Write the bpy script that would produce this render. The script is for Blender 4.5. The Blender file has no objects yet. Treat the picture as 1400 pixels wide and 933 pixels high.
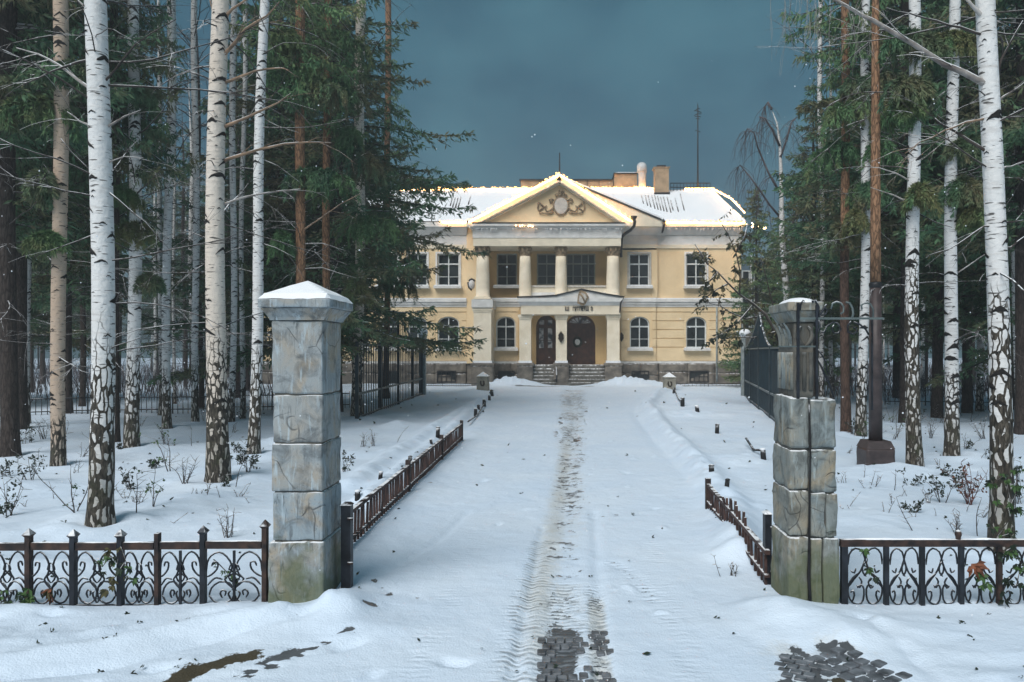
import bpy, bmesh, math, random
import numpy as np
from mathutils import Vector, Matrix

S = bpy.context.scene
COL = S.collection
R = math.radians
PI = math.pi
rnd = random.Random(7)
rng = np.random.default_rng(11)

# ------------------------------------------------------------------ camera
CX, HY, F, EYE = 775.0, 480.0, 1050.0, 1.9
cam_d = bpy.data.cameras.new('camera')
cam = bpy.data.objects.new('camera', cam_d)
COL.objects.link(cam)
cam.location = (0, 0, EYE)
cam.rotation_euler = (R(90), 0, 0)
cam_d.sensor_width = 36.0
cam_d.lens = F / 1400 * 36
cam_d.shift_x = -(CX - 700) / 1400
cam_d.shift_y = (HY - 466.5) / 1400
cam_d.clip_start = 0.05
cam_d.clip_end = 2000
S.camera = cam

# ------------------------------------------------------------------ sky, sun, exposure
SUN_EL, SUN_AZ = R(46), R(205)          # azimuth clockwise from +Y: behind the camera, a little to the left
world = bpy.data.worlds.new('World')
S.world = world
world.use_nodes = True
wt = world.node_tree
wt.nodes.clear()
w_out = wt.nodes.new('ShaderNodeOutputWorld')
w_bg = wt.nodes.new('ShaderNodeBackground')
w_sky = wt.nodes.new('ShaderNodeTexSky')
w_sky.sky_type = 'NISHITA'
w_sky.sun_disc = False
w_sky.sun_elevation = SUN_EL
w_sky.sun_rotation = SUN_AZ
w_bg.inputs['Strength'].default_value = 0.08
w_tc = wt.nodes.new('ShaderNodeTexCoord')
w_no = wt.nodes.new('ShaderNodeTexNoise')
w_no.inputs['Scale'].default_value = 5.5
w_no.inputs['Detail'].default_value = 6
w_no.inputs['Roughness'].default_value = 0.5
w_mp = wt.nodes.new('ShaderNodeMapping')
w_mp.inputs['Scale'].default_value = (1, 1, 1.6)
w_rp = wt.nodes.new('ShaderNodeValToRGB')     # cloud deck: dusky teal, evenly over the whole sky
w_rp.color_ramp.elements[0].position = 0.36
w_rp.color_ramp.elements[0].color = (0.10, 0.51, 0.76, 1)
w_rp.color_ramp.elements[1].position = 0.66
w_rp.color_ramp.elements[1].color = (0.27, 0.89, 1.15, 1)
w_mx = wt.nodes.new('ShaderNodeMixRGB')
w_mx.inputs['Fac'].default_value = 0.93
wt.links.new(w_tc.outputs['Generated'], w_mp.inputs['Vector'])
wt.links.new(w_mp.outputs['Vector'], w_no.inputs['Vector'])
wt.links.new(w_no.outputs['Fac'], w_rp.inputs['Fac'])
wt.links.new(w_sky.outputs['Color'], w_mx.inputs['Color1'])
wt.links.new(w_rp.outputs['Color'], w_mx.inputs['Color2'])
wt.links.new(w_mx.outputs['Color'], w_bg.inputs['Color'])
wt.links.new(w_bg.outputs['Background'], w_out.inputs['Surface'])

sun_d = bpy.data.lights.new('sun', 'SUN')
sun_d.energy = 1.5
sun_d.angle = R(40)
sun_d.color = (1.0, 0.98, 0.955)
sun = bpy.data.objects.new('sun', sun_d)
COL.objects.link(sun)
sd = Vector((math.sin(SUN_AZ) * math.cos(SUN_EL), math.cos(SUN_AZ) * math.cos(SUN_EL), math.sin(SUN_EL)))
sun.rotation_euler = sd.to_track_quat('Z', 'Y').to_euler()
sun.location = sd * 60

S.view_settings.view_transform = 'Standard'
S.view_settings.look = 'None'
S.view_settings.gamma = 1.0
S.view_settings.exposure = 1.28
S.view_settings.use_curve_mapping = False
S.render.engine = 'CYCLES'
S.cycles.use_denoising = True
S.cycles.max_bounces = 6
S.cycles.diffuse_bounces = 3
S.cycles.glossy_bounces = 2
S.cycles.transmission_bounces = 2
S.cycles.volume_bounces = 0
S.cycles.volume_step_rate = 4.0
S.cycles.sample_clamp_indirect = 4.0

# ------------------------------------------------------------------ helpers
def PX(px, Y): return (px - CX) * Y / F
def PZ(py, Y): return EYE + (HY - py) * Y / F
def P(px, py, Y): return Vector((PX(px, Y), Y, PZ(py, Y)))
def G(px, py):
    Y = EYE * F / (py - HY)
    return PX(px, Y), Y

def _hash(ix, iy, seed):
    h = (ix * 374761393 + iy * 668265263 + seed * 974634721) & 0x7fffffff
    h = ((h ^ (h >> 13)) * 1274126177) & 0x7fffffff
    return ((h ^ (h >> 16)) & 0xffff) / 65535.0

def vnoise(x, y, seed=0):
    x = np.asarray(x, float); y = np.asarray(y, float)
    ix = np.floor(x).astype(np.int64); iy = np.floor(y).astype(np.int64)
    fx = x - ix; fy = y - iy
    fx = fx * fx * (3 - 2 * fx); fy = fy * fy * (3 - 2 * fy)
    a = _hash(ix, iy, seed); b = _hash(ix + 1, iy, seed); c = _hash(ix, iy + 1, seed); d = _hash(ix + 1, iy + 1, seed)
    return (a * (1 - fx) + b * fx) * (1 - fy) + (c * (1 - fx) + d * fx) * fy

def fbm(x, y, seed=0, octv=3):
    s, a, t = 0, 1.0, 0
    for k in range(octv):
        s = s + a * vnoise(x * 2 ** k, y * 2 ** k, seed + k * 17); t += a; a *= 0.5
    return s / t

ORG = {}
def link(name, me, parent=None):
    o = bpy.data.objects.new(name, me)
    COL.objects.link(o)
    if parent is not None:
        o.parent = parent
        ORG[o.name] = ORG.get(parent.name, Vector((0, 0, 0))).copy()
    return o

def tag(o, label=None, cat=None, group=None, kind=None):
    if label: o['label'] = label
    if cat: o['category'] = cat
    if group: o['group'] = group
    if kind: o['kind'] = kind
    return o

def thing(name, loc, label, cat, group=None):
    o = bpy.data.objects.new(name, None)
    COL.objects.link(o)
    o.location = loc
    o.empty_display_size = 0.2
    ORG[o.name] = Vector(loc)
    return tag(o, label, cat, group)

def copy_tree(o, loc=None, rz=None, label=None, group=None, parent=None):
    c = o.copy(); COL.objects.link(c)
    if parent is not None: c.parent = parent
    if loc is not None: c.location = loc
    if rz is not None: c.rotation_euler = (0, 0, rz)
    if label: c['label'] = label
    if group: c['group'] = group
    for ch in o.children: copy_tree(ch, parent=c)
    return c

class MB:
    """collects shapes in world coordinates; build() links them as one mesh object"""
    def __init__(s): s.v = []; s.f = []; s.m = []; s.sm = []; s.mi = 0; s.smooth = False
    def add(s, vs, fs, mi=None, smooth=None):
        n = len(s.v); s.v.extend([tuple(p) for p in vs])
        for f in fs:
            s.f.append([i + n for i in f]); s.m.append(s.mi if mi is None else mi); s.sm.append(s.smooth if smooth is None else smooth)
        return s
    def box(s, x0, x1, y0, y1, z0, z1, mi=None):
        return s.add([(x0, y0, z0), (x1, y0, z0), (x1, y1, z0), (x0, y1, z0), (x0, y0, z1), (x1, y0, z1), (x1, y1, z1), (x0, y1, z1)],
                     [(0, 3, 2, 1), (4, 5, 6, 7), (0, 1, 5, 4), (1, 2, 6, 5), (2, 3, 7, 6), (3, 0, 4, 7)], mi)
    def frust(s, cx, cy, z0, z1, a0, b0, a1, b1, mi=None):
        vs = [(cx - a0, cy - b0, z0), (cx + a0, cy - b0, z0), (cx + a0, cy + b0, z0), (cx - a0, cy + b0, z0),
              (cx - a1, cy - b1, z1), (cx + a1, cy - b1, z1), (cx + a1, cy + b1, z1), (cx - a1, cy + b1, z1)]
        return s.add(vs, [(0, 3, 2, 1), (4, 5, 6, 7), (0, 1, 5, 4), (1, 2, 6, 5), (2, 3, 7, 6), (3, 0, 4, 7)], mi)
    def prism_y(s, poly, y0, y1, mi=None):
        """polygon of (x, z), counter-clockwise seen from the camera (-Y side), extruded along Y"""
        n = len(poly)
        vs = [(x, y0, z) for x, z in poly] + [(x, y1, z) for x, z in poly]
        fs = [list(range(n)), list(range(2 * n - 1, n - 1, -1))] + [(i, i + n, (i + 1) % n + n, (i + 1) % n) for i in range(n)]
        return s.add(vs, fs, mi)
    def tube(s, pts, r, n=6, mi=None, caps=True, smooth=True):
        pts = [Vector(p) for p in pts]; k = len(pts)
        rr = [r] * k if isinstance(r, (int, float)) else list(r)
        vs, prev = [], None
        for i, p in enumerate(pts):
            t = (pts[min(i + 1, k - 1)] - pts[max(i - 1, 0)])
            if t.length < 1e-9: t = Vector((0, 0, 1))
            t.normalize()
            if prev is None:
                a = t.orthogonal().normalized()
            else:
                a = prev - t * prev.dot(t)
                a = a.normalized() if a.length > 1e-6 else t.orthogonal().normalized()
            prev = a; b = t.cross(a)
            for j in range(n):
                q = 2 * PI * j / n
                vs.append(p + (a * math.cos(q) + b * math.sin(q)) * rr[i])
        fs = [(i * n + j, i * n + (j + 1) % n, (i + 1) * n + (j + 1) % n, (i + 1) * n + j) for i in range(k - 1) for j in range(n)]
        if caps: fs += [list(range(n - 1, -1, -1)), [(k - 1) * n + j for j in range(n)]]
        return s.add(vs, fs, mi, smooth)
    def lathe(s, prof, cx, cy, n=20, mi=None, smooth=True):
        vs = [(cx + r * math.cos(2 * PI * j / n), cy + r * math.sin(2 * PI * j / n), z) for r, z in prof for j in range(n)]
        k = len(prof)
        fs = [(i * n + j, i * n + (j + 1) % n, (i + 1) * n + (j + 1) % n, (i + 1) * n + j) for i in range(k - 1) for j in range(n)]
        s.add(vs, fs, mi, smooth)
        m = len(s.v) - len(vs)
        s.f += [[m + j for j in range(n - 1, -1, -1)], [m + (k - 1) * n + j for j in range(n)]]
        s.m += [s.mi if mi is None else mi] * 2; s.sm += [False] * 2
        return s
    def ball(s, c, rx, ry=None, rz=None, nu=8, nv=5, mi=None):
        ry = ry or rx; rz = rz or rx
        vs = [(c[0], c[1], c[2] + rz)]
        for i in range(1, nv):
            a = PI * i / nv
            for j in range(nu):
                b = 2 * PI * j / nu
                vs.append((c[0] + rx * math.sin(a) * math.cos(b), c[1] + ry * math.sin(a) * math.sin(b), c[2] + rz * math.cos(a)))
        vs.append((c[0], c[1], c[2] - rz)); L = len(vs) - 1
        fs = [(0, 1 + j, 1 + (j + 1) % nu) for j in range(nu)]
        for i in range(nv - 2):
            for j in range(nu):
                a, b = 1 + i * nu + j, 1 + i * nu + (j + 1) % nu
                fs.append((a, a + nu, b + nu, b))
        o = 1 + (nv - 2) * nu
        fs += [(o + j, L, o + (j + 1) % nu) for j in range(nu)]
        return s.add(vs, fs, mi, True)
    def mesh(s, name, mats, origin=Vector((0, 0, 0))):
        me = bpy.data.meshes.new(name)
        o = Vector(origin)
        me.from_pydata([(p[0] - o.x, p[1] - o.y, p[2] - o.z) for p in s.v], [], s.f)
        for m in (mats if isinstance(mats, (list, tuple)) else [mats]): me.materials.append(m)
        me.polygons.foreach_set('material_index', s.m)
        me.polygons.foreach_set('use_smooth', s.sm)
        me.update()
        return me
    def build(s, name, mats, parent=None):
        org = ORG.get(parent.name, Vector((0, 0, 0))) if parent is not None else Vector((0, 0, 0))
        return link(name, s.mesh(name, mats, org), parent)

def np_mesh(name, V, quads, mats, midx=None, smooth=False):
    me = bpy.data.meshes.new(name)
    nq = len(quads)
    me.vertices.add(len(V)); me.vertices.foreach_set('co', np.asarray(V, np.float32).ravel())
    me.loops.add(nq * 4); me.loops.foreach_set('vertex_index', np.asarray(quads, np.int32).ravel())
    me.polygons.add(nq)
    me.polygons.foreach_set('loop_start', np.arange(0, nq * 4, 4, dtype=np.int32))
    me.polygons.foreach_set('loop_total', np.full(nq, 4, np.int32))
    for m in (mats if isinstance(mats, (list, tuple)) else [mats]): me.materials.append(m)
    if midx is not None: me.polygons.foreach_set('material_index', np.asarray(midx, np.int32))
    me.polygons.foreach_set('use_smooth', np.full(nq, smooth))
    me.update(calc_edges=True); me.validate()
    return me

def block(mb, x0, x1, y0, y1, z0, z1, bev=0.02, amp=0.006, n=7, seed=0, mi=None):
    """a worked stone: rounded arrises, slightly uneven faces"""
    c = np.array([(x0 + x1) / 2, (y0 + y1) / 2, (z0 + z1) / 2]); h = np.array([x1 - x0, y1 - y0, z1 - z0]) / 2
    inner = np.maximum(h - bev, 1e-4)
    idx, vs, fs = {}, [], []
    def vert(i, j, k):
        key = (i, j, k)
        if key not in idx:
            u = np.array([i, j, k]) / n * 2 - 1
            u = np.sign(u) * (1 - (1 - np.abs(u)) ** 1.5)
            p = u * h; q = np.clip(p, -inner, inner); d = p - q
            L = np.linalg.norm(d)
            if L > 1e-9: p = q + d / L * bev
            w = (p + c)
            nz = float(vnoise(w[0] * 9 + w[2] * 7, w[1] * 9 - w[2] * 5, seed)) - 0.5 + 0.5 * (float(vnoise(w[0] * 23 + w[2] * 19, w[1] * 23 + w[2] * 13, seed + 3)) - 0.5)
            nn = p / h; nn = nn * (np.abs(nn) > 0.7); L2 = np.linalg.norm(nn)
            if L2 > 0: p = p + nn / L2 * nz * amp
            idx[key] = len(vs); vs.append(tuple(p + c))
        return idx[key]
    for a in range(n):
        for b in range(n):
            fs.append((vert(a, b, 0), vert(a, b + 1, 0), vert(a + 1, b + 1, 0), vert(a + 1, b, 0)))
            fs.append((vert(a, b, n), vert(a + 1, b, n), vert(a + 1, b + 1, n), vert(a, b + 1, n)))
            fs.append((vert(a, 0, b), vert(a + 1, 0, b), vert(a + 1, 0, b + 1), vert(a, 0, b + 1)))
            fs.append((vert(a, n, b), vert(a, n, b + 1), vert(a + 1, n, b + 1), vert(a + 1, n, b)))
            fs.append((vert(0, a, b), vert(0, a, b + 1), vert(0, a + 1, b + 1), vert(0, a + 1, b)))
            fs.append((vert(n, a, b), vert(n, a + 1, b), vert(n, a + 1, b + 1), vert(n, a, b + 1)))
    mb.add(vs, fs, mi, True)
    return mb

# ------------------------------------------------------------------ materials
class NT:
    def __init__(s, name):
        s.mat = bpy.data.materials.new(name); s.mat.use_nodes = True
        s.t = s.mat.node_tree; s.t.nodes.clear()
        s.out = s.t.nodes.new('ShaderNodeOutputMaterial')
        s.b = s.t.nodes.new('ShaderNodeBsdfPrincipled')
        s.t.links.new(s.b.outputs[0], s.out.inputs['Surface'])
    def n(s, typ, **kw):
        nd = s.t.nodes.new(typ)
        for k, v in kw.items(): setattr(nd, k, v)
        return nd
    def l(s, a, b): s.t.links.new(a, b)
    def coord(s, kind='Object', scale=(1, 1, 1)):
        tc = s.n('ShaderNodeTexCoord'); mp = s.n('ShaderNodeMapping')
        mp.inputs['Scale'].default_value = scale
        s.l(tc.outputs[kind], mp.inputs['Vector']); return mp.outputs['Vector']
    def world(s, scale=(1, 1, 1)):
        g = s.n('ShaderNodeNewGeometry'); mp = s.n('ShaderNodeMapping')
        mp.inputs['Scale'].default_value = scale
        s.l(g.outputs['Position'], mp.inputs['Vector']); return mp.outputs['Vector']
    def noise(s, vec, scale, detail=4, rough=0.55, dist=0.0):
        nd = s.n('ShaderNodeTexNoise'); nd.inputs['Scale'].default_value = scale
        nd.inputs['Detail'].default_value = detail; nd.inputs['Roughness'].default_value = rough
        nd.inputs['Distortion'].default_value = dist
        s.l(vec, nd.inputs['Vector']); return nd.outputs['Fac']
    def ramp(s, fac, stops):
        nd = s.n('ShaderNodeValToRGB'); e = nd.color_ramp.elements
        while len(e) < len(stops): e.new(0.5)
        for k, (p, c) in enumerate(stops):
            e[k].position = p; e[k].color = (c, c, c, 1) if isinstance(c, (int, float)) else (*c, 1)
        s.l(fac, nd.inputs['Fac']); return nd.outputs['Color']
    def mix(s, fac, a, b, mode='MIX'):
        nd = s.n('ShaderNodeMixRGB', blend_type=mode)
        for v, i in ((fac, 'Fac'), (a, 'Color1'), (b, 'Color2')):
            if hasattr(v, 'is_linked'): s.l(v, nd.inputs[i])
            elif isinstance(v, (int, float)): nd.inputs[i].default_value = v if i == 'Fac' else (v, v, v, 1)
            else: nd.inputs[i].default_value = (*v, 1)
        return nd.outputs['Color']
    def math(s, op, a, b=None, clamp=False):
        nd = s.n('ShaderNodeMath', operation=op, use_clamp=clamp)
        for v, i in ((a, 0), (b, 1)):
            if v is None: continue
            if hasattr(v, 'is_linked'): s.l(v, nd.inputs[i])
            else: nd.inputs[i].default_value = v
        return nd.outputs[0]
    def bump(s, h, strength=0.3, dist=0.02):
        nd = s.n('ShaderNodeBump'); nd.inputs['Strength'].default_value = strength; nd.inputs['Distance'].default_value = dist
        s.l(h, nd.inputs['Height']); s.l(nd.outputs[0], s.b.inputs['Normal']); return nd
    def up(s):
        """how far the surface faces upward: where snow can lie"""
        g = s.n('ShaderNodeNewGeometry'); x = s.n('ShaderNodeSeparateXYZ'); s.l(g.outputs['Normal'], x.inputs[0]); return x.outputs['Z']
    def done(s, col=None, rough=0.8, metal=0.0, spec=0.3):
        if col is not None:
            if hasattr(col, 'is_linked'): s.l(col, s.b.inputs['Base Color'])
            else: s.b.inputs['Base Color'].default_value = (*col, 1)
        if hasattr(rough, 'is_linked'): s.l(rough, s.b.inputs['Roughness'])
        else: s.b.inputs['Roughness'].default_value = rough
        s.b.inputs['Metallic'].default_value = metal
        s.b.inputs['Specular IOR Level'].default_value = spec
        return s.mat

SNOW = (0.86, 0.88, 0.91)
def m_simple(name, c, rough=0.7, var=0.15, scale=6, bump=0.15, metal=0.0, spec=0.3, snow=0.0, c2=None):
    n = NT(name); v = n.world()
    f = n.noise(v, scale, 5)
    c2 = c2 or tuple(x * (1 - 2 * var) for x in c)
    col = n.mix(n.ramp(f, [(0.35, 0), (0.68, 1)]), c2, tuple(min(1, x * (1 + var)) for x in c))
    if snow:
        k = n.math('MULTIPLY', n.ramp(n.up(), [(0.45, 0), (0.7, 1)]), n.ramp(n.noise(v, 9, 3), [(0.5 - snow * 0.4, 0), (0.62 - snow * 0.4, 1)]))
        col = n.mix(k, col, SNOW)
    if bump: n.bump(n.noise(v, scale * 8, 5), bump, 0.01)
    return n.done(col, rough, metal, spec)

def m_snow(name='snow'):
    n = NT(name); v = n.world()
    col = n.mix(n.noise(v, 1.3, 4), (0.82, 0.85, 0.89), (0.89, 0.905, 0.925))
    h = n.mix(0.5, n.noise(v, 14, 6, 0.6), n.noise(v, 90, 3, 0.6))
    n.bump(h, 0.35, 0.02)
    return n.done(col, 0.75, 0, 0.2)

def m_ground():
    n = NT('ground_snow'); v = n.world()
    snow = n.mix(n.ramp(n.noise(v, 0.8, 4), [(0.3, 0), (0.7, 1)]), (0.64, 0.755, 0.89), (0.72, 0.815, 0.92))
    a = n.n('ShaderNodeAttribute', attribute_name='wear')
    sp = n.n('ShaderNodeSeparateColor'); n.l(a.outputs['Color'], sp.inputs[0])
    fine = n.noise(v, 34, 6, 0.65)
    mid = n.noise(v, 9, 5, 0.6)
    wet = n.ramp(n.math('ADD', sp.outputs['Red'], n.math('MULTIPLY', n.math('SUBTRACT', fine, 0.5), 0.7)), [(0.44, 0), (0.52, 1)])
    slush = n.ramp(n.math('ADD', sp.outputs['Green'], n.math('MULTIPLY', n.math('SUBTRACT', n.mix(0.5, mid, fine), 0.5), 1.3)), [(0.22, 0), (0.95, 0.85)])
    at2 = n.n('ShaderNodeAttribute', attribute_name='trail')
    blot = n.mix(0.35, n.noise(n.world((1.0, 1.25, 1)), 5.2, 6, 0.68, 0.6), n.noise(v, 17, 4, 0.6))
    dots = n.ramp(n.math('ADD', blot, n.math('MULTIPLY', n.math('SUBTRACT', at2.outputs['Fac'], 1.0), 0.30)), [(0.515, 0), (0.55, 0.92)])
    wet = n.math('MAXIMUM', wet, dots)
    duff = n.ramp(n.math('ADD', sp.outputs['Blue'], n.math('MULTIPLY', n.math('SUBTRACT', n.mix(0.5, fine, mid), 0.5), 1.5)), [(0.52, 0), (0.62, 1)])
    col = n.mix(slush, snow, n.mix(mid, (0.50, 0.48, 0.42), (0.64, 0.64, 0.60)))
    col = n.mix(duff, col, n.mix(fine, (0.035, 0.03, 0.02), (0.09, 0.075, 0.045)))
    col = n.mix(wet, col, n.mix(mid, (0.05, 0.055, 0.062), (0.125, 0.135, 0.145)))
    ro = n.mix(wet, 0.72, n.mix(mid, 0.2, 0.55))
    h = n.mix(0.5, n.noise(v, 11, 6, 0.6), n.noise(v, 75, 4, 0.6))
    h = n.mix(wet, h, n.math('MULTIPLY', fine, 0.25))
    at3 = n.n('ShaderNodeAttribute', attribute_name='tread')
    wv = n.n('ShaderNodeTexWave', bands_direction='Y'); wv.inputs['Scale'].default_value = 4.3; wv.inputs['Distortion'].default_value = 3.5
    wv.inputs['Detail'].default_value = 3; wv.inputs['Detail Scale'].default_value = 2.2; n.l(v, wv.inputs['Vector'])
    tr_ = n.math('MULTIPLY', at3.outputs['Fac'], n.math('MULTIPLY', wv.outputs['Fac'], n.ramp(mid, [(0.38, 0), (0.6, 1)])))
    h = n.math('SUBTRACT', h, n.math('MULTIPLY', tr_, 0.9))
    col = n.mix(n.math('MULTIPLY', n.ramp(tr_, [(0.35, 0), (0.75, 1)]), 0.55), col, (0.26, 0.29, 0.32))
    h = n.math('ADD', h, n.math('MULTIPLY', n.noise(v, 3.6, 4, 0.55), 1.6))
    n.bump(h, 0.5, 0.035)
    return n.done(col, ro, 0, 0.25)

def m_stone(name, base, warm, dark, moss=0.4):
    n = NT(name); v = n.world()
    oi = n.n('ShaderNodeObjectInfo')
    off = n.n('ShaderNodeVectorMath', operation='ADD')
    sc = n.n('ShaderNodeVectorMath', operation='SCALE'); sc.inputs['Scale'].default_value = 37.0
    cb = n.n('ShaderNodeCombineXYZ')
    n.l(oi.outputs['Random'], cb.inputs[0]); n.l(oi.outputs['Random'], cb.inputs[2])
    n.l(cb.outputs[0], sc.inputs[0]); n.l(v, off.inputs[0]); n.l(sc.outputs[0], off.inputs[1])
    w = off.outputs[0]
    big = n.noise(w, 2.6, 5, 0.6, 1.2)
    col = n.mix(n.ramp(big, [(0.46, 0), (0.66, 0.85)]), base, warm)
    col = n.mix(n.math('MULTIPLY', oi.outputs['Random'], 0.32), col, warm)
    col = n.mix(n.ramp(n.noise(w, 6.5, 6, 0.65, 0.8), [(0.48, 0), (0.70, 0.8)]), col, dark)
    # scratches, drips
    mp = n.n('ShaderNodeMapping'); mp.inputs['Scale'].default_value = (11, 11, 1.6); mp.inputs['Rotation'].default_value = (0.25, 0.35, 0)
    n.l(w, mp.inputs['Vector'])
    st = n.noise(mp.outputs[0], 2.0, 5, 0.6, 0.6)
    col = n.mix(n.ramp(st, [(0.56, 0), (0.70, 0.7)]), col, tuple(min(1, c * 1.7) for c in base))
    col = n.mix(n.ramp(st, [(0.28, 0.75), (0.40, 0)]), col, dark)
    mp2 = n.n('ShaderNodeMapping'); mp2.inputs['Scale'].default_value = (26, 26, 3.2); mp2.inputs['Rotation'].default_value = (0.5, 0.75, 0.2)
    n.l(w, mp2.inputs['Vector'])
    scr = n.noise(mp2.outputs[0], 1.5, 5, 0.65, 0.9)
    scm = n.ramp(n.noise(w, 2.4, 3), [(0.42, 0.15), (0.6, 1)])
    col = n.mix(n.math('MULTIPLY', n.ramp(scr, [(0.33, 0.85), (0.42, 0)]), scm), col, dark)
    col = n.mix(n.math('MULTIPLY', n.ramp(scr, [(0.60, 0), (0.70, 0.6)]), scm), col, tuple(min(1, c * 1.9) for c in base))
    col = n.mix(n.ramp(n.noise(w, 60, 3, 0.7), [(0.62, 0), (0.72, 0.5)]), col, tuple(c * 0.6 for c in dark))
    vein = n.n('ShaderNodeTexVoronoi', feature='DISTANCE_TO_EDGE'); vein.inputs['Scale'].default_value = 2.2
    ds = n.n('ShaderNodeVectorMath', operation='ADD'); nz = n.n('ShaderNodeTexNoise'); nz.inputs['Scale'].default_value = 2.2
    n.l(w, nz.inputs['Vector']); n.l(w, ds.inputs[0]); n.l(nz.outputs['Color'], ds.inputs[1]); n.l(ds.outputs[0], vein.inputs['Vector'])
    crack = n.math('MULTIPLY', n.ramp(vein.outputs['Distance'], [(0.0, 1), (0.022, 0)]), n.ramp(n.noise(w, 3, 2), [(0.5, 0), (0.58, 1)]))
    col = n.mix(n.math('MULTIPLY', crack, 0.65), col, (0.03, 0.03, 0.03))
    x = n.n('ShaderNodeSeparateXYZ'); n.l(v, x.inputs[0])
    lowz = n.ramp(n.math('ADD', n.math('MULTIPLY', x.outputs['Z'], -1.2), n.math('MULTIPLY', n.noise(w, 4.5, 5), 1.6)), [(0.25, 0), (0.62, moss)])
    col = n.mix(lowz, col, n.mix(n.noise(w, 25, 4), (0.05, 0.075, 0.03), (0.14, 0.15, 0.07)))
    k = n.math('MULTIPLY', n.ramp(n.up(), [(0.6, 0), (0.85, 1)]), n.ramp(n.noise(v, 12, 3), [(0.4, 0), (0.5, 1)]))
    col = n.mix(k, col, SNOW)
    h = n.mix(0.55, n.mix(0.5, big, n.noise(w, 40, 6, 0.65)), n.math('SUBTRACT', st, crack))
    n.bump(h, 0.6, 0.02)
    return n.done(col, 0.8, 0, 0.3)

def m_birch(name, white, cream):
    n = NT(name); tc = n.n('ShaderNodeTexCoord'); v = tc.outputs['Object']
    at = n.n('ShaderNodeAttribute', attribute_type='OBJECT', attribute_name='rough_h')
    x = n.n('ShaderNodeSeparateXYZ'); n.l(v, x.inputs[0])
    oi = n.n('ShaderNodeObjectInfo')
    def vec(sx, sz):
        mp = n.n('ShaderNodeMapping'); mp.inputs['Scale'].default_value = (sx, sx, sz); n.l(v, mp.inputs['Vector'])
        ad = n.n('ShaderNodeVectorMath', operation='ADD'); n.l(mp.outputs[0], ad.inputs[0]); n.l(oi.outputs['Random'], ad.inputs[1]); return ad.outputs[0]
    col = n.mix(n.noise(vec(2, 0.9), 1.5, 4), white, cream)
    col = n.mix(n.ramp(n.noise(vec(5, 26), 1.0, 4, 0.5), [(0.52, 0), (0.72, 0.42)]), col, (0.34, 0.30, 0.27))
    len_ = n.ramp(n.noise(vec(7, 48), 1.0, 2, 0.4), [(0.63, 0), (0.67, 0.92)])
    col = n.mix(len_, col, (0.045, 0.04, 0.037))
    # rugged, fissured foot
    dn = n.n('ShaderNodeTexNoise'); dn.inputs['Scale'].default_value = 6; n.l(v, dn.inputs['Vector'])
    mp = n.n('ShaderNodeMapping'); mp.inputs['Scale'].default_value = (19, 19, 6.0); n.l(v, mp.inputs['Vector'])
    ad = n.n('ShaderNodeVectorMath', operation='ADD'); n.l(mp.outputs[0], ad.inputs[0])
    sc = n.n('ShaderNodeVectorMath', operation='SCALE'); sc.inputs['Scale'].default_value = 1.4; n.l(dn.outputs['Color'], sc.inputs[0]); n.l(sc.outputs[0], ad.inputs[1])
    vo = n.n('ShaderNodeTexVoronoi', feature='DISTANCE_TO_EDGE'); vo.inputs['Scale'].default_value = 0.82; n.l(ad.outputs[0], vo.inputs['Vector'])
    # 1 at the foot, 0 at rough_h
    hgt = n.math('DIVIDE', x.outputs['Z'], at.outputs['Fac'])
    low = n.math('SUBTRACT', 1.15, n.math('ADD', hgt, n.math('MULTIPLY', n.math('SUBTRACT', n.noise(vec(5, 1.5), 1.2, 4), 0.5), 0.9)))
    lowm = n.ramp(low, [(0.0, 0), (0.22, 1)])
    wide = n.math('ADD', 0.015, n.math('MINIMUM', n.math('MULTIPLY', n.math('MAXIMUM', low, 0.0), 0.26), 0.17))
    fis = n.math('LESS_THAN', vo.outputs['Distance'], wide)
    fism = n.math('MULTIPLY', fis, lowm)
    plate = n.mix(n.ramp(low, [(0.5, 0), (1.1, 0.8)]), col, n.mix(n.noise(vec(9, 6), 1.5, 5), (0.16, 0.14, 0.11), (0.50, 0.47, 0.43)))
    col = n.mix(lowm, col, plate)
    col = n.mix(fism, col, n.ramp(n.noise(vec(34, 7), 1.5, 5, 0.7), [(0.36, (0.010, 0.009, 0.008)), (0.52, (0.05, 0.042, 0.032)), (0.68, (0.15, 0.13, 0.105))]))
    moss = n.math('MULTIPLY', n.ramp(low, [(0.55, 0), (1.1, 0.35)]), n.ramp(n.noise(vec(4, 3), 1.6, 3), [(0.5, 0), (0.65, 1)]))
    col = n.mix(moss, col, (0.05, 0.065, 0.025))
    hb = n.math('SUBTRACT', n.noise(vec(20, 20), 1, 4), n.math('MULTIPLY', fism, 1.3))
    n.bump(hb, 0.7, 0.02)
    return n.done(col, 0.72, 0, 0.25)

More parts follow.
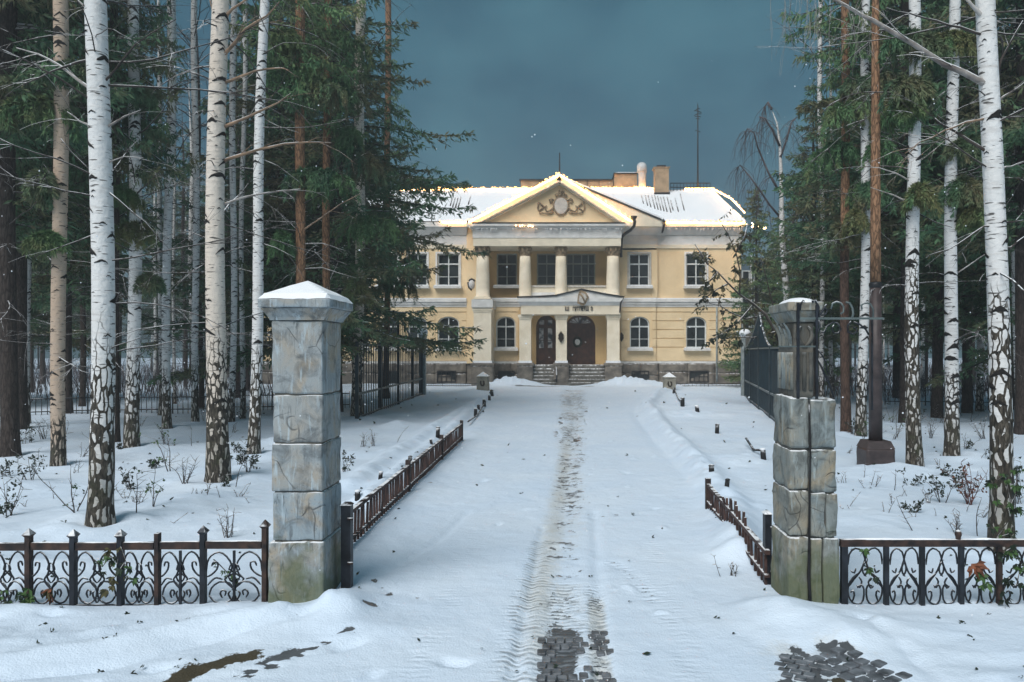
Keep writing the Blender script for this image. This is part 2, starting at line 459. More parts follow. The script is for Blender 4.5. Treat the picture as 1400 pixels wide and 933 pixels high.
def m_bark(name, lo, hi, top=None, split=None):
    n = NT(name); tc = n.n('ShaderNodeTexCoord'); v = tc.outputs['Object']
    mp = n.n('ShaderNodeMapping'); mp.inputs['Scale'].default_value = (16, 16, 4.2); n.l(v, mp.inputs['Vector'])
    vo = n.n('ShaderNodeTexVoronoi', feature='DISTANCE_TO_EDGE'); vo.inputs['Scale'].default_value = 1.1
    nz = n.n('ShaderNodeTexNoise'); nz.inputs['Scale'].default_value = 1.6; n.l(mp.outputs[0], nz.inputs['Vector'])
    ad = n.n('ShaderNodeVectorMath', operation='ADD'); n.l(mp.outputs[0], ad.inputs[0]); n.l(nz.outputs['Color'], ad.inputs[1]); n.l(ad.outputs[0], vo.inputs['Vector'])
    f = n.noise(mp.outputs[0], 1.0, 6, 0.65)
    col = n.mix(f, lo, hi)
    if top:
        at = n.n('ShaderNodeAttribute', attribute_type='OBJECT', attribute_name='rough_h')
        x = n.n('ShaderNodeSeparateXYZ'); n.l(v, x.inputs[0])
        k = n.ramp(n.math('ADD', n.math('SUBTRACT', x.outputs['Z'], at.outputs['Fac']), n.math('MULTIPLY', f, 1.6)), [(0.3, 0), (1.0, 1)])
        col = n.mix(k, col, n.mix(n.noise(mp.outputs[0], 1.7, 4), tuple(c * 0.6 for c in top), top))
    col = n.mix(n.ramp(vo.outputs['Distance'], [(0.0, 0.75), (0.16, 0)]), col, tuple(c * 0.35 for c in lo))
    n.bump(n.math('ADD', f, n.math('MINIMUM', vo.outputs['Distance'], 0.3)), 0.8, 0.03)
    return n.done(col, 0.88, 0, 0.15)

def m_needles(name, g1, g2, brown, frost=0.12):
    n = NT(name); v = n.world()
    oi = n.n('ShaderNodeObjectInfo')
    col = n.mix(n.ramp(n.noise(v, 1.2, 5, 0.65), [(0.38, 0), (0.62, 1)]), g1, g2)
    col = n.mix(n.ramp(n.noise(v, 0.7, 4), [(0.46, 0), (0.60, 0.9)]), col, brown)
    col = n.mix(n.ramp(n.noise(v, 14, 2), [(0.30, 0), (0.75, 0.35)]), col, tuple(min(1, c * 1.7) for c in g2))
    k = n.math('MULTIPLY', n.ramp(n.up(), [(0.72, 0), (0.95, 1)]), n.ramp(n.noise(v, 3.0, 3), [(0.66 - frost, 0), (0.72 - frost, frost * 4)]))
    col = n.mix(k, col, (0.55, 0.58, 0.6))
    return n.done(col, 0.75, 0, 0.2)

def m_emit(name, c, s):
    n = NT(name)
    n.b.inputs['Emission Color'].default_value = (*c, 1); n.b.inputs['Emission Strength'].default_value = s
    return n.done(c, 0.4)

M = {}
M['snow'] = m_snow()
M['ground'] = m_ground()
M['pillar'] = m_stone('pillar_stone', (0.27, 0.325, 0.36), (0.37, 0.30, 0.215), (0.07, 0.082, 0.09), 0.75)
M['pillar2'] = m_stone('weathered_pillar_stone', (0.20, 0.235, 0.24), (0.32, 0.26, 0.175), (0.045, 0.05, 0.047), 0.75)
M['carved'] = m_stone('dark_carved_stone', (0.10, 0.105, 0.10), (0.16, 0.14, 0.11), (0.03, 0.03, 0.03), 0.0)
M['iron'] = m_simple('black_iron', (0.022, 0.026, 0.034), 0.5, 0.3, 8, 0.25, 0.3, 0.4, snow=0.12)
M['rust'] = m_simple('rusty_iron', (0.055, 0.033, 0.026), 0.7, 0.4, 14, 0.4, 0.2, 0.3, snow=0.25, c2=(0.018, 0.016, 0.018))
M['picket'] = m_simple('red_brown_slats', (0.078, 0.042, 0.034), 0.75, 0.35, 9, 0.3, 0, 0.25, snow=0.2, c2=(0.03, 0.02, 0.019))
M['teal_iron'] = m_simple('dark_teal_painted_iron', (0.018, 0.035, 0.045), 0.45, 0.25, 4, 0.1, 0.1, 0.4, snow=0.1)
M['grey_iron'] = m_simple('grey_green_painted_rail', (0.11, 0.14, 0.14), 0.5, 0.2, 6, 0.1, 0.1, 0.4, snow=0.1)
M['post_grey'] = m_simple('pale_grey_post_paint', (0.30, 0.34, 0.34), 0.6, 0.2, 6, 0.15)
M['brown_post'] = m_simple('brown_painted_post', (0.058, 0.042, 0.041), 0.5, 0.25, 7, 0.2, 0, 0.4, c2=(0.035, 0.026, 0.026))
M['wall'] = m_simple('yellow_plaster', (0.82, 0.645, 0.41), 0.85, 0.05, 0.9, 0.12, c2=(0.72, 0.545, 0.325))
M['wall_deep'] = m_simple('deep_yellow_plaster', (0.70, 0.49, 0.24), 0.85, 0.06, 1.0, 0.12, c2=(0.62, 0.42, 0.20))  # deeper yellow tone for the recessed loggia and porch walls
M['column'] = m_simple('cream_plaster', (0.84, 0.75, 0.60), 0.8, 0.05, 1.8, 0.12, c2=(0.74, 0.64, 0.48))
M['trim'] = m_simple('pale_trim', (0.72, 0.71, 0.69), 0.75, 0.08, 2.2, 0.15, c2=(0.60, 0.59, 0.56), snow=0.3)
M['cornice'] = m_simple('cream_cornice', (0.78, 0.70, 0.55), 0.8, 0.07, 2.0, 0.15, snow=0.25)
M['frame'] = m_simple('white_window_paint', (0.62, 0.65, 0.64), 0.5, 0.07, 3, 0.05)
M['frame_grey'] = m_simple('grey_green_window_paint', (0.33, 0.36, 0.33), 0.5, 0.1, 3, 0.05)
M['base_stone'] = m_simple('brown_base_stone', (0.20, 0.175, 0.145), 0.85, 0.25, 3.2, 0.5, c2=(0.10, 0.09, 0.08), snow=0.1)
M['step'] = m_simple('grey_stone_step', (0.14, 0.135, 0.12), 0.85, 0.25, 4, 0.4, snow=0.18)
M['carving'] = m_simple('tan_stucco_carving', (0.36, 0.27, 0.17), 0.8, 0.2, 11, 0.3, c2=(0.13, 0.09, 0.055))
M['stucco_pale'] = m_simple('pale_stucco', (0.55, 0.52, 0.47), 0.8, 0.1, 6, 0.2)
M['brown_door'] = m_simple('brown_varnished_wood', (0.085, 0.034, 0.018), 0.42, 0.3, 5, 0.15, 0, 0.45, c2=(0.04, 0.018, 0.012))
M['dark_metal'] = m_simple('dark_metal_trim', (0.03, 0.032, 0.036), 0.5, 0.2, 5, 0.1, 0.4, 0.4)
M['chimney'] = m_simple('tan_chimney_plaster', (0.42, 0.30, 0.19), 0.85, 0.15, 3, 0.25, snow=0.2)
M['vent'] = m_simple('pale_vent_pipe', (0.62, 0.62, 0.62), 0.6, 0.08, 3, 0.1)
M['bronze'] = m_simple('dark_bronze', (0.035, 0.026, 0.018), 0.5, 0.2, 9, 0.2, 0.5, 0.4)
M['annex'] = m_simple('blue_grey_cladding', (0.10, 0.16, 0.21), 0.6, 0.1, 2, 0.1)
M['bollard'] = m_simple('bollard_concrete', (0.30, 0.28, 0.23), 0.85, 0.15, 6, 0.35)
M['stub'] = m_simple('black_stub_post', (0.016, 0.016, 0.018), 0.75, 0.3, 14, 0.3, snow=0.1)
M['birch'] = m_birch('white_birch_bark', (0.74, 0.745, 0.75), (0.62, 0.60, 0.57))
M['birch_cream'] = m_birch('cream_birch_bark', (0.70, 0.65, 0.59), (0.60, 0.49, 0.39))
M['birch_tan'] = m_birch('tan_birch_bark', (0.50, 0.40, 0.32), (0.42, 0.30, 0.21))
M['scar'] = m_simple('black_bark_scar', (0.022, 0.02, 0.019), 0.9, 0.3, 20, 0.5)
M['pine'] = m_bark('orange_pine_bark', (0.055, 0.036, 0.030), (0.16, 0.10, 0.075), (0.40, 0.225, 0.13))
M['spruce_bark'] = m_bark('dark_spruce_bark', (0.030, 0.024, 0.022), (0.095, 0.075, 0.066))
M['limb'] = m_simple('dark_bare_twig', (0.055, 0.045, 0.04), 0.85, 0.3, 5, 0.3, snow=0.32)
M['limb_pale'] = m_simple('grey_birch_limb', (0.34, 0.32, 0.30), 0.8, 0.35, 4, 0.3, snow=0.35, c2=(0.12, 0.10, 0.09))
M['limb_tan'] = m_simple('tan_birch_limb', (0.26, 0.17, 0.11), 0.8, 0.35, 4, 0.3, snow=0.25, c2=(0.11, 0.075, 0.05))
M['twig_far'] = m_simple('mauve_grey_fine_twig', (0.12, 0.10, 0.105), 0.9, 0.2, 3, 0)
M['needle'] = m_needles('spruce_needles', (0.030, 0.082, 0.052), (0.085, 0.165, 0.082), (0.15, 0.11, 0.062))
M['needle_green'] = m_needles('bright_spruce_needles', (0.040, 0.105, 0.050), (0.11, 0.20, 0.085), (0.15, 0.125, 0.055), 0.1)
M['leaf'] = m_simple('green_leaf', (0.05, 0.095, 0.028), 0.6, 0.35, 9, 0, c2=(0.03, 0.075, 0.02))
M['leaf_dark'] = m_simple('dark_leaf', (0.022, 0.036, 0.022), 0.7, 0.3, 9, 0)
M['leaf_olive'] = m_simple('olive_dry_leaf', (0.10, 0.085, 0.035), 0.7, 0.35, 9, 0, c2=(0.05, 0.05, 0.022))
M['leaf_red'] = m_simple('rust_red_leaf', (0.19, 0.07, 0.035), 0.7, 0.35, 9, 0)
M['stem_red'] = m_simple('red_brown_stem', (0.12, 0.045, 0.04), 0.8, 0.25, 9, 0.1)
M['paver'] = m_simple('wet_paving_stone', (0.15, 0.165, 0.185), 0.38, 0.3, 11, 0.4, 0, 0.45, c2=(0.05, 0.056, 0.064))
M['ink'] = m_simple('black_lettering', (0.018, 0.015, 0.013), 0.6, 0.1, 9, 0)
M['white_disc'] = m_simple('white_notice', (0.7, 0.7, 0.68), 0.6, 0.05, 9, 0)
M['bulb'] = m_emit('gold_halo_bulb', (1.0, 0.50, 0.15), 2.8)  # gold fringe standing in for the halo round the light rope
M['bright_bulb'] = m_emit('bright_warm_bulb', (1.0, 0.56, 0.21), 14.0)
M['rope'] = m_emit('warm_light_rope', (1.0, 0.56, 0.21), 10.0)
M['far_needle'] = M['needle']
gl = NT('dark_window_glass'); gv = gl.world()
M['glass'] = gl.done(gl.mix(gl.ramp(gl.noise(gv, 1.1, 3), [(0.4, 0), (0.65, 1)]), (0.008, 0.012, 0.014), (0.035, 0.045, 0.048)), 0.12, 0, 0.5)
gl = NT('bright_window_glass'); gv = gl.world()
M['glass_pale'] = gl.done(gl.mix(gl.ramp(gl.noise(gv, 3.1, 3), [(0.4, 0), (0.6, 1)]), (0.05, 0.06, 0.08), (0.55, 0.55, 0.56)), 0.15, 0, 0.5)

# ------------------------------------------------------------------ the ground
def poly_g(pts): return [G(*p) for p in pts]
RIDGES = [  # (pixel polyline on the ground, half-width m, height m)
    ([(1010, 760), (1000, 700), (960, 645), (905, 585), (884, 556), (900, 540), (930, 533)], 0.24, 0.17),
    ([(945, 655), (900, 605), (868, 565), (880, 545)], 0.16, -0.05),
    ([(500, 690), (560, 640), (618, 590), (655, 552)], 0.18, 0.15),
    ([(480, 668), (560, 612), (640, 556)], 0.22, 0.13),
    ([(700, 933), (722, 820), (742, 720)], 0.05, -0.025),
    ([(760, 933), (772, 800), (774, 640), (786, 580), (781, 545)], 0.14, -0.02),
    ([(826, 933), (818, 800), (812, 700)], 0.06, -0.02),
    ([(0, 905), (120, 888), (280, 858), (380, 845)], 0.10, 0.05),
    ([(0, 925), (160, 905), (300, 872), (430, 848)], 0.06, -0.035),
    ([(1180, 850), (1240, 890), (1290, 933)], 0.05, -0.03),
    ([(640, 700), (600, 740), (520, 790)], 0.05, -0.02),
    ([(690, 545), (640, 600), (560, 690), (470, 800)], 0.35, 0.05)]
MOUNDS = [  # x, y, radius x, radius y, height
    (-1.63, 5.62, 0.22, 0.3, 0.13), (-2.0, 5.42, 0.5, 0.22, 0.06), (1.55, 5.6, 0.25, 0.25, 0.10), (1.8, 5.3, 0.55, 0.3, 0.07),
    (-1.35, 5.2, 0.3, 0.2, 0.05), (1.9, 5.05, 0.25, 0.18, 0.05), (-2.45, 5.62, 0.3, 0.15, 0.06), (-3.9, 5.6, 0.5, 0.12, 0.05),
    (-2.75, 42.0, 1.3, 0.7, 0.38), (-3.8, 42.4, 1.3, 0.5, 0.22), (3.0, 42.0, 1.3, 0.7, 0.42), (4.4, 42.3, 1.5, 0.5, 0.2),
    (-4.3, 36.0, 1.0, 3, 0.12), (5.6, 34.0, 1.4, 3, 0.15), (5.2, 28.0, 1.0, 3, 0.10)]
for k in range(60):
    sgn = -1 if k % 2 else 1
    MOUNDS.append((sgn * rnd.uniform(2.6, 14), rnd.uniform(6.5, 30), rnd.uniform(0.3, 1.1), rnd.uniform(0.3, 1.0), rnd.uniform(0.04, 0.12)))
TREE_MOUNDS = []

def dist_poly(x, y, pts):
    d = np.full(x.shape, 1e9)
    for (ax, ay), (bx, by) in zip(pts[:-1], pts[1:]):
        dx, dy = bx - ax, by - ay
        t = np.clip(((x - ax) * dx + (y - ay) * dy) / (dx * dx + dy * dy), 0, 1)
        d = np.minimum(d, np.hypot(x - ax - t * dx, y - ay - t * dy))
    return d

def zg(x, y):
    x = np.asarray(x, float); y = np.asarray(y, float)
    side = np.clip((np.abs(x) - np.where(x < 0, 2.15, 1.75) - np.clip(y - 9, 0, 30) * 0.03) / 1.2, 0, 1)
    z = side * (0.14 * (fbm(x * 0.42, y * 0.42, 5) - 0.45) + 0.035 * (fbm(x * 1.7, y * 1.7, 9) - 0.5))
    z = z + 0.018 * (fbm(x * 2.3, y * 1.1, 21) - 0.5) + 0.008 * (fbm(x * 9, y * 7, 23) - 0.5)
    front = np.clip((5.9 - y) / 0.6, 0, 1) * np.clip((np.abs(x) - 1.6) / 0.5, 0, 1)
    z = z + front * 0.06 * (fbm(x * 1.4, y * 3.2, 31) - 0.35)
    for pts, w, h in RIDGES:
        g = poly_g(pts)
        d = dist_poly(x, y, g)
        z = z + h * np.exp(-(d / w) ** 2) * (0.75 + 0.5 * vnoise(x * 5, y * 4, 41))
    for mx, my, rx, ry, h in MOUNDS:
        q = np.exp(-((x - mx) / rx) ** 2 - ((y - my) / ry) ** 2)
        z = z + h * q * (0.8 + 0.4 * vnoise(x * 6, y * 6, 43))
    for mx, my, r in TREE_MOUNDS:      # melted hollow and rim round each near trunk
        d = np.hypot(x - mx, y - my)
        z = z + 0.05 * np.exp(-((d - r * 2.2) / (r * 1.3)) ** 2) - 0.03 * np.exp(-(d / (r * 1.25)) ** 2)
    far = np.clip((np.abs(x) - 12) / 30, 0, 1) * np.clip((y - 10) / 40, 0, 1)
    return z + far * 0.2 * fbm(x * 0.1, y * 0.1, 51)

def zs(x, y): return float(zg(np.array([x]), np.array([y]))[0])

def wear_masks(x, y):
    """bare wet paving, tan slush and leaf litter, where they lie on the drive"""
    wet = np.zeros_like(x); slush = np.zeros_like(x); duff = np.zeros_like(x)
    nz = fbm(x * 14, y * 9, 61); nb = fbm(x * 3.0, y * 2.0, 67)
    # the trodden middle line of the drive, dotted bare
    trail = dist_poly(x, y, poly_g([(762, 933), (768, 820), (776, 720), (780, 640), (783, 560), (784, 534)]))
    wtr = (0.11 + 0.016 * y) * (0.7 + 0.6 * fbm(x * 1.5 + 9, y * 0.8, 75))
    tr = np.exp(-(trail / wtr) ** 2)
    slush = np.maximum(slush, tr * (0.22 + 0.5 * nb) * np.clip((y - 5.5) / 3, 0.25, 1))
    dash = fbm(x * 5 + 3, y * (1.6 - np.clip(y / 60, 0, 0.6)), 71)
    fl = fbm(x * 7 + 3, y * (3.4 - np.clip(y / 14, 0, 2.4)), 73, 4)
    wet = np.maximum(wet, tr ** 0.5 * np.clip((dash - 0.50) * 4.0, 0, 1) * np.clip((fl - 0.42) * 5, 0, 1) * 0.75 * np.clip((y - 6.0) / 2, 0, 1))
    # left rut near the camera: a bare patch breaking up into tread
    rut = dist_poly(x, y, poly_g([(757, 960), (767, 890), (772, 850), (768, 800)]))
    tread = 0.5 + 0.5 * np.sin(y * 2 * PI / 0.075 + 2.2 * np.sin(x * 26))
    k = np.exp(-(rut / 0.15) ** 4)
    wet = np.maximum(wet, k * np.clip((5.55 - y) / 0.35, 0, 1) * (0.45 + 0.45 * nz))
    wet = np.maximum(wet, k * np.clip((6.3 - y) / 0.3, 0, 1) * tread * np.clip((nz - 0.22) * 2.4, 0, 0.75))
    rut2 = dist_poly(x, y, poly_g([(828, 960), (818, 890), (815, 830), (812, 800)]))
    k2 = np.exp(-(rut2 / 0.075) ** 4)
    zig = 0.5 + 0.5 * np.sin(y * 2 * PI / 0.065 + np.abs(x - 0.2) * 60)
    wet = np.maximum(wet, k2 * zig * np.clip((6.25 - y) / 0.3, 0, 1) * np.clip(0.36 + (nb - 0.35) * 1.5, 0, 0.8))
    slush = np.maximum(slush, k2 * 0.8 * np.clip((6.2 - y) / 0.4, 0, 1))
    # faint herringbone tyre print to the left
    tl = dist_poly(x, y, poly_g([(690, 960), (708, 880), (725, 800), (742, 740)]))
    kl = np.exp(-(tl / 0.13) ** 4)
    herr = 0.5 + 0.5 * np.sin((y + np.abs(x + 0.33) * 0.9) * 2 * PI / 0.07)
    slush = np.maximum(slush, kl * (0.15 + 0.45 * herr * nz))
    tan = dist_poly(x, y, poly_g([(735, 890), (738, 800), (758, 720), (770, 650), (776, 600)]))
    slush = np.maximum(slush, np.exp(-(tan / 0.16) ** 2) * (0.5 + 0.45 * nb))
    # arc of a turning wheel on the right
    arc = dist_poly(x, y, poly_g([(836, 768), (858, 780), (876, 797), (892, 820)]))
    ka = np.exp(-(arc / 0.075) ** 4)
    wet = np.maximum(wet, ka * (0.5 + 0.5 * np.sin((y * 1.0 - x * 0.25) * 2 * PI / 0.10)) * (0.35 + 0.35 * nz))
    # scuffs behind the left pillar, and the bare edge of the street, left and right
    sc = dist_poly(x, y, poly_g([(493, 792), (520, 800), (532, 815)])); wet = np.maximum(wet, np.exp(-(sc / 0.05) ** 2) * np.clip((nz - 0.3) * 2.2, 0, 0.75))
    sc = dist_poly(x, y, poly_g([(498, 838), (530, 832)])); wet = np.maximum(wet, np.exp(-(sc / 0.05) ** 2) * np.clip((nz - 0.2) * 2.4, 0, 0.8))
    lp = dist_poly(x, y, poly_g([(200, 960), (262, 918), (300, 908), (345, 897)]))
    kk = np.exp(-(lp / (0.05 + 0.11 * fbm(x * 4, y * 7, 93))) ** 2); duff = np.maximum(duff, kk * (0.62 + 0.5 * fbm(x * 12, y * 16, 95)))
    lp = dist_poly(x, y, poly_g([(330, 925), (400, 893), (470, 872)]))
    wet = np.maximum(wet, np.exp(-(lp / 0.11) ** 2) * np.clip((fbm(x * 9, y * 16, 77) - 0.42) * 4, 0, 0.8))
    for pl, w, am in (([(1075, 890), (1100, 905), (1115, 925)], 0.13, 2.6), ([(1140, 887), (1165, 905), (1200, 940)], 0.13, 3.4), ([(1085, 935), (1150, 940)], 0.12, 2.4)):
        d = dist_poly(x, y, poly_g(pl)); slush = np.maximum(slush, 0.6 * np.exp(-(d / (w * 1.5)) ** 2) * (0.4 + nz))
        wet = np.maximum(wet, np.exp(-(d / w) ** 3) * np.clip((fbm(x * 11, y * 11, 79) - 0.30) * am, 0, 0.85))
    d = dist_poly(x, y, poly_g([(1110, 935), (1150, 930)])); duff = np.maximum(duff, np.exp(-(d / 0.08) ** 2) * nz * 1.3)
    # thin dark line of the path at the foot of the house
    d = np.abs(y - 41.0); wet = np.maximum(wet, np.exp(-(d / 0.22) ** 2) * np.clip((fbm(x * 0.9, y * 2, 81) - 0.42) * 4, 0, 0.7) * (np.abs(x) < 6))
    # odd scuffs over the whole drive
    sp = fbm(x * 2.6, y * 5.2, 83, 4)
    wet = np.maximum(wet, np.clip((sp - 0.75) * 6, 0, 0.5) * np.clip((nz - 0.3) * 3, 0, 1) * (np.abs(x) < 2.0) * (y < 30))
    global TRAIL
    TRAIL = np.clip(1.25 * tr ** 0.6 * np.clip((y - 5.6) / 1.5, 0, 1) * (0.72 + 0.28 * np.clip(y / 22, 0, 1)) + 0.35 * kl + 0.62 * k2 * (y < 6.6), 0, 1)
    TRAIL = np.maximum(TRAIL * (0.88 + 0.14 * (fbm(x * 1.1, y * 0.7, 87) > 0.48)), np.maximum(0.80 * np.exp(-(tan / 0.12) ** 2), 0.74 * np.exp(-(trail / 0.6) ** 2) * (y > 5)))
    global TREAD
    long_l = np.exp(-(dist_poly(x, y, poly_g([(560, 933), (640, 760), (700, 640), (742, 560)])) / 0.12) ** 4)
    long_r = np.exp(-(dist_poly(x, y, poly_g([(950, 933), (905, 800), (862, 680), (830, 590)])) / 0.12) ** 4)
    TREAD = np.clip(np.maximum(np.maximum(kl * 1.0, k2 * (y < 7.2)), np.maximum(0.5 * long_l, 0.6 * long_r) * np.clip((nb - 0.25) * 3, 0, 1)) + 0.9 * k * (y < 6.6) + 0.5 * ka, 0, 1)
    slush = np.maximum(slush, 0.55 * np.exp(-(rut / 0.24) ** 2) * (y < 6.3) * (0.4 + nz))
    return wet, slush, duff

# ------------------------------------------------------------------ trees: where they stand (pixel of the foot, widths in pixels)
# name, foot px, foot py, foot width, width at the top of the frame, x at y=0, bark, rough height, label
NEAR = [
    ('birch_tree', 137, 728, 40, 27, 133, 'birch', 1.9, 'thick white birch with rugged dark foot, closest to the left ornate fence'),
    ('birch_tree', 298, 658, 37, 22, 303, 'birch_cream', 2.0, 'thick cream white birch left of the tall gate pillar with tan limbs'),
    ('birch_tree', 80, 638, 23, 18, 82, 'birch_tan', 0.9, 'tan cream birch between the dark bare trunk and the thick white birch'),
    ('birch_tree', 180, 615, 24, 14, 181, 'birch', 1.8, 'white birch with black mossy foot just right of the thickest white birch'),
    ('birch_tree', 346, 625, 21, 12, 365, 'birch', 1.9, 'white birch leaning right, beside the left edge of the tall gate pillar'),
    ('birch_tree', 228, 590, 14, 11, 235, 'birch', 1.4, 'slim pale birch standing midway between two thick birches on the left'),
    ('birch_tree', 267, 582, 12, 8, 266, 'birch', 1.5, 'thin white birch close to the left side of the thick cream birch'),
    ('birch_tree', 316, 582, 11, 8, 318, 'birch', 1.2, 'thin white birch half hidden behind the thick cream birch'),
    ('birch_tree', 332, 574, 9, 6, 336, 'birch', 1.2, 'very thin birch seen between the cream birch and the leaning birch'),
    ('birch_tree', 36, 582, 14, 10, 40, 'birch', 1.4, 'speckled pale birch right of the dark bare trunk at the far left'),
    ('birch_tree', 488, 572, 19, 13, 492, 'birch_cream', 2.2, 'grey birch with dark foot standing before the left iron fence'),
    ('birch_tree', 1370, 752, 40, 25, 1350, 'birch', 2.3, 'thick white birch with ivy at its foot behind the right ornate fence'),
    ('birch_tree', 1301, 627, 25, 14, 1307, 'birch', 1.5, 'white birch with short black foot, second from the thick ivy birch'),
    ('birch_tree', 1251, 643, 27, 15, 1247, 'birch', 3.2, 'white birch with tall cracked foot right of the brown post'),
    ('birch_tree', 1176, 598, 18, 11, 1184, 'birch', 1.7, 'white birch rising between the red brown pine and the brown post'),
    ('birch_tree', 1339, 562, 12, 9, 1343, 'birch', 1.2, 'thin white birch in the gap left of the thick ivy birch'),
    ('birch_tree', 1393, 585, 12, 9, 1390, 'birch', 1.2, 'thin pale birch right of the thick ivy birch at the picture edge'),
    ('birch_tree', 1124, 556, 9, 6, 1120, 'birch', 1.2, 'thin birch rising behind the scrolled iron bracket of the weathered pillar'),
    ('pine_tree', 408, 596, 17, 13, 410, 'pine', 2.6, 'orange barked pine rising right behind the tall gate pillar'),
    ('pine_tree', 447, 580, 14, 10, 449, 'pine', 2.0, 'slimmer orange pine to the right of the first orange pine'),
    ('pine_tree', 1157, 595, 17, 11, 1156, 'pine', 4.4, 'red brown pine trunk behind the scrolled iron bracket'),
    ('pine_tree', 528, 545, 11, 8, 530, 'pine', 3.0, 'small orange pine standing within the left iron fence'),
    ('pine_tree', 1384, 560, 12, 9, 1386, 'pine', 2.5, 'orange trunk pine glimpsed right of the thick ivy birch'),
    ('spruce_tree', 14, 626, 28, 20, 12, 'spruce_bark', 0, 'dark reddish bare trunk at the far left edge of the wood'),
    ('spruce_tree', 158, 612, 15, 10, 156, 'spruce_bark', 0, 'dark slim trunk just right of the thickest white birch'),
    ('spruce_tree', 1281, 571, 19, 12, 1280, 'spruce_bark', 0, 'dark bare trunk between the tall cracked birch and the black footed birch'),
    ('spruce_tree', 1321, 556, 11, 8, 1318, 'spruce_bark', 0, 'dark narrow trunk behind the black footed birch'),
]
for nm, fx, fy, fw, tw, tx, bk, rh, lb in NEAR:
    gx, gy = G(fx, fy)
    if gy < 24: TREE_MOUNDS.append((gx, gy, fw * gy / F / 2))

# ground and drive sheets: one height field, fine near the lens, split along grid lines
def axis(parts):
    out = []
    for a, b, n in parts: out += list(np.linspace(a, b, n, endpoint=False))
    return out
def grow(a, b, s0, g):
    out, s = [], s0
    while a < b: out.append(a); a += s; s *= g
    return out
xs_r = axis([(0, 0.7, 47), (0.7, 2.0, 44), (2.0, 4.2, 40)]) + grow(4.2, 14, 0.07, 1.012) + grow(14, 130, 0.5, 1.12) + [130]
xs = np.array(sorted([-v for v in xs_r[1:]] + xs_r))
ys = [-12, -6, -2, 1, 2.5, 3.5, 4.0]; v = 4.15
while v < 47: ys.append(v); v += 0.0048 * v
while v < 200: ys.append(v); v += 0.06 * v
ys = np.array(ys)
GX_, GY_ = np.meshgrid(xs, ys)
GZ_ = zg(GX_, GY_)
wet, slush, duff = wear_masks(GX_, GY_)
GZ_ = GZ_ - 0.012 * np.clip(wet * 1.6, 0, 1) - 0.008 * slush
for k in range(320):         # odd footprints and clods in the snow
    fx, fy = rnd.uniform(-8, 8), 4.4 + 26 * rnd.random() ** 1.7
    if abs(fx) < 1.9 and rnd.random() < 0.4: continue
    a = rnd.uniform(0, PI); hgt = rnd.choice((-0.03, -0.025, 0.02, 0.03)); L = rnd.uniform(0.05, 0.13)
    j0, j1 = np.searchsorted(ys, [fy - 0.4, fy + 0.4]); i0, i1 = np.searchsorted(xs, [fx - 0.4, fx + 0.4])
    dx, dy = GX_[j0:j1, i0:i1] - fx, GY_[j0:j1, i0:i1] - fy
    u = (dx * math.cos(a) + dy * math.sin(a)) / L; w = (-dx * math.sin(a) + dy * math.cos(a)) / (L * 0.5)
    GZ_[j0:j1, i0:i1] += hgt * np.exp(-u ** 4 - w ** 4)
nx, ny = len(xs), len(ys)
def edge_l(y): return np.interp(y, [0, 6, 16, 33, 40], [-1.75, -1.98, -2.2, -3.3, -3.3])
def edge_r(y): return np.interp(y, [0, 6, 9, 14, 27, 40], [1.55, 1.6, 1.65, 2.4, 3.6, 3.6])
cxm, cym = (GX_[:-1, :-1] + GX_[1:, 1:]) / 2, (GY_[:-1, :-1] + GY_[1:, 1:]) / 2
is_drive = (cxm > edge_l(cym)) & (cxm < edge_r(cym)) & (cym < 40.5)
ii = np.arange(nx * ny).reshape(ny, nx)
Q = np.stack([ii[:-1, :-1], ii[:-1, 1:], ii[1:, 1:], ii[1:, :-1]], -1)
VV = np.stack([GX_, GY_, GZ_], -1).reshape(-1, 3)
WW = np.stack([wet, slush, duff, np.ones_like(wet)], -1).reshape(-1, 4)
for nm, sel in (('ground', ~is_drive), ('driveway', is_drive)):
    q = Q[sel]; used, inv = np.unique(q.ravel(), return_inverse=True)
    me = np_mesh(nm, VV[used], inv.reshape(-1, 4), M['ground'], smooth=True)
    at = me.color_attributes.new('wear', 'FLOAT_COLOR', 'POINT')
    at.data.foreach_set('color', WW[used].astype(np.float32).ravel())
    at = me.attributes.new('tread', 'FLOAT', 'POINT'); at.data.foreach_set('value', TREAD.reshape(-1)[used].astype(np.float32))
    at = me.attributes.new('trail', 'FLOAT', 'POINT'); at.data.foreach_set('value', TRAIL.reshape(-1)[used].astype(np.float32))
    tag(link(nm, me), kind='structure')

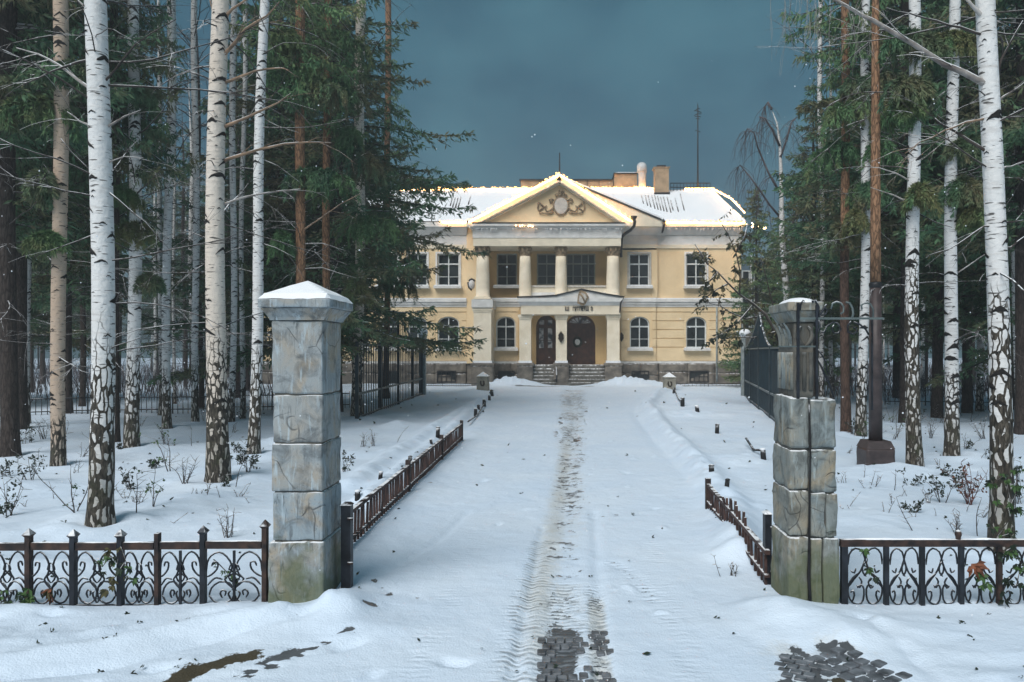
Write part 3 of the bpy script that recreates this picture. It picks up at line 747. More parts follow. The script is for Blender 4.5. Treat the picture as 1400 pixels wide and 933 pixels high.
# wet paving stones showing through the snow: stones of the drive
drive = bpy.data.objects['driveway']
def stone_patch(cx, cy, ang, nu, nv, su, sv, keep, parent):
    for iu in range(nu):
        for iv in range(nv):
            u = (iu - nu / 2 + 0.5 + (0.5 if iv % 2 else 0)) * su; w = (iv - nv / 2 + 0.5) * sv
            x = cx + u * math.cos(ang) - w * math.sin(ang); y = cy + u * math.sin(ang) + w * math.cos(ang)
            if vnoise(np.array(x * 6), np.array(y * 5), 91) < keep: continue
            mb = MB(); z = zs(x, y) - 0.012
            pts = []
            for q in range(8):
                a = (0.66, 0.91, 2.23, 2.48, 3.80, 4.05, 5.37, 5.62)[q]
                ru = su * 0.455 * rnd.uniform(0.88, 1.0); rv = sv * 0.45 * rnd.uniform(0.88, 1.0)
                sq = 1 / max(abs(math.cos(a)), abs(math.sin(a)))
                pu, pv = ru * math.cos(a) * sq, rv * math.sin(a) * sq
                pts.append((x + pu * math.cos(ang) - pv * math.sin(ang), y + pu * math.sin(ang) + pv * math.cos(ang)))
            tz = 0.0145 + rnd.uniform(-0.004, 0.002)
            vs = [(px, py, z - 0.02) for px, py in pts] + [(px, py, z + tz - 0.004) for px, py in pts] + \
                 [(x + (px - x) * 0.92, y + (py - y) * 0.92, z + tz) for px, py in pts]
            fs = [(i, (i + 1) % 8, 8 + (i + 1) % 8, 8 + i) for i in range(8)] + [(8 + i, 8 + (i + 1) % 8, 16 + (i + 1) % 8, 16 + i) for i in range(8)] + [tuple(range(16, 24))]
            mb.add(vs, fs, 0, False)
            mb.build('paving_stone', M['paver'], parent)
x, y = G(768, 905); stone_patch(x, y, 0.03, 5, 9, 0.062, 0.095, 0.42, drive)
x, y = G(822, 893); stone_patch(x, y, 0.06, 2, 10, 0.062, 0.085, 0.52, drive)
gnd = bpy.data.objects['ground']
x, y = G(1172, 918); stone_patch(x, y, 0.55, 4, 7, 0.10, 0.085, 0.44, gnd)
x, y = G(1092, 912); stone_patch(x, y, -0.5, 4, 5, 0.075, 0.07, 0.5, gnd)

# ------------------------------------------------------------------ the mansion
HYP = 44.0                                   # the plane of the main wall
house = thing('mansion', (0, HYP, 0), 'yellow two storey mansion with columned portico and snowy roof at the end of the drive', 'mansion')
WL, WR = PX(352, HYP), PX(1012, HYP)
def hx(px, Y=HYP): return PX(px, Y)
def hz(py, Y=HYP): return PZ(py, Y)

def arch_pts(x0, x1, zs_, zt, n=9):
    """points of a segmental or round arch head from right to left"""
    c, a, b = (x0 + x1) / 2, (x1 - x0) / 2, zt - zs_
    return [(c + a * math.cos(PI * i / n), zs_ + b * math.sin(PI * i / n)) for i in range(n + 1)]

def wall_open(mb, x0, x1, z0, z1, y, ops, depth=0.35, mi=0):
    """a wall face with reveals round its openings; ops: (x0, x1, z0, z1, rise of the arch or 0)"""
    xs_ = sorted(set([x0, x1] + [o[0] for o in ops] + [o[1] for o in ops]))
    zs_ = sorted(set([z0, z1] + [o[2] for o in ops] + [o[3] for o in ops]))
    for a, b in zip(xs_[:-1], xs_[1:]):
        for c, d in zip(zs_[:-1], zs_[1:]):
            mx, mz = (a + b) / 2, (c + d) / 2
            if any(o[0] < mx < o[1] and o[2] < mz < o[3] for o in ops): continue
            mb.add([(a, y, c), (b, y, c), (b, y, d), (a, y, d)], [(0, 1, 2, 3)], mi)
    for (a, b, c, d, rise) in ops:
        yb = y + depth; sp = d - rise
        mb.add([(a, y, c), (a, yb, c), (a, yb, sp), (a, y, sp)], [(0, 1, 2, 3)], mi)
        mb.add([(b, y, c), (b, y, sp), (b, yb, sp), (b, yb, c)], [(0, 1, 2, 3)], mi)
        mb.add([(a, y, c), (b, y, c), (b, yb, c), (a, yb, c)], [(0, 1, 2, 3)], mi)
        if rise <= 0:
            mb.add([(a, y, d), (a, yb, d), (b, yb, d), (b, y, d)], [(0, 1, 2, 3)], mi)
        else:
            pts = arch_pts(a, b, sp, d, 10)
            for k, ((p, q), (r, s_)) in enumerate(zip(pts[:-1], pts[1:])):
                mb.add([(p, y, q), (p, y, d), (r, y, d), (r, y, s_)], [(0, 1, 2, 3)], mi)
                mb.add([(p, y, q), (r, y, s_), (r, yb, s_), (p, yb, q)], [(0, 1, 2, 3)], mi)

def window(x0, x1, z0, z1, y, rise=0.0, cols=2, fr='frame', sill=True, rows=(0.32, 0.62), wide=None, par=None):
    """frame with bars, panes as sub-parts, sill"""
    par = par or house
    mb = MB(); t = 0.075; yf, yb = y + 0.02, y + 0.12; sp = z1 - rise
    mb.box(x0, x0 + t, yf, yb, z0, sp); mb.box(x1 - t, x1, yf, yb, z0, sp); mb.box(x0 + t, x1 - t, yf, yb, z0, z0 + t)
    H = z1 - z0
    ztr = z0 + H * (1 - rows[0])
    if rise > 0: ztr = min(ztr, sp)
    mb.box(x0 + t, x1 - t, yf - 0.01, yb - 0.012, ztr - t * 0.55, ztr + t * 0.55)
    if rise > 0:
        o_ = arch_pts(x0, x1, sp, z1, 10); i_ = arch_pts(x0 + t, x1 - t, sp, z1 - t, 10)
        for k in range(10):
            a, b, c, d = o_[k], o_[k + 1], i_[k + 1], i_[k]
            mb.prism_y([d, a, b, c], yf, yb)
    else:
        mb.box(x0 + t, x1 - t, yf, yb, z1 - t, z1)
    xsw = wide or [x0 + (x1 - x0) * k / cols for k in range(cols + 1)]
    cxs = xsw[1:-1]
    for q in cxs: mb.box(q - t * 0.42, q + t * 0.42, yf + 0.004, yb - 0.006, z0 + t, z1 - t - (0.02 if rise > 0 else 0))
    zb = z0 + (ztr - z0) * 0.42
    for a, b in zip(xsw[:-1], xsw[1:]): mb.box(a + t * 0.45, b - t * 0.45, yf + 0.03, yb - 0.02, zb - 0.016, zb + 0.016)
    w = mb.build('window', M[fr], par)
    yp = y + 0.085
    for a, b in zip(xsw[:-1], xsw[1:]):
        for c, d in ((z0 + 0.03, zb), (zb, ztr)):
            MB().box(a + 0.03, b - 0.03, yp, yp + 0.012, c, d).build('pane', M['glass'], w)
        m2 = MB()
        if rise > 0:
            ap = [p for p in arch_pts(x0 + 0.03, x1 - 0.03, max(sp, ztr), z1 - 0.03, 16) if a + 0.03 - 1e-6 <= p[0] <= b - 0.03 + 1e-6]
            poly = [(a + 0.03, ztr), (b - 0.03, ztr)] + ap
            if abs(a - x0) > 0.1: poly.append((a + 0.03, z1 - 0.04))
            if abs(b - x1) > 0.1: poly.insert(2, (b - 0.03, z1 - 0.04))
            m2.prism_y(poly, yp, yp + 0.012)
        else:
            m2.box(a + 0.03, b - 0.03, yp, yp + 0.012, ztr, z1 - 0.03)
        m2.build('pane', M['glass'], w)
    if sill:
        s_ = MB(); s_.box(x0 - 0.16, x1 + 0.16, y - 0.5, y + 0.02, z0 - 0.16, z0 - 0.02); s_.build('sill', M['trim'], w)
        s2 = MB(); s2.box(x0 - 0.13, x1 + 0.13, y - 0.47, y + 0.0, z0 - 0.018, z0 + 0.02); s2.build('snow_line', M['snow'], w)
    return w

zB = hz(497)                       # top of the stone base
zF0, zF1 = hz(420), hz(408)        # string course
zW0, zW1 = hz(340), hz(335)        # band under the entablature
zE = hz(308)                       # eaves
UP = [(598, 628), (938, 966)]; UPC = [(860, 888)]
LO = [(598, 628), (938, 966)]; LOC = [(861, 888)]
for k in range(5): UP.append((398 + k * 40, 424 + k * 40)); LO.append((398 + k * 40, 424 + k * 40))
yC = HYP - 0.12                    # the centre block stands slightly proud
def op(px0, px1, py1, py0, rise, Y): return (PX(px0, Y), PX(px1, Y), PZ(py0, Y), PZ(py1, Y), rise)
ups = [op(a, b, 347, 391, 0, HYP) for a, b in UP]; los = [op(a, b, 433, 476, 0.42, HYP) for a, b in LO]
upc = [op(860, 888, 347, 391, 0, yC)]; loc_ = [op(861, 888, 433, 476, 0.42, yC)]
xc0, xc1 = PX(638, yC), PX(897, yC)
mb = MB()
wall_open(mb, WL, xc0, zF1, zW0, HYP, [o for o in ups if o[0] < xc0]); wall_open(mb, xc1, WR, zF1, zW0, HYP, [o for o in ups if o[0] > xc1])
wall_open(mb, WL, xc0, zB, zF0, HYP, [o for o in los if o[0] < xc0]); wall_open(mb, xc1, WR, zB, zF0, HYP, [o for o in los if o[0] > xc1])
mb.box(WR - 0.02, WR, HYP, HYP + 10, zB, zE); mb.box(WL, WL + 0.02, HYP, HYP + 10, zB, zE); mb.box(WL, WR, HYP + 9.9, HYP + 10, 0, zE)
mb.build('wall', M['wall'], house)
# centre block: right bay, left bay and the recessed loggia
mb = MB()
xl0, xl1 = PX(664, yC), PX(846, yC)
yL = HYP + 0.7
wall_open(mb, xl1, xc1, zF1, zW0 - 0.1, yC, upc); mb.build('upper_wall', M['wall'], house); mb = MB(); wall_open(mb, xl1, xc1, zB, zF0, yC, loc_)
mb.add([(xc1, yC, zB), (xc1, HYP + 0.4, zB), (xc1, HYP + 0.4, zE), (xc1, yC, zE)], [(0, 1, 2, 3)])
mb.build('centre_wall', M['wall'], house); mb = MB()
mb.add([(xc0, yC, zB), (xc0, yC, zE), (xc0, HYP + 0.4, zE), (xc0, HYP + 0.4, zB)], [(0, 1, 2, 3)])
mb.add([(xc0, yC, zB), (xl0, yC, zB), (xl0, yC, zE), (xc0, yC, zE)], [(0, 1, 2, 3)])
mb.build('corner_wall', M['wall'], house); mb = MB()
lo_l = op(678, 705, 433, 476, 0.42, yC)
wall_open(mb, xl0, PX(712, yC), zB, zF0, yC, [lo_l])
mb.build('bay_wall', M['wall'], house)
lz0 = hz(408)
L_up = [op(679, 707, 347, 391, 0, yL), op(734, 761, 347, 390, 0, yL), op(774, 814, 347, 390, 0, yL)]
mb = MB()
wall_open(mb, xl0, xl1 + 0.0, lz0 - 0.3, hz(330), yL, L_up)
mb.add([(xl1, yC, zB), (xl1, yL, zB), (xl1, yL, hz(330)), (xl1, yC, hz(330))], [(0, 3, 2, 1)])
mb.add([(xl0, yC, lz0), (xl0, yL, lz0), (xl0, yL, hz(330)), (xl0, yC, hz(330))], [(0, 1, 2, 3)])
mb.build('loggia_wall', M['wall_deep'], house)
for o in ups: window(o[0], o[1], o[2], o[3], HYP + 0.1)
for o in los: window(o[0], o[1], o[2], o[3], HYP + 0.1, 0.42)
for o in upc: window(o[0], o[1], o[2], o[3], yC + 0.1)
for o in loc_ + [lo_l]: window(o[0], o[1], o[2], o[3], yC + 0.1, 0.42)
window(*L_up[0][:4], yL + 0.05, fr='frame_grey'); window(*L_up[1][:4], yL + 0.05, fr='frame_grey', sill=False)
o = L_up[2]; w4 = [o[0], o[0] + (o[1] - o[0]) * 0.24, o[0] + (o[1] - o[0]) * 0.53, o[0] + (o[1] - o[0]) * 0.76, o[1]]
window(*o[:4], yL + 0.05, fr='frame_grey', sill=False, wide=w4)
# architraves of the wing windows
for o, yy in [(o, HYP) for o in ups] + [(o, yC) for o in upc]:
    mb = MB(); a, b, c, d = o[0] - 0.1, o[1] + 0.1, o[2], o[3] + 0.1
    mb.box(a, o[0], yy - 0.05, yy + 0.02, c, d); mb.box(o[1], b, yy - 0.05, yy + 0.02, c, d); mb.box(o[0], o[1], yy - 0.05, yy + 0.02, o[3], d)
    mb.build('architrave', M['trim'] if yy == HYP else M['stucco_pale'], house)
# rusticated courses of the ground storey (proud bands, recessed joints)
def bands(x0, x1, y, ops, pys, top, bot, end):
    zj = [top] + [hz(p) for p in pys] + [bot]
    for a, b in zip(zj[:-1], zj[1:]):
        z1_, z0_ = a - 0.028, b + 0.028
        cut = sorted([(o[0] - 0.14, o[1] + 0.14) for o in ops if o[2] < (z0_ + z1_) / 2 < o[3] + 0.12])
        x = x0
        for c0, c1 in cut + [(x1, x1)]:
            if c0 - x > 0.08:
                MB().box(x, c0, y - 0.045, y + 0.01, z0_, z1_).build('rusticated_band', M[end], house)
            x = max(x, c1)
bands(xc1 + 0.02, WR - 0.35, HYP, [o for o in los if o[0] > xc1], (427, 439, 451, 463, 475), zF0, zB + 0.12, 'wall')
bands(WL, xc0 - 0.02, HYP, [o for o in los if o[0] < xc0], (427, 439, 451, 463, 475), zF0, zB + 0.12, 'wall')
bands(PX(849, yC), xc1 - 0.02, yC, loc_, (427, 439, 451, 463, 475), zF0, zB + 0.12, 'wall')
bands(PX(673, yC), PX(710, yC), yC, [lo_l], (427, 439, 475), zF0, zB + 0.12, 'wall')
# corner pilasters
for px0, px1, yy in ((1003, 1012, HYP), (891, 898, yC)):
    MB().box(PX(px0, yy), PX(px1, yy) + 0.03, yy - 0.08, yy + 0.01, zF1 + 0.02, zW0 - 0.1).build('pilaster', M['wall'], house)
MB().box(PX(1003, HYP), PX(1012, HYP) + 0.03, HYP - 0.08, HYP + 0.01, zB + 0.12, zF0).build('pilaster', M['wall'], house)
# string course, entablature, cornice
def course(x0, x1, y, z0, z1, out, mat, nm, snow=True):
    mb = MB(); h = z1 - z0
    mb.box(x0, x1, y - out * 0.35, y + 0.05, z0, z0 + h * 0.3); mb.box(x0, x1, y - out * 0.65, y + 0.05, z0 + h * 0.3, z0 + h * 0.62); mb.box(x0, x1, y - out, y + 0.05, z0 + h * 0.62, z1)
    o = mb.build(nm, M[mat], house)
    if snow: MB().box(x0 + 0.02, x1 - 0.02, y - out + 0.02, y + 0.04, z1, z1 + 0.05).build('snow_line', M['snow'], o)
for x0, x1, yy in ((WL, xc0, HYP), (xc1, WR + 0.06, HYP), (PX(846, yC), xc1, yC), (PX(664, yC), PX(712, yC), yC)):
    course(x0, x1, yy, zF0, zF1 - 0.05, 0.22, 'trim', 'string_course')
    MB().box(x0, x1, yy - 0.10, yy + 0.02, zB, zB + 0.12).build('plinth_cap', M['trim'], house)
for x0, x1, yy in ((WL, xc0, HYP), (xc1, WR + 0.06, HYP), (PX(848, yC), xc1 + 0.04, yC)):
    MB().box(x0, x1, yy - 0.07, yy + 0.05, zW0, zW1).build('frieze_band', M['cornice'], house)
    mb = MB(); mb.box(x0, x1, yy - 0.04, yy + 0.3, zW1, hz(322)); o = mb.build('frieze', M['trim'], house)
    mb = MB(); mb.frust((x0 + x1) / 2, yy + 0.2, hz(322), hz(312), (x1 - x0) / 2, 0.30, (x1 - x0) / 2 + 0.05, 0.62); mb.box(x0 - 0.08, x1 + 0.08, yy - 0.5, yy + 0.8, hz(312), zE)
    mb.build('cornice', M['trim'], house)
# stone base: dressed slabs
def slabs(px0, px1, y, holes, seed):
    x = PX(px0, y); xe = PX(px1, y); q = random.Random(seed)
    while x < xe - 0.05:
        w = min(q.uniform(0.9, 1.7), xe - x)
        if xe - x - w < 0.4: w = xe - x
        zc = zB * q.uniform(0.42, 0.6)
        for z0_, z1_ in ((-0.15, zc), (zc, zB - 0.01)):
            mb = MB(); block(mb, x + 0.008, x + w - 0.008, y - 0.12 - q.uniform(0, 0.03), y + 0.1, z0_ + 0.006, z1_ - 0.006, 0.025, 0.05, 4, seed)
            mb.build('stone_slab', M['base_stone'], house)
        x += w
slabs(352, 638, HYP, [], 1); slabs(900, 1013, HYP, [], 2); slabs(849, 900, yC, [], 3); slabs(672, 712, yC, [], 4)
MB().box(WL, WR, HYP + 0.08, HYP + 0.12, -0.3, zB).build('foundation', M['base_stone'], house)
MB().box(xc0, xc1, yC + 0.08, HYP + 0.07, -0.3, zB).build('foundation', M['base_stone'], house)
for px0, px1, yy in ((598, 624, HYP), (681, 704, yC), (863, 887, yC), (942, 968, HYP), (520, 546, HYP), (440, 466, HYP)):
    x0, x1 = PX(px0, yy), PX(px1, yy); z0_, z1_ = hz(523), hz(507); yf = yy - 0.2
    mb = MB(); t = 0.06
    mb.box(x0, x1, yf, yf + 0.1, z0_, z0_ + t); mb.box(x0, x1, yf, yf + 0.1, z1_ - t, z1_); mb.box(x0, x0 + t, yf, yf + 0.1, z0_ + t, z1_ - t); mb.box(x1 - t, x1, yf, yf + 0.1, z0_ + t, z1_ - t)
    for k in range(1, 4):
        xx = x0 + (x1 - x0) * k / 4; mb.box(xx - 0.018, xx + 0.018, yf + 0.01, yf + 0.05, z0_ + t, z1_ - t)
    mb.box(x0 + t, x1 - t, yf + 0.015, yf + 0.045, (z0_ + z1_) / 2 - 0.018, (z0_ + z1_) / 2 + 0.018)
    w = mb.build('cellar_window', M['dark_metal'], house)
    MB().box(x0 + 0.02, x1 - 0.02, yf + 0.06, yf + 0.09, z0_ + 0.02, z1_ - 0.02).build('pane', M['glass'], w)

# giant columns of the upper portico
yP = 42.75                           # axis of the column row
def capital_mesh():
    mb = MB(); r = 0.36
    mb.lathe([(r, 0), (r * 1.06, 0.02), (r * 1.06, 0.07), (r * 0.98, 0.09), (r * 1.02, 0.3), (r * 1.25, 0.5), (r * 1.3, 0.53)], 0, 0, 20)
    for row, (z, h, n, off, rr) in enumerate(((0.08, 0.22, 8, 0, 1.05), (0.2, 0.26, 8, PI / 8, 1.12))):
        for k in range(n):
            a = 2 * PI * k / n + off; c, s_ = math.cos(a), math.sin(a); R0 = r * rr
            def q(u, w, z_): return ((R0 + u) * c - w * s_, (R0 + u) * s_ + w * c, z_)
            mb.add([q(0, -0.09, z), q(0, 0.09, z), q(0.035, 0.1, z + h * 0.6), q(0.035, -0.1, z + h * 0.6), q(0.12, 0.05, z + h), q(0.12, -0.05, z + h), q(0.09, 0, z + h * 0.55), q(0.14, 0, z + h * 0.85)],
                   [(0, 1, 2, 3), (3, 2, 4, 5), (3, 6, 7, 5), (6, 2, 4, 7), (0, 6, 3), (0, 1, 6), (1, 2, 6)])
    for k in range(4):
        a = PI / 4 + k * PI / 2; c, s_ = math.cos(a), math.sin(a)
        pts = []
        for j in range(12):
            t = j / 11 * 2.6 * PI; q = 0.11 * (1 - j / 14)
            pts.append((c * (0.50 + q * math.cos(t)), s_ * (0.50 + q * math.cos(t)), 0.43 + q * math.sin(t)))
        mb.tube(pts, 0.032, 5)
    mb.frust(0, 0, 0.53, 0.6, 0.47, 0.47, 0.50, 0.50)
    mb.ball((0, -0.46, 0.52), 0.07)
    return mb
shaft_h = PZ(350, yP) - PZ(408, yP)
colz = PZ(409, yP)
cols = []
cap_h = PZ(337, yP) - PZ(352, yP)
for k, (px, w) in enumerate(((660, 19), (718, 17), (767, 16.5), (838, 18.5))):
    x = PX(px, yP); r = w * yP / F / 2
    mb = MB()
    prof = [(r * 1.0, colz + 0.16)] + [(r * (1 - 0.14 * (t ** 1.8)), colz + 0.16 + (shaft_h - 0.16) * t) for t in (0.0, 0.2, 0.4, 0.6, 0.8, 1.0)]
    mb.lathe(prof, x, yP, 28)
    c = mb.build('column', M['column'], house)
    mb = MB(); mb.frust(x, yP, colz - 0.02, colz + 0.06, r * 1.22, r * 1.22, r * 1.2, r * 1.2); mb.lathe([(r * 1.18, colz + 0.06), (r * 1.2, colz + 0.1), (r * 1.06, colz + 0.15), (r * 1.02, colz + 0.17)], x, yP, 28)
    mb.build('column_base', M['column'], c)
    cm = capital_mesh(); s_ = r * 0.86 / 0.36 * 0.94; zz = colz + shaft_h - 0.02
    cm.v = [(x + p[0] * s_, yP + p[1] * s_, zz + p[2] * (cap_h + 0.02) / 0.6) for p in cm.v]
    cm.build('capital', M['carving'], c)
# entablature and pediment
yE0 = yP - 0.48
eX0, eX1 = PX(647, yE0), PX(849, yE0)
z337, z324, z313, z303 = PZ(336.5, yE0), PZ(325, yE0), PZ(313, yE0), PZ(305, yE0)
mb = MB(); mb.box(eX0, eX1, yE0, HYP + 0.6, z337, z324 - 0.02); mb.build('architrave_beam', M['cornice'], house)
mb = MB(); mb.box(eX0 - 0.03, eX1 + 0.03, yE0 - 0.03, HYP + 0.6, z324 - 0.02, z313); mb.build('frieze', M['trim'], house)
pX0, pX1, apx = PX(640, yE0 - 0.3), PX(861, yE0 - 0.3), PX(765, yE0 - 0.3)
mb = MB(); mb.frust((eX0 + eX1) / 2, (yE0 + HYP) / 2, z313, z313 + 0.12, (eX1 - eX0) / 2 + 0.05, (HYP - yE0) / 2 + 0.05, (eX1 - eX0) / 2 + 0.2, (HYP - yE0) / 2 + 0.2)
mb.box(pX0, pX1, yE0 - 0.3, HYP + 0.5, z313 + 0.12, z303 - 0.02); mb.build('cornice', M['trim'], house)
MB().box(pX0 + 0.2, pX1 - 0.25, yE0 - 0.33, yE0 - 0.302, z303 - 0.075, z303 - 0.015).build('gutter', M['dark_metal'], house)
zA = PZ(240, yE0 - 0.3)
MB().prism_y([(pX0 + 0.45, z303 - 0.02), (pX1 - 0.45, z303 - 0.02), (apx, zA - 0.45)], yE0 + 0.12, yE0 + 0.5).build('tympanum', M['wall'], house)
def raking(xa, za, xb, zb, th, y0, y1, nm, mat, par=None):
    d = Vector((xb - xa, 0, zb - za)).normalized(); nrm = Vector((-d.z, 0, d.x))
    if nrm.z < 0: nrm = -nrm
    p = [(xa - nrm.x * th, za - nrm.z * th), (xb - nrm.x * th, zb - nrm.z * th), (xb, zb), (xa, za)]
    if xb < xa: p = p[::-1]
    return MB().prism_y(p, y0, y1).build(nm, M[mat], par or house)
for xa in (pX0, pX1):
    rk = raking(xa, z303, apx, zA, 0.30, yE0 - 0.28, yE0 + 0.3, 'raking_cornice', 'cornice')
    raking(xa * 0.96 + apx * 0.04, z303 * 0.96 + zA * 0.04 - 0.30, apx, zA - 0.30, 0.12, yE0 - 0.05, yE0 + 0.28, 'raking_moulding', 'cornice', rk)
    raking(xa, z303 + 0.075, apx, zA + 0.075, 0.072, yE0 - 0.25, yE0 + 0.3, 'snow_line', 'snow', rk)
# cartouche with garlands
em_y = yE0 + 0.1; ex, ez = PX(767, em_y), PZ(281, em_y); sc_ = em_y / F
mb = MB()
vs = [(ex + 9 * sc_ * math.cos(2 * PI * k / 20), em_y - 0.10, ez + (12 if math.sin(2 * PI * k / 20) < 0 else 10) * sc_ * math.sin(2 * PI * k / 20)) for k in range(20)]
mb.add(vs + [(p[0], em_y + 0.02, p[2]) for p in vs], [list(range(19, -1, -1))] + [(k, (k + 1) % 20, 20 + (k + 1) % 20, 20 + k) for k in range(20)])
shield = mb.build('cartouche', M['stucco_pale'], house)
def carve(pts, r, par=shield, mat='carving', n=5):
    MB().tube([(ex + a * sc_, em_y - 0.05 - 0.03 * math.sin(k), ez + b * sc_) for k, (a, b) in enumerate(pts)], r, n).build('garland', M[mat], par)
carve([(10 * math.cos(t), (13 if math.sin(t) < 0 else 11) * math.sin(t)) for t in np.linspace(0.4, 2 * PI + 0.4, 22)], 0.055)
for s_ in (-1, 1):
    carve([(s_ * a, b) for a, b in ((10, -3), (14, -7), (19, -9), (22, -5), (20, -1), (24, -3), (30, -8), (32, -4), (31, 4), (28, 2), (24, -2))], 0.05)
    carve([(s_ * a, b) for a, b in ((9, 6), (13, 9), (16, 7), (14, 3), (12, 5))], 0.045)
    carve([(s_ * a, b) for a, b in ((10, -9), (16, -11), (24, -11), (30, -10))], 0.045)
    carve([(s_ * a, b) for a, b in ((2, 12), (5, 16), (8, 14), (6, 11), (3, 13))], 0.045)
carve([(0, 11), (-1, 17), (2, 21), (4, 18), (1, 16), (-3, 18), (-2, 21)], 0.05)
# wide gable behind the pediment and its roof
yG = yE0 + 0.55
gA, gL, gR = (PX(765, yG), PZ(243, yG)), (PX(638, yG), PZ(304, yG)), (PX(905, yG), PZ(301, yG))
MB().prism_y([(gL[0], z303 - 0.1), (gR[0], z303 - 0.1), gR, gA, gL], yG, yG + 0.4).build('gable_wall', M['cornice'], house)
for a in (gL, gR): raking(a[0], a[1] + 0.05, gA[0], gA[1] + 0.05, 0.09, yG - 0.06, yG + 0.45, 'gable_edge', 'dark_metal')
mb = MB()
for a in (gL, gR):
    p = [(a[0], a[1] + 0.06), (gA[0], gA[1] + 0.06)]
    mb.add([(p[0][0], yG + 0.02, p[0][1]), (p[1][0], yG + 0.02, p[1][1]), (p[1][0], yG + 6, p[1][1]), (p[0][0], yG + 6, p[0][1]),
            (p[0][0], yG + 0.02, p[0][1] + 0.1), (p[1][0], yG + 0.02, p[1][1] + 0.1), (p[1][0], yG + 6, p[1][1] + 0.1), (p[0][0], yG + 6, p[0][1] + 0.1)],
           [(0, 1, 2, 3), (4, 5, 6, 7), (0, 1, 5, 4), (1, 2, 6, 5), (2, 3, 7, 6), (3, 0, 4, 7)])
mb.build('gable_roof', M['snow'], house)
# main hipped roof under snow
yEv, yRd = HYP - 0.5, 48.4
zEv = PZ(305, yEv); zRd = PZ(262, yRd)
rX0, rX1 = PX(352, yEv) - 0.4, PX(1020, yEv); dX0, dX1 = PX(400, yRd), PX(974, yRd)
yBk = 2 * yRd - yEv
mb = MB()
def sheet(nu, nv, fn):
    vs = [fn(i / nu, j / nv) for j in range(nv + 1) for i in range(nu + 1)]
    mb.add(vs, [(j * (nu + 1) + i, j * (nu + 1) + i + 1, (j + 1) * (nu + 1) + i + 1, (j + 1) * (nu + 1) + i) for j in range(nv) for i in range(nu)], 0, True)
def lump(x, y): return 0.10 + 0.07 * float(fbm(np.array(x * 0.9), np.array(y * 0.9), 7))
def rf(y0, y1):
    def fn(u, v_):
        xa, xb = rX0 + (dX0 - rX0) * v_, rX1 + (dX1 - rX1) * v_
        x = xa + (xb - xa) * u; y = y0 + (y1 - y0) * v_
        return (x, y, zEv + (zRd - zEv) * v_ + lump(x, y) * (1 if 0 < v_ < 1 else 0.8))
    return fn
sheet(60, 8, rf(yEv, yRd)); sheet(30, 4, rf(yBk, yRd))
def hip(xe, xr):
    def fn(u, v_):
        y = (yEv + (yBk - yEv) * u) * (1 - v_) + yRd * v_; x = xe + (xr - xe) * v_
        return (x, y, zEv + (zRd - zEv) * v_ + 0.1)
    return fn
sheet(10, 6, hip(rX1, dX1)); sheet(10, 6, hip(rX0, dX0))
mb.build('roof', M['snow'], house)
MB().box(rX0, xc0, yEv + 0.03, yEv + 0.6, zEv - 0.06, zEv + 0.06).build('eaves_board', M['trim'], house)
MB().box(PX(906, yEv), rX1, yEv + 0.03, yEv + 0.6, zEv - 0.06, zEv + 0.06).build('eaves_board', M['trim'], house)
MB().box(rX0 + 0.2, rX1 - 0.2, HYP + 0.3, HYP + 9.5, zEv - 0.3, zEv - 0.1).build('ceiling_slab', M['trim'], house)
def roof_z(x, y): return zEv + (zRd - zEv) * (y - yEv) / (yRd - yEv) + 0.14
# bare standing seams below the chimney and left of the gable
for px, pa, pb in ((877, 268, 279), (882, 268, 282), (886, 268, 284), (891, 268, 286), (895, 268, 287), (899, 269, 288), (903, 270, 289), (907, 270, 290), (912, 270, 291), (917, 275, 288), (923, 272, 290), (930, 266, 288),
                   (618, 272, 282), (622, 271, 284), (626, 271, 284), (630, 270, 284), (643, 269, 280)):
    def on_roof(p, q):
        lo, hi = yEv, yRd
        for _ in range(30):
            m_ = (lo + hi) / 2
            if PZ(q, m_) > roof_z(0, m_): lo = m_
            else: hi = m_
        return Vector((PX(p, lo), lo, roof_z(0, lo) + 0.02))
    a, b = on_roof(px, pa), on_roof(px + (pb - pa) * 0.25 * (1 if px > 760 else -1), pb)
    MB().tube([a, b], 0.035, 4).build('roof_seam', M['rust'], house)
# attic boxes, vents, chimney, masts
yA_ = 49.6
mb = MB(); mb.box(PX(712, yA_), PX(838, yA_), yA_, yA_ + 2, zRd - 0.6, PZ(247, yA_)); o = mb.build('attic', M['chimney'], house)
MB().box(PX(710, yA_), PX(838, yA_), yA_ - 0.1, yA_ + 2.1, PZ(247, yA_), PZ(245.4, yA_)).build('attic_roof', M['dark_metal'], o)
for px in (789, 803, 819, 738): MB().box(PX(px, yA_) - 0.02, PX(px, yA_) + 0.02, yA_ - 0.02, yA_, zRd, PZ(247.2, yA_)).build('attic_joint', M['dark_metal'], o)
mb = MB(); mb.box(PX(840, yA_ - 0.4), PX(871, yA_ - 0.4), yA_ - 0.4, yA_ + 1.6, zRd - 0.6, PZ(240, yA_)); o = mb.build('attic_tower', M['chimney'], house)
mb = MB(); mb.box(PX(839, yA_ - 0.5), PX(872, yA_ - 0.5), yA_ - 0.5, yA_ + 1.7, PZ(240, yA_), PZ(238.6, yA_)); mb.build('tower_roof', M['dark_metal'], o)
mb = MB(); mb.frust(PX(855.5, yA_), yA_ + 0.6, PZ(238.6, yA_), PZ(236.5, yA_), 0.75, 1.1, 0.5, 0.8); mb.build('tower_snow', M['snow'], o)
yV = 48.6
mb = MB(); mb.lathe([(0.24, roof_z(0, yRd) - 0.4), (0.24, PZ(238, yV)), (0.27, PZ(237, yV)), (0.27, PZ(236, yV))], PX(878, yV), yV, 14); o = mb.build('vent_pipe', M['vent'], house)
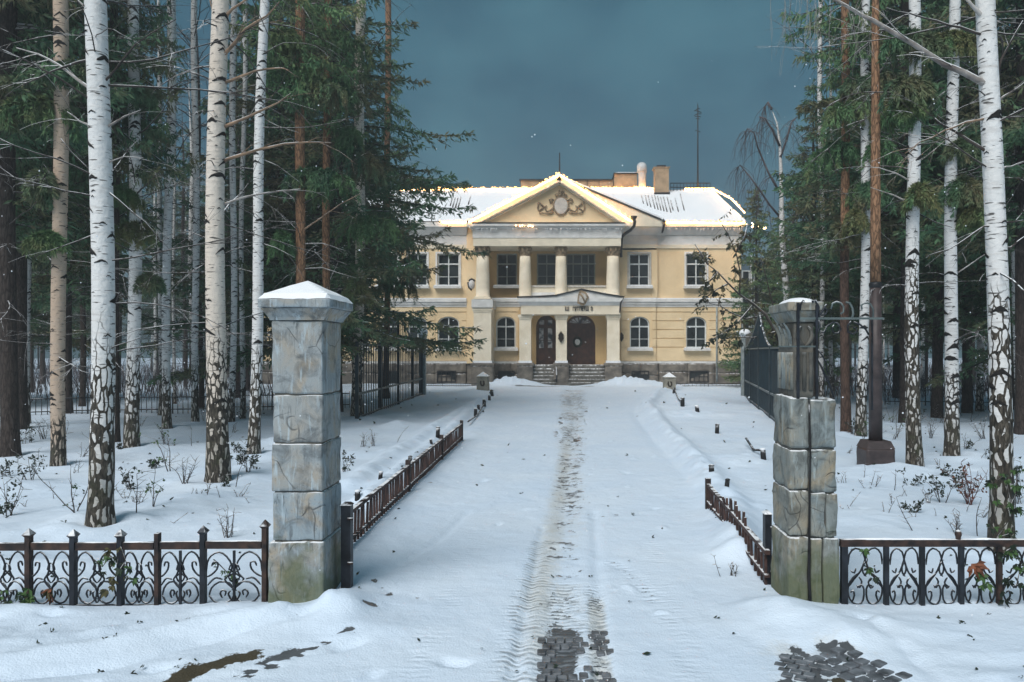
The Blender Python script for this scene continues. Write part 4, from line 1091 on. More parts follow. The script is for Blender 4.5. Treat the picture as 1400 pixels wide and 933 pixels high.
mb = MB(); mb.lathe([(0.31, PZ(236, yV)), (0.32, PZ(228, yV)), (0.28, PZ(225, yV)), (0.16, PZ(223, yV)), (0.02, PZ(222.4, yV))], PX(877.5, yV), yV, 14); mb.build('vent_cowl', M['vent'], o)
yK = 47.6
kx0, kx1 = PX(895.5, yK), PX(914.5, yK)
mb = MB(); mb.box(kx0, kx1, yK, yK + 0.8, roof_z(0, yK) - 0.4, PZ(231, yK)); o = mb.build('chimney', M['chimney'], house)
mb = MB(); mb.frust((kx0 + kx1) / 2, yK + 0.4, PZ(231, yK), PZ(228.5, yK), 0.44, 0.42, 0.52, 0.5); mb.build('chimney_cap', M['chimney'], o)
mb = MB(); mb.box((kx0 + kx1) / 2 - 0.3, (kx0 + kx1) / 2 + 0.26, yK + 0.1, yK + 0.7, PZ(228.5, yK), PZ(225.5, yK)); mb.build('chimney_pot', M['dark_metal'], o)
MB().box(kx0 - 0.06, kx1 + 0.06, yK - 0.08, yK + 0.02, roof_z(0, yK) - 0.1, roof_z(0, yK) + 0.08).build('chimney_flashing', M['dark_metal'], o)
yM = 48.5
mx_ = PX(954, yM)
mb = MB(); mb.tube([(mx_, yM, zRd), (mx_, yM, PZ(145, yM))], [0.055, 0.035], 6); mb.tube([(mx_, yM, PZ(145, yM)), (mx_, yM, PZ(140, yM))], [0.03, 0.005], 5)
mb.tube([(mx_ - 0.3, yM, zRd), (mx_, yM, zRd + 0.5), (mx_ + 0.3, yM, zRd)], 0.03, 5)
o = mb.build('aerial_mast', M['dark_metal'], house)
for py, w in ((150, 0.16), (153, 0.24), (157, 0.24), (160, 0.2), (163, 0.14), (180, 0.18)):
    a = rnd.uniform(-0.06, 0.06)
    MB().tube([(mx_ - w, yM, PZ(py, yM) - a), (mx_, yM, PZ(py, yM) + 0.05), (mx_ + w, yM, PZ(py, yM) + a)], [0.02, 0.035, 0.02], 5).build('aerial_rung', M['dark_metal'], o)
MB().tube([(apx, yE0, zA - 0.2), (apx, yE0, PZ(209, yE0))], [0.045, 0.03], 6).build('roof_rod', M['dark_metal'], house)
mb = MB(); zr = zRd + 0.5
for k in range(2): mb.tube([(PX(916, yRd), yRd - 0.2, zRd + 0.22 + k * 0.26), (PX(970, yRd), yRd - 0.2, zRd + 0.22 + k * 0.26)], 0.03, 5)
o = mb.build('snow_guard', M['dark_metal'], house)
for k in range(13):
    x = PX(916 + k * 4.5, yRd); MB().tube([(x, yRd - 0.2, zRd - 0.05), (x, yRd - 0.2, zRd + 0.5)], 0.022, 4).build('guard_post', M['dark_metal'], o)
# downpipe with swan neck
yD = yE0 + 0.1
MB().tube([P(866, 300, yD - 0.35), P(868, 303, yD - 0.35), P(867, 309, yD - 0.2), P(862, 315, yD - 0.1), P(854, 320, yD + 0.2), P(850, 325, yD + 0.3), P(849, 340, yD + 0.4), P(849, 352, yD + 0.5)], 0.085, 8).build('downpipe', M['dark_metal'], house)
MB().lathe([(0.1, PZ(303, yD)), (0.2, PZ(299, yD)), (0.21, PZ(297.5, yD))], PX(866, yD - 0.35), yD - 0.35, 10).build('rain_hopper', M['dark_metal'], house)
MB().tube([P(906, 300, HYP - 0.62), P(909, 304, HYP - 0.62), P(906, 316, HYP - 0.6), P(905, 319, HYP - 0.6)], [0.07, 0.08, 0.06, 0.03], 7).build('gutter_outlet', M['dark_metal'], house)
MB().tube([P(980, 420, HYP - 0.15), P(980, 522, HYP - 0.15)], 0.05, 8).build('downpipe', M['post_grey'], house)
# balcony parapet behind the columns, porch below
mb = MB(); yb_ = yP + 0.15
mb.box(PX(726, yb_), PX(831, yb_), yb_, yb_ + 0.12, PZ(400, yb_), PZ(393, yb_)); o = mb.build('balcony_parapet', M['cornice'], house)
MB().box(PX(724, yb_), PX(832, yb_), yb_ - 0.07, yb_ + 0.2, PZ(393, yb_), PZ(390.5, yb_)).build('parapet_coping', M['stucco_pale'], o)
MB().box(PX(724, yb_), PX(832, yb_), yb_ - 0.1, yb_ + 0.2, PZ(408, yb_), PZ(400.2, yb_)).build('parapet_base', M['trim'], o)
yQ = 41.95                            # front of the porch beam
qx0, qx1 = PX(712, yQ), PX(848, yQ)
q430, q418, q408 = PZ(430, yQ), PZ(418, yQ), PZ(408, yQ)
mb = MB(); mb.box(qx0, qx1, yQ, yC + 0.0, q430, q418); beam = mb.build('porch_beam', M['column'], house)
mb = MB(); mb.frust((qx0 + qx1) / 2, (yQ + yC) / 2, q418, PZ(413, yQ), (qx1 - qx0) / 2 + 0.02, (yC - yQ) / 2 + 0.02, (qx1 - qx0) / 2 + 0.14, (yC - yQ) / 2 + 0.14)
mb.box(PX(708, yQ), PX(852, yQ), yQ - 0.17, yC, PZ(413, yQ), q408); mb.build('porch_cornice', M['trim'], house)
top_poly = [(PX(709, yQ), q408), (PX(851, yQ), q408), (PX(850, yQ), q408 + 0.06), (PX(826, yQ), PZ(403, yQ)), (PX(795, yQ), PZ(397, yQ)), (PX(760, yQ), PZ(405, yQ)), (PX(740, yQ), q408 + 0.05)]
MB().prism_y(top_poly, yQ - 0.12, yQ + 0.35).build('porch_gable', M['trim'], house)
MB().tube([(PX(707, yQ), yQ - 0.18, q408 + 0.05), (PX(740, yQ), yQ - 0.18, q408 + 0.10), (PX(760, yQ), yQ - 0.18, PZ(404.3, yQ)), (PX(795, yQ), yQ - 0.18, PZ(396, yQ)), (PX(826, yQ), yQ - 0.18, PZ(402.3, yQ)), (PX(853, yQ), yQ - 0.18, PZ(406.5, yQ)), (PX(848, yQ), yQ - 0.18, PZ(415, yQ)), (PX(847, yQ), yQ - 0.18, PZ(428, yQ))], 0.045, 5).build('porch_gutter', M['dark_metal'], house)
mb = MB(); mb.box(PX(709, yQ), PX(851, yQ), yQ - 0.1, yC, q408 + 0.003, q408 + 0.09); mb.build('porch_roof', M['snow'], house)
# coat of arms on the porch
ax_, az_ = PX(796, yQ), PZ(408, yQ); y0 = yQ - 0.2; s_ = yQ / F
mb = MB(); out = [(-2, 10.5), (5, 8), (9, 1), (4, -9), (0, -10.5), (-7, -7), (-6, 3), (-4, 9)]
mb.prism_y([(ax_ + a * s_, az_ + b * s_) for a, b in out[::-1]], y0 - 0.05, y0 + 0.1); arms = mb.build('coat_of_arms', M['carving'], house)
mb = MB(); mb.prism_y([(ax_ + a * s_ * 0.68, az_ + b * s_ * 0.68) for a, b in out[::-1]], y0 - 0.11, y0 - 0.05); mb.build('shield', M['stucco_pale'], arms)
MB().tube([(ax_ - 3 * s_, y0 - 0.13, az_ + 6 * s_), (ax_ + 1 * s_, y0 - 0.14, az_), (ax_ + 3 * s_, y0 - 0.13, az_ - 5 * s_)], 0.05, 5).build('shield_bend', M['carving'], arms)
# lettering
def lettering(txt, x0, x1, z, h, y, par):
    cu = bpy.data.curves.new('lettering', 'FONT'); cu.body = txt; cu.size = 1.0; cu.extrude = 0.02; cu.align_x = 'LEFT'; cu.offset = 0.03
    o = bpy.data.objects.new('lettering', cu); COL.objects.link(o)
    bpy.context.view_layer.update()
    me = bpy.data.meshes.new_from_object(o.evaluated_get(bpy.context.evaluated_depsgraph_get()))
    bpy.data.objects.remove(o); bpy.data.curves.remove(cu)
    c = np.zeros(len(me.vertices) * 3, np.float32); me.vertices.foreach_get('co', c); c = c.reshape(-1, 3)
    mn, mx = c.min(0), c.max(0)
    u = (c[:, 0] - mn[0]) / (mx[0] - mn[0]); w = (c[:, 1] - mn[1]) / (mx[1] - mn[1])
    og = ORG[par.name]
    n_ = np.stack([x0 + u * (x1 - x0) - og.x, y - c[:, 2] - og.y, z + w * h - og.z], -1).astype(np.float32)
    me.vertices.foreach_set('co', n_.ravel()); me.materials.clear(); me.materials.append(M['ink']); me.update()
    return link('lettering', me, par)
zt = PZ(425.0, yQ); th = 5.6 * yQ / F
lettering('Ш', PX(772.5, yQ), PX(778, yQ), zt, th, yQ - 0.02, beam)
lettering('ГЯТПЕТШ', PX(783, yQ), PX(804.8, yQ), zt, th, yQ - 0.02, beam)
lettering('Э', PX(807.5, yQ), PX(810.5, yQ), zt, th, yQ - 0.02, beam)
# piers with stone plinths
yR = 42.2
for px, w in ((660, 24), (718, 16), (767.5, 15), (838.5, 17)):
    x = PX(px, yR); h = w * yR / F / 2
    yy = yR + 0.3
    mb = MB(); mb.box(x - h, x + h, yy - h, yC + 0.02 if px == 660 else yy + h, PZ(494, yR), q430 - 0.002 if px != 660 else PZ(421, yR)); o = mb.build('porch_pier', M['column'], house)
    z1_ = q430 - 0.004 if px != 660 else PZ(421, yR) - 0.004
    mb = MB(); mb.box(x - h - 0.07, x + h + 0.07, yy - h - 0.07, yy + h + 0.07, z1_ - 0.16, z1_); mb.box(x - h - 0.03, x + h + 0.03, yy - h - 0.03, yy + h + 0.03, z1_ - 0.26, z1_ - 0.16); mb.build('pier_capital', M['column'], o)
    mb = MB(); mb.box(x - h - 0.05, x + h + 0.05, yy - h - 0.05, yy + h + 0.05, PZ(496.5, yR), PZ(493.5, yR)); mb.build('snow_line', M['snow'], o)
    mb = MB(); g = 0.12; block(mb, x - h - g, x + h + g, yy - h - g, yy + h + g, -0.2, PZ(500, yR), 0.02, 0.03, 5, int(px)); mb.build('pier_plinth', M['base_stone'], o)
    mb = MB(); mb.box(x - h - 0.15, x + h + 0.15, yy - h - 0.15, yy + h + 0.15, PZ(500, yR), PZ(496.6, yR)); mb.build('plinth_cap', M['base_stone'], o)
    if px == 660:
        mb = MB(); mb.box(x - h - 0.1, x + h + 0.1, yy - h - 0.15, yC + 0.02, PZ(421, yR), PZ(410, yR)); mb.build('pier_top', M['trim'], o)
# doorway wall, doors, steps
yDo = 43.75
mb = MB()
d1 = (PX(733, yDo), PX(761, yDo), PZ(498.5, yDo), PZ(431.5, yDo), 0.62); d2 = (PX(773, yDo), PX(814, yDo), PZ(498.5, yDo), PZ(430.5, yDo), 0.75)
wall_open(mb, PX(708, yDo), PX(848, yDo), -0.1, PZ(424, yDo), yDo, [d1, d2], 0.4)
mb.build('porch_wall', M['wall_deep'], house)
def door(d, bars):
    x0, x1, z0, z1, rise = d; sp = z1 - rise; y = yDo + 0.16
    mb = MB(); ap = arch_pts(x0, x1, sp, z1, 14)
    mb.prism_y([(x0, z0), (x1, z0)] + ap, y, y + 0.08)
    dr = mb.build('door', M['brown_door'], house)
    o_ = arch_pts(x0, x1, sp, z1, 14); i_ = arch_pts(x0 + 0.12, x1 - 0.12, sp, z1 - 0.12, 14); mb = MB()
    for k in range(14): mb.prism_y([i_[k], o_[k], o_[k + 1], i_[k + 1]], y - 0.08, y)
    mb.box(x0, x0 + 0.12, y - 0.08, y, z0, sp); mb.box(x1 - 0.12, x1, y - 0.08, y, z0, sp)
    mb.build('door_frame', M['brown_door'], dr)
    return dr, y
dr, y = door(d1, 0)
s_ = yDo / F
for (a, b, c, d) in ((737, 744, 438, 444), (749, 755, 438, 444), (737, 743, 449, 465), (749, 755, 449, 465), (737, 743, 466, 476), (749, 755, 466, 476)):
    MB().box(PX(a, yDo), PX(b, yDo), y - 0.03, y - 0.003, PZ(d, yDo), PZ(c, yDo)).build('pane', M['glass_pale'], dr)
for (a, b, c, d) in ((736.5, 745, 479, 494), (748, 757, 479, 494)):
    MB().box(PX(a, yDo), PX(b, yDo), y - 0.035, y - 0.003, PZ(d, yDo), PZ(c, yDo)).build('door_panel', M['brown_door'], dr)
MB().box(PX(746, yDo), PX(747.4, yDo), y - 0.05, y - 0.003, PZ(498, yDo), PZ(434, yDo)).build('door_rail', M['brown_door'], dr)
dr, y = door(d2, 0)
cx_, cz_ = PX(793, yDo), PZ(443.5, yDo)
for k in range(7):                      # fan light
    a0, a1 = PI * (0.06 + k * 0.127), PI * (0.06 + (k + 1) * 0.127 - 0.035)
    ax, az = 15.5 * s_, 9.3 * s_
    pts = [(cx_ + 0.30 * ax * math.cos(a0), cz_ + 0.12 * az), (cx_ + ax * math.cos(a0), cz_ + az * max(0.15, math.sin(a0))), (cx_ + ax * math.cos(a1), cz_ + az * max(0.15, math.sin(a1))), (cx_ + 0.30 * ax * math.cos(a1), cz_ + 0.12 * az)]
    MB().prism_y(pts, y - 0.03, y - 0.003).build('fan_light_pane', M['glass_pale'], dr)
for (a, b, c, d) in ((777, 790, 480, 494), (796, 803, 480, 494), (777, 788, 449, 475), (797, 803, 449, 475), (806, 811.5, 449, 494)):
    mb = MB(); mb.box(PX(a, yDo), PX(b, yDo), y - 0.03, y - 0.003, PZ(d, yDo), PZ(c, yDo)); q = 0.07
    mb.box(PX(a, yDo) + q, PX(b, yDo) - q, y - 0.055, y - 0.03, PZ(d, yDo) + q, PZ(c, yDo) - q); mb.build('door_panel', M['brown_door'], dr)
MB().box(PX(803.5, yDo), PX(805.2, yDo), y - 0.06, y - 0.003, PZ(498, yDo), PZ(446, yDo)).build('door_rail', M['brown_door'], dr)
mb = MB(); mb.add([(PX(789.5, yDo) + 4.0 * s_ * math.cos(2 * PI * k / 16), y - 0.085, PZ(468, yDo) + 4.0 * s_ * math.sin(2 * PI * k / 16)) for k in range(16)] + [(PX(789.5, yDo) + 4.0 * s_ * math.cos(2 * PI * k / 16), y - 0.06, PZ(468, yDo) + 4.0 * s_ * math.sin(2 * PI * k / 16)) for k in range(16)],
    [list(range(15, -1, -1))] + [(k, (k + 1) % 16, 16 + (k + 1) % 16, 16 + k) for k in range(16)]); mb.build('white_notice', M['white_disc'], dr)
MB().tube([(PX(789.5, yDo) + 5 * s_ * math.cos(t), y - 0.07, PZ(467.5, yDo) + 6 * s_ * math.sin(t)) for t in np.linspace(0, 2 * PI, 17)], 0.07, 5).build('wreath', M['leaf_dark'], dr)
MB().ball((PX(800.5, yDo), y - 0.08, PZ(468, yDo)), 0.05).build('handle', M['vent'], dr)
for px, py, w, h in ((767, 461, 4, 8), (849.5, 461, 3.2, 6.5), (710, 461, 2.0, 6)):      # dark ornaments
    yy = yR - 0.05 if px == 767 else (yC - 0.06)
    s_ = yy / F; mb = MB()
    mb.prism_y([(PX(px, yy) + a * w * s_, PZ(py, yy) + b * h * s_) for a, b in ((0, -1), (0.55, -0.6), (1, -0.2), (0.75, 0.05), (1, 0.3), (0.5, 0.65), (0, 1), (-0.5, 0.65), (-1, 0.3), (-0.75, 0.05), (-1, -0.2), (-0.55, -0.6))], yy - 0.06, yy)
    mb.build('wall_ornament', M['bronze'], house)
mb = MB(); yy = HYP - 0.1; mb.ball(P(645, 389, yy), 0.19, 0.16, 0.26, 10, 7); mb.build('wall_lantern', M['vent'], house)
mb = MB(); mb.tube([P(640, 386, yy), P(641, 393, yy), P(645, 397, yy)], 0.06, 6); mb.tube([P(641, 384, yy - 0.05), P(645, 381.5, yy - 0.05), P(649, 384, yy - 0.05)], 0.05, 6); mb.tube([P(640, 386, yy), P(640, 386, HYP + 0.05)], 0.05, 6); mb.build('lantern_bracket', M['dark_metal'], house)
n_st = 6
zt = PZ(498.5, yDo)
for (a, b) in ((724, 760), (776, 826)):
    for k in range(n_st):
        z1_ = zt * (1 - k / n_st); y0_ = 42.75 - 0.0 - k * 0.16
        ex_ = k * 0.05
        mb = MB(); block(mb, PX(a, 42.3) - (ex_ if a == 724 else 0), PX(b, 42.3) + (ex_ if b == 826 else 0), y0_ - 0.05, y0_ + (1.1 if k == 0 else 0.3), -0.1, z1_ - 0.004 * k, 0.015, 0.015, 4, 80 + k); mb.build('step', M['step'], house)
MB().box(PX(712, yDo), PX(846, yDo), 42.9, yDo + 0.4, -0.05, zt - 0.01).build('landing', M['step'], house)
MB().tube([P(761, 523, 41.6), P(761, 513, 41.6)], 0.05, 6).build('handrail_post', M['dark_metal'], house)
MB().tube([P(761, 513, 41.6), P(760.5, 500, 42.2), P(760, 494, 42.4)], 0.035, 6).build('handrail', M['vent'], house)

# strings of warm lights; glowing rope and spread bulbs also imitate the bloom around them
def strand(name, pts, label, n_per=0.13, spread=0.07, drop=0.0, r=0.036, mat='bulb'):
    t = thing(name, Vector(pts[0]), label, 'string lights', 'warm white light strings on the mansion roof')
    MB().tube(pts, 0.036 if n_per < 0.1 else 0.012, 5).build('light_rope' if n_per < 0.1 else 'cable', M['rope'] if n_per < 0.1 else M['dark_metal'], t)
    mb = MB()
    for a, b in zip(pts[:-1], pts[1:]):
        a, b = Vector(a), Vector(b); L = (b - a).length
        for k in range(int(L / n_per)):
            p = a.lerp(b, (k + rnd.random() * 0.6) / (L / n_per))
            p += Vector((rnd.uniform(-1, 1) * spread, rnd.uniform(-1, 0.3) * spread, rnd.uniform(-0.6, 1) * spread - (rnd.random() ** 3) * drop))
            rr = r * rnd.uniform(0.6, 1.25)
            mb.add([(p.x + rr, p.y, p.z), (p.x - rr, p.y, p.z), (p.x, p.y + rr, p.z), (p.x, p.y - rr, p.z), (p.x, p.y, p.z + rr * 1.3), (p.x, p.y, p.z - rr * 1.3)],
                   [(0, 2, 4), (2, 1, 4), (1, 3, 4), (3, 0, 4), (2, 0, 5), (1, 2, 5), (3, 1, 5), (0, 3, 5)])
    o = mb.build('bulbs', M[mat], t); o['kind'] = 'stuff'
yy = yE0 - 0.36
strand('light_string', [P(641, 304, yy), P(765, 239, yy)], 'glowing light string along the left slope of the main pediment', 0.036, 0.13)
strand('light_string', [P(765, 239, yy), P(864, 303, yy)], 'glowing light string along the right slope of the main pediment', 0.036, 0.13)
strand('light_string', [P(548, 260, yRd - 0.1), P(700, 258.5, yRd - 0.1), P(728, 258, yRd - 0.1)], 'glowing light string along the roof ridge left of the pediment', 0.05, 0.13)
strand('light_string', [P(803, 258, yRd - 0.1), P(868, 258, yRd - 0.1), P(893, 258, yRd - 0.1)], 'glowing light string along the roof ridge between pediment and chimney', 0.05, 0.13)
strand('light_string', [P(936, 258.5, yRd - 0.15), P(974, 258, yRd - 0.1), P(1000, 272, yEv + 2.6), P(1018, 291, yEv + 0.4)], 'glowing light string running down the right hip of the roof', 0.08, 0.07)
strand('light_string', [P(603, 304, yEv - 0.1), P(640, 304, yEv - 0.1)], 'short glowing light string on the eaves left of the pediment', 0.045, 0.12)
strand('light_string', [P(908, 304, yEv - 0.1), P(1018, 305, yEv - 0.1)], 'glowing light string along the right eaves above the wing', 0.045, 0.12)
strand('light_string', [P(878, 309, HYP - 0.65), P(900, 306, HYP - 0.65)], 'few dim bulbs hanging left of the gutter outlet', 0.2, 0.09, r=0.03, mat='bright_bulb')
strand('light_string', [P(1018, 305, yEv - 0.1), P(1034, 311, yEv - 1.5), P(1052, 312, yEv - 3)], 'loose bulbs running off the right eaves into the spruce', 0.28, 0.12, r=0.045, mat='bright_bulb')
strand('light_string', [P(706, 309, yy + 0.02), P(732, 310, yy + 0.02)], 'short cluster of bulbs on the cornice below the pediment', 0.12, 0.06, r=0.03, mat='bright_bulb')
for xa, xb, py0, py1, nm in ((640, 765, 304, 240, 'left'), (765, 862, 240, 304, 'right')):       # dripping garland under the slopes
    mb = MB()
    for k in range(70):
        t = (k + rnd.random()) / 70; p = P(xa + (xb - xa) * t, py0 + (py1 - py0) * t, yE0 - 0.3) + Vector((0, 0, -0.26))
        L = rnd.uniform(0.05, 0.2); mb.tube([p, p - Vector((0, 0, L))], [0.03, 0.004], 4)
    tag(mb.build('icicle_fringe', M['trim']), 'pale fringe of icicles under the %s slope of the pediment' % nm, 'icicles')
for xa, xb, y_, py0, lb in ((650, 850, yE0 - 0.3, 312, 'below the main pediment'), (906, 1016, HYP - 0.52, 311, 'under the right eaves')):
    mb = MB()
    for k in range(110):
        t = rnd.random(); p = P(xa + (xb - xa) * t, py0, y_ + 0.08)
        L = rnd.uniform(0.06, 0.4) * rnd.random() ** 0.5; mb.tube([p, p - Vector((0, 0, L))], [0.022, 0.003], 4)
    tag(mb.build('icicle_fringe', M['vent']), 'row of thin icicles hanging ' + lb, 'icicles')
# annex behind the right corner
an = thing('annex_building', (PX(1040, 52), 52, 0), 'blue grey annex glimpsed behind the right corner of the mansion', 'building')
MB().box(PX(1000, 52), PX(1075, 52), 52, 60, 0, PZ(352, 52)).build('wall', M['annex'], an)
for r_ in range(4):
    for c_ in range(2):
        x0, x1 = PX(1014 + c_ * 16, 52), PX(1025 + c_ * 16, 52); z0_, z1_ = PZ(392 + r_ * 30, 52), PZ(370 + r_ * 30, 52)
        mb = MB(); mb.box(x0, x1, 51.94, 52.02, z0_, z0_ + 0.08); mb.box(x0, x1, 51.94, 52.02, z1_ - 0.08, z1_); mb.box(x0, x0 + 0.08, 51.94, 52.02, z0_ + 0.08, z1_ - 0.08); mb.box(x1 - 0.08, x1, 51.94, 52.02, z0_ + 0.08, z1_ - 0.08)
        w = mb.build('window', M['frame'], an); MB().box(x0 + 0.03, x1 - 0.03, 51.97, 51.99, z0_ + 0.03, z1_ - 0.03).build('pane', M['glass'], w)
MB().tube([P(1027, 350, 51.9), P(1027, 500, 51.9)], 0.06, 6).build('downpipe', M['vent'], an)

# ------------------------------------------------------------------ gate pillars
YP_ = 5.73
def px2(px): return PX(px, YP_)
def pz2(py): return PZ(py, YP_)
D = 0.47
pl = thing('gate_pillar', (px2(406), YP_ + D / 2, 0), 'tall marbled stone gate pillar with pyramid snow cap, left of the drive', 'pillar')
rows = [(367.5, 443.5, 834, 740.3, 0.02, 0.013), (373, 441.5, 739.8, 673, 0.0, 0.012), (372, 441, 672.4, 606.5, 0.008, 0.013), (373, 441, 606, 540.3, 0.0, 0.01), (371.5, 441, 539.5, 438, 0.003, 0.012)]
for k, (a, b, c, d, o_, bv) in enumerate(rows):
    mb = MB(); block(mb, px2(a), px2(b), YP_ - o_, YP_ + D + o_, pz2(c) + 0.004, pz2(d) - 0.003, bv, 0.012, 12, 100 + k)
    mb.build('stone_block', M['pillar'], pl)
MB().box(px2(375), px2(439), YP_ + 0.012, YP_ + D - 0.012, 0.0, pz2(440)).build('mortar_core', M['carved'], pl)
cx_, cy_ = px2(406.5), YP_ + D / 2; hw = (px2(441) - px2(371.5)) / 2
mb = MB(); mb.frust(cx_, cy_, pz2(438), pz2(434), hw + 0.012, D / 2 + 0.012, hw + 0.02, D / 2 + 0.02); mb.frust(cx_, cy_, pz2(434), pz2(422), hw + 0.02, D / 2 + 0.02, hw + 0.062, D / 2 + 0.062); mb.build('cap_moulding', M['pillar'], pl)
mb = MB(); block(mb, cx_ - hw - 0.08, cx_ + hw + 0.08, cy_ - D / 2 - 0.08, cy_ + D / 2 + 0.08, pz2(421.6), pz2(409), 0.012, 0.008, 10, 120); cap = mb.build('cap_slab', M['pillar'], pl)
mb = MB(); n = 16; h1 = hw + 0.075; d1 = D / 2 + 0.075; vs = []
for j in range(n + 1):
    for i in range(n + 1):
        u, v_ = i / n * 2 - 1, j / n * 2 - 1
        m_ = max(abs(u), abs(v_)); z = pz2(409) - 0.002 + 0.135 * (1 - m_) + 0.026 * min(1, (1 - m_) * 8) + 0.006 * (float(vnoise(np.array(u * 5), np.array(v_ * 5), 3)) - 0.5)
        vs.append((cx_ + u * h1, cy_ + v_ * d1, z))
mb.add(vs, [(j * (n + 1) + i, j * (n + 1) + i + 1, (j + 1) * (n + 1) + i + 1, (j + 1) * (n + 1) + i) for j in range(n) for i in range(n)], 0, False)
mb.build('snow_cap', M['snow'], pl)

pr = thing('gate_pillar', (px2(1112), YP_ + D / 2, 0), 'weathered cracked stone gate pillar with dark fluted top, right of the drive', 'pillar')
left = [(1077, 1105.5, 832, 735, 0.015), (1079, 1106, 734, 671.5, 0.0), (1079.5, 1106, 670.5, 615, 0.0), (1080, 1107, 614, 543, 0.0)]
right = [(1107.5, 1148, 833, 736.5, 0.01), (1107.5, 1146, 735.5, 675, 0.0), (1107.5, 1145, 674, 615, -0.005), (1107.8, 1144.5, 614, 546, 0.0)]
for k, (a, b, c, d, o_) in enumerate(left):
    mb = MB(); block(mb, px2(a), px2(b), YP_ - o_, YP_ + D + o_, pz2(c) + 0.004, pz2(d) - 0.003, 0.02, 0.02, 10, 130 + k); mb.build('stone_block', M['pillar2'], pr)
for k, (a, b, c, d, o_) in enumerate(right):
    if k < 2:      # split by a long crack
        m_ = (1132, 1129)[k]; w_ = (1124, 1129)[k]
        mb = MB(); block(mb, px2(a), px2(m_ if k else w_), YP_ - o_, YP_ + D, pz2(c) + 0.004, pz2(d) - 0.002, 0.012, 0.02, 8, 140 + k); mb.build('stone_block', M['pillar2'], pr)
        mb = MB(); block(mb, px2(m_ if k else w_) + 0.006, px2(b), YP_ - o_ + 0.008, YP_ + D, pz2(c) + 0.004, pz2(d) - 0.003, 0.016, 0.02, 8, 150 + k); mb.build('stone_block', M['pillar2'], pr)
    else:
        mb = MB(); block(mb, px2(a), px2(b), YP_ - o_, YP_ + D, pz2(c) + 0.004, pz2(d) - 0.003, 0.022, 0.02, 10, 140 + k); mb.build('stone_block', M['pillar2'], pr)
MB().box(px2(1082), px2(1142), YP_ + 0.03, YP_ + D - 0.02, 0.0, pz2(547)).build('mortar_core', M['carved'], pr)
sx0, sx1 = px2(1087.5), px2(1114)
mb = MB(); block(mb, sx0, sx1, YP_ + 0.02, YP_ + D, pz2(545), pz2(440), 0.01, 0.006, 8, 160); sh = mb.build('shaft', M['carved'], pr)
zf0, zf1 = pz2(534), pz2(482)
nfl = 9
for k in range(nfl):      # reeds: left side in lighter stone, front darker, light painted into the stone
    y = YP_ + 0.045 + (D - 0.075) * (k + 0.5) / nfl
    MB().tube([(sx0 - 0.002, y, zf0), (sx0 - 0.002, y, zf1)], 0.017, 8).build('reed', M['pillar2'], sh)
for k in range(3):
    x = sx0 + (sx1 - sx0) * (k + 0.5) / 3
    MB().tube([(x, YP_ + 0.022, zf0), (x, YP_ + 0.022, zf1)], 0.017, 8).build('reed', M['carved'], sh)
for k in range(4):        # acanthus leaves above the reeds
    y = YP_ + 0.06 + (D - 0.09) * (k + 0.5) / 4; z0_, z1_ = pz2(474), pz2(441)
    mb = MB(); pts = []
    for t in np.linspace(0, 1, 7): pts.append((sx0 - 0.004 - 0.05 * t ** 2.5, t, 0.045 * math.sin(PI * (0.18 + 0.75 * t))))
    vs = []
    for (x, t, w) in pts: vs += [(x, y - w, z0_ + (z1_ - z0_) * t), (x - 0.014, y + 0.01 * math.sin(5 * t + k), z0_ + (z1_ - z0_) * t), (x, y + w, z0_ + (z1_ - z0_) * t)]
    mb.add(vs, [(i * 3 + j, i * 3 + j + 1, i * 3 + j + 4, i * 3 + j + 3) for i in range(6) for j in range(2)], 0, True); mb.build('acanthus_leaf', M['pillar2'], sh)
for s_ in (-1, 1):
    x = (sx0 + sx1) / 2; pts = [(x + s_ * (0.005 + 0.05 * math.sin(t * 0.55)), YP_ + 0.012, pz2(474) + 0.03 * t) for t in range(6)]
    MB().tube(pts, [0.012, 0.016, 0.018, 0.016, 0.012, 0.008], 6).build('acanthus_leaf', M['carved'], sh)  # front leaves take the darker stone too, painted as the shaded side
ccx, ccy = (sx0 + sx1) / 2, YP_ + D / 2 + 0.01; hx_, hy_ = (sx1 - sx0) / 2, D / 2
mb = MB(); mb.frust(ccx, ccy, pz2(440), pz2(426), hx_ + 0.005, hy_ + 0.005, hx_ + 0.05, hy_ + 0.05); mb.build('cap_moulding', M['pillar2'], pr)
mb = MB(); block(mb, ccx - hx_ - 0.06, ccx + hx_ + 0.055, ccy - hy_ - 0.055, ccy + hy_ + 0.06, pz2(425.6), pz2(413), 0.01, 0.008, 8, 170); mb.build('cap_slab', M['pillar2'], pr)
mb = MB(); mb.ball((ccx + 0.01, ccy, pz2(413) - 0.01), hx_ + 0.05, hy_ + 0.05, 0.055, 14, 8); mb.build('snow_cap', M['snow'], pr)
MB().tube([(px2(1105.6), YP_ - 0.006, pz2(545)), (px2(1107.2), YP_ - 0.012, pz2(610)), (px2(1106.0), YP_ - 0.014, pz2(700)), (px2(1104.5), YP_ - 0.022, pz2(790)), (px2(1107), YP_ - 0.03, pz2(832))], [0.005, 0.006, 0.007, 0.011, 0.010], 6).build('cable', M['stub'], pr)  # dark tube laid over the crack between the stones, giving its shade

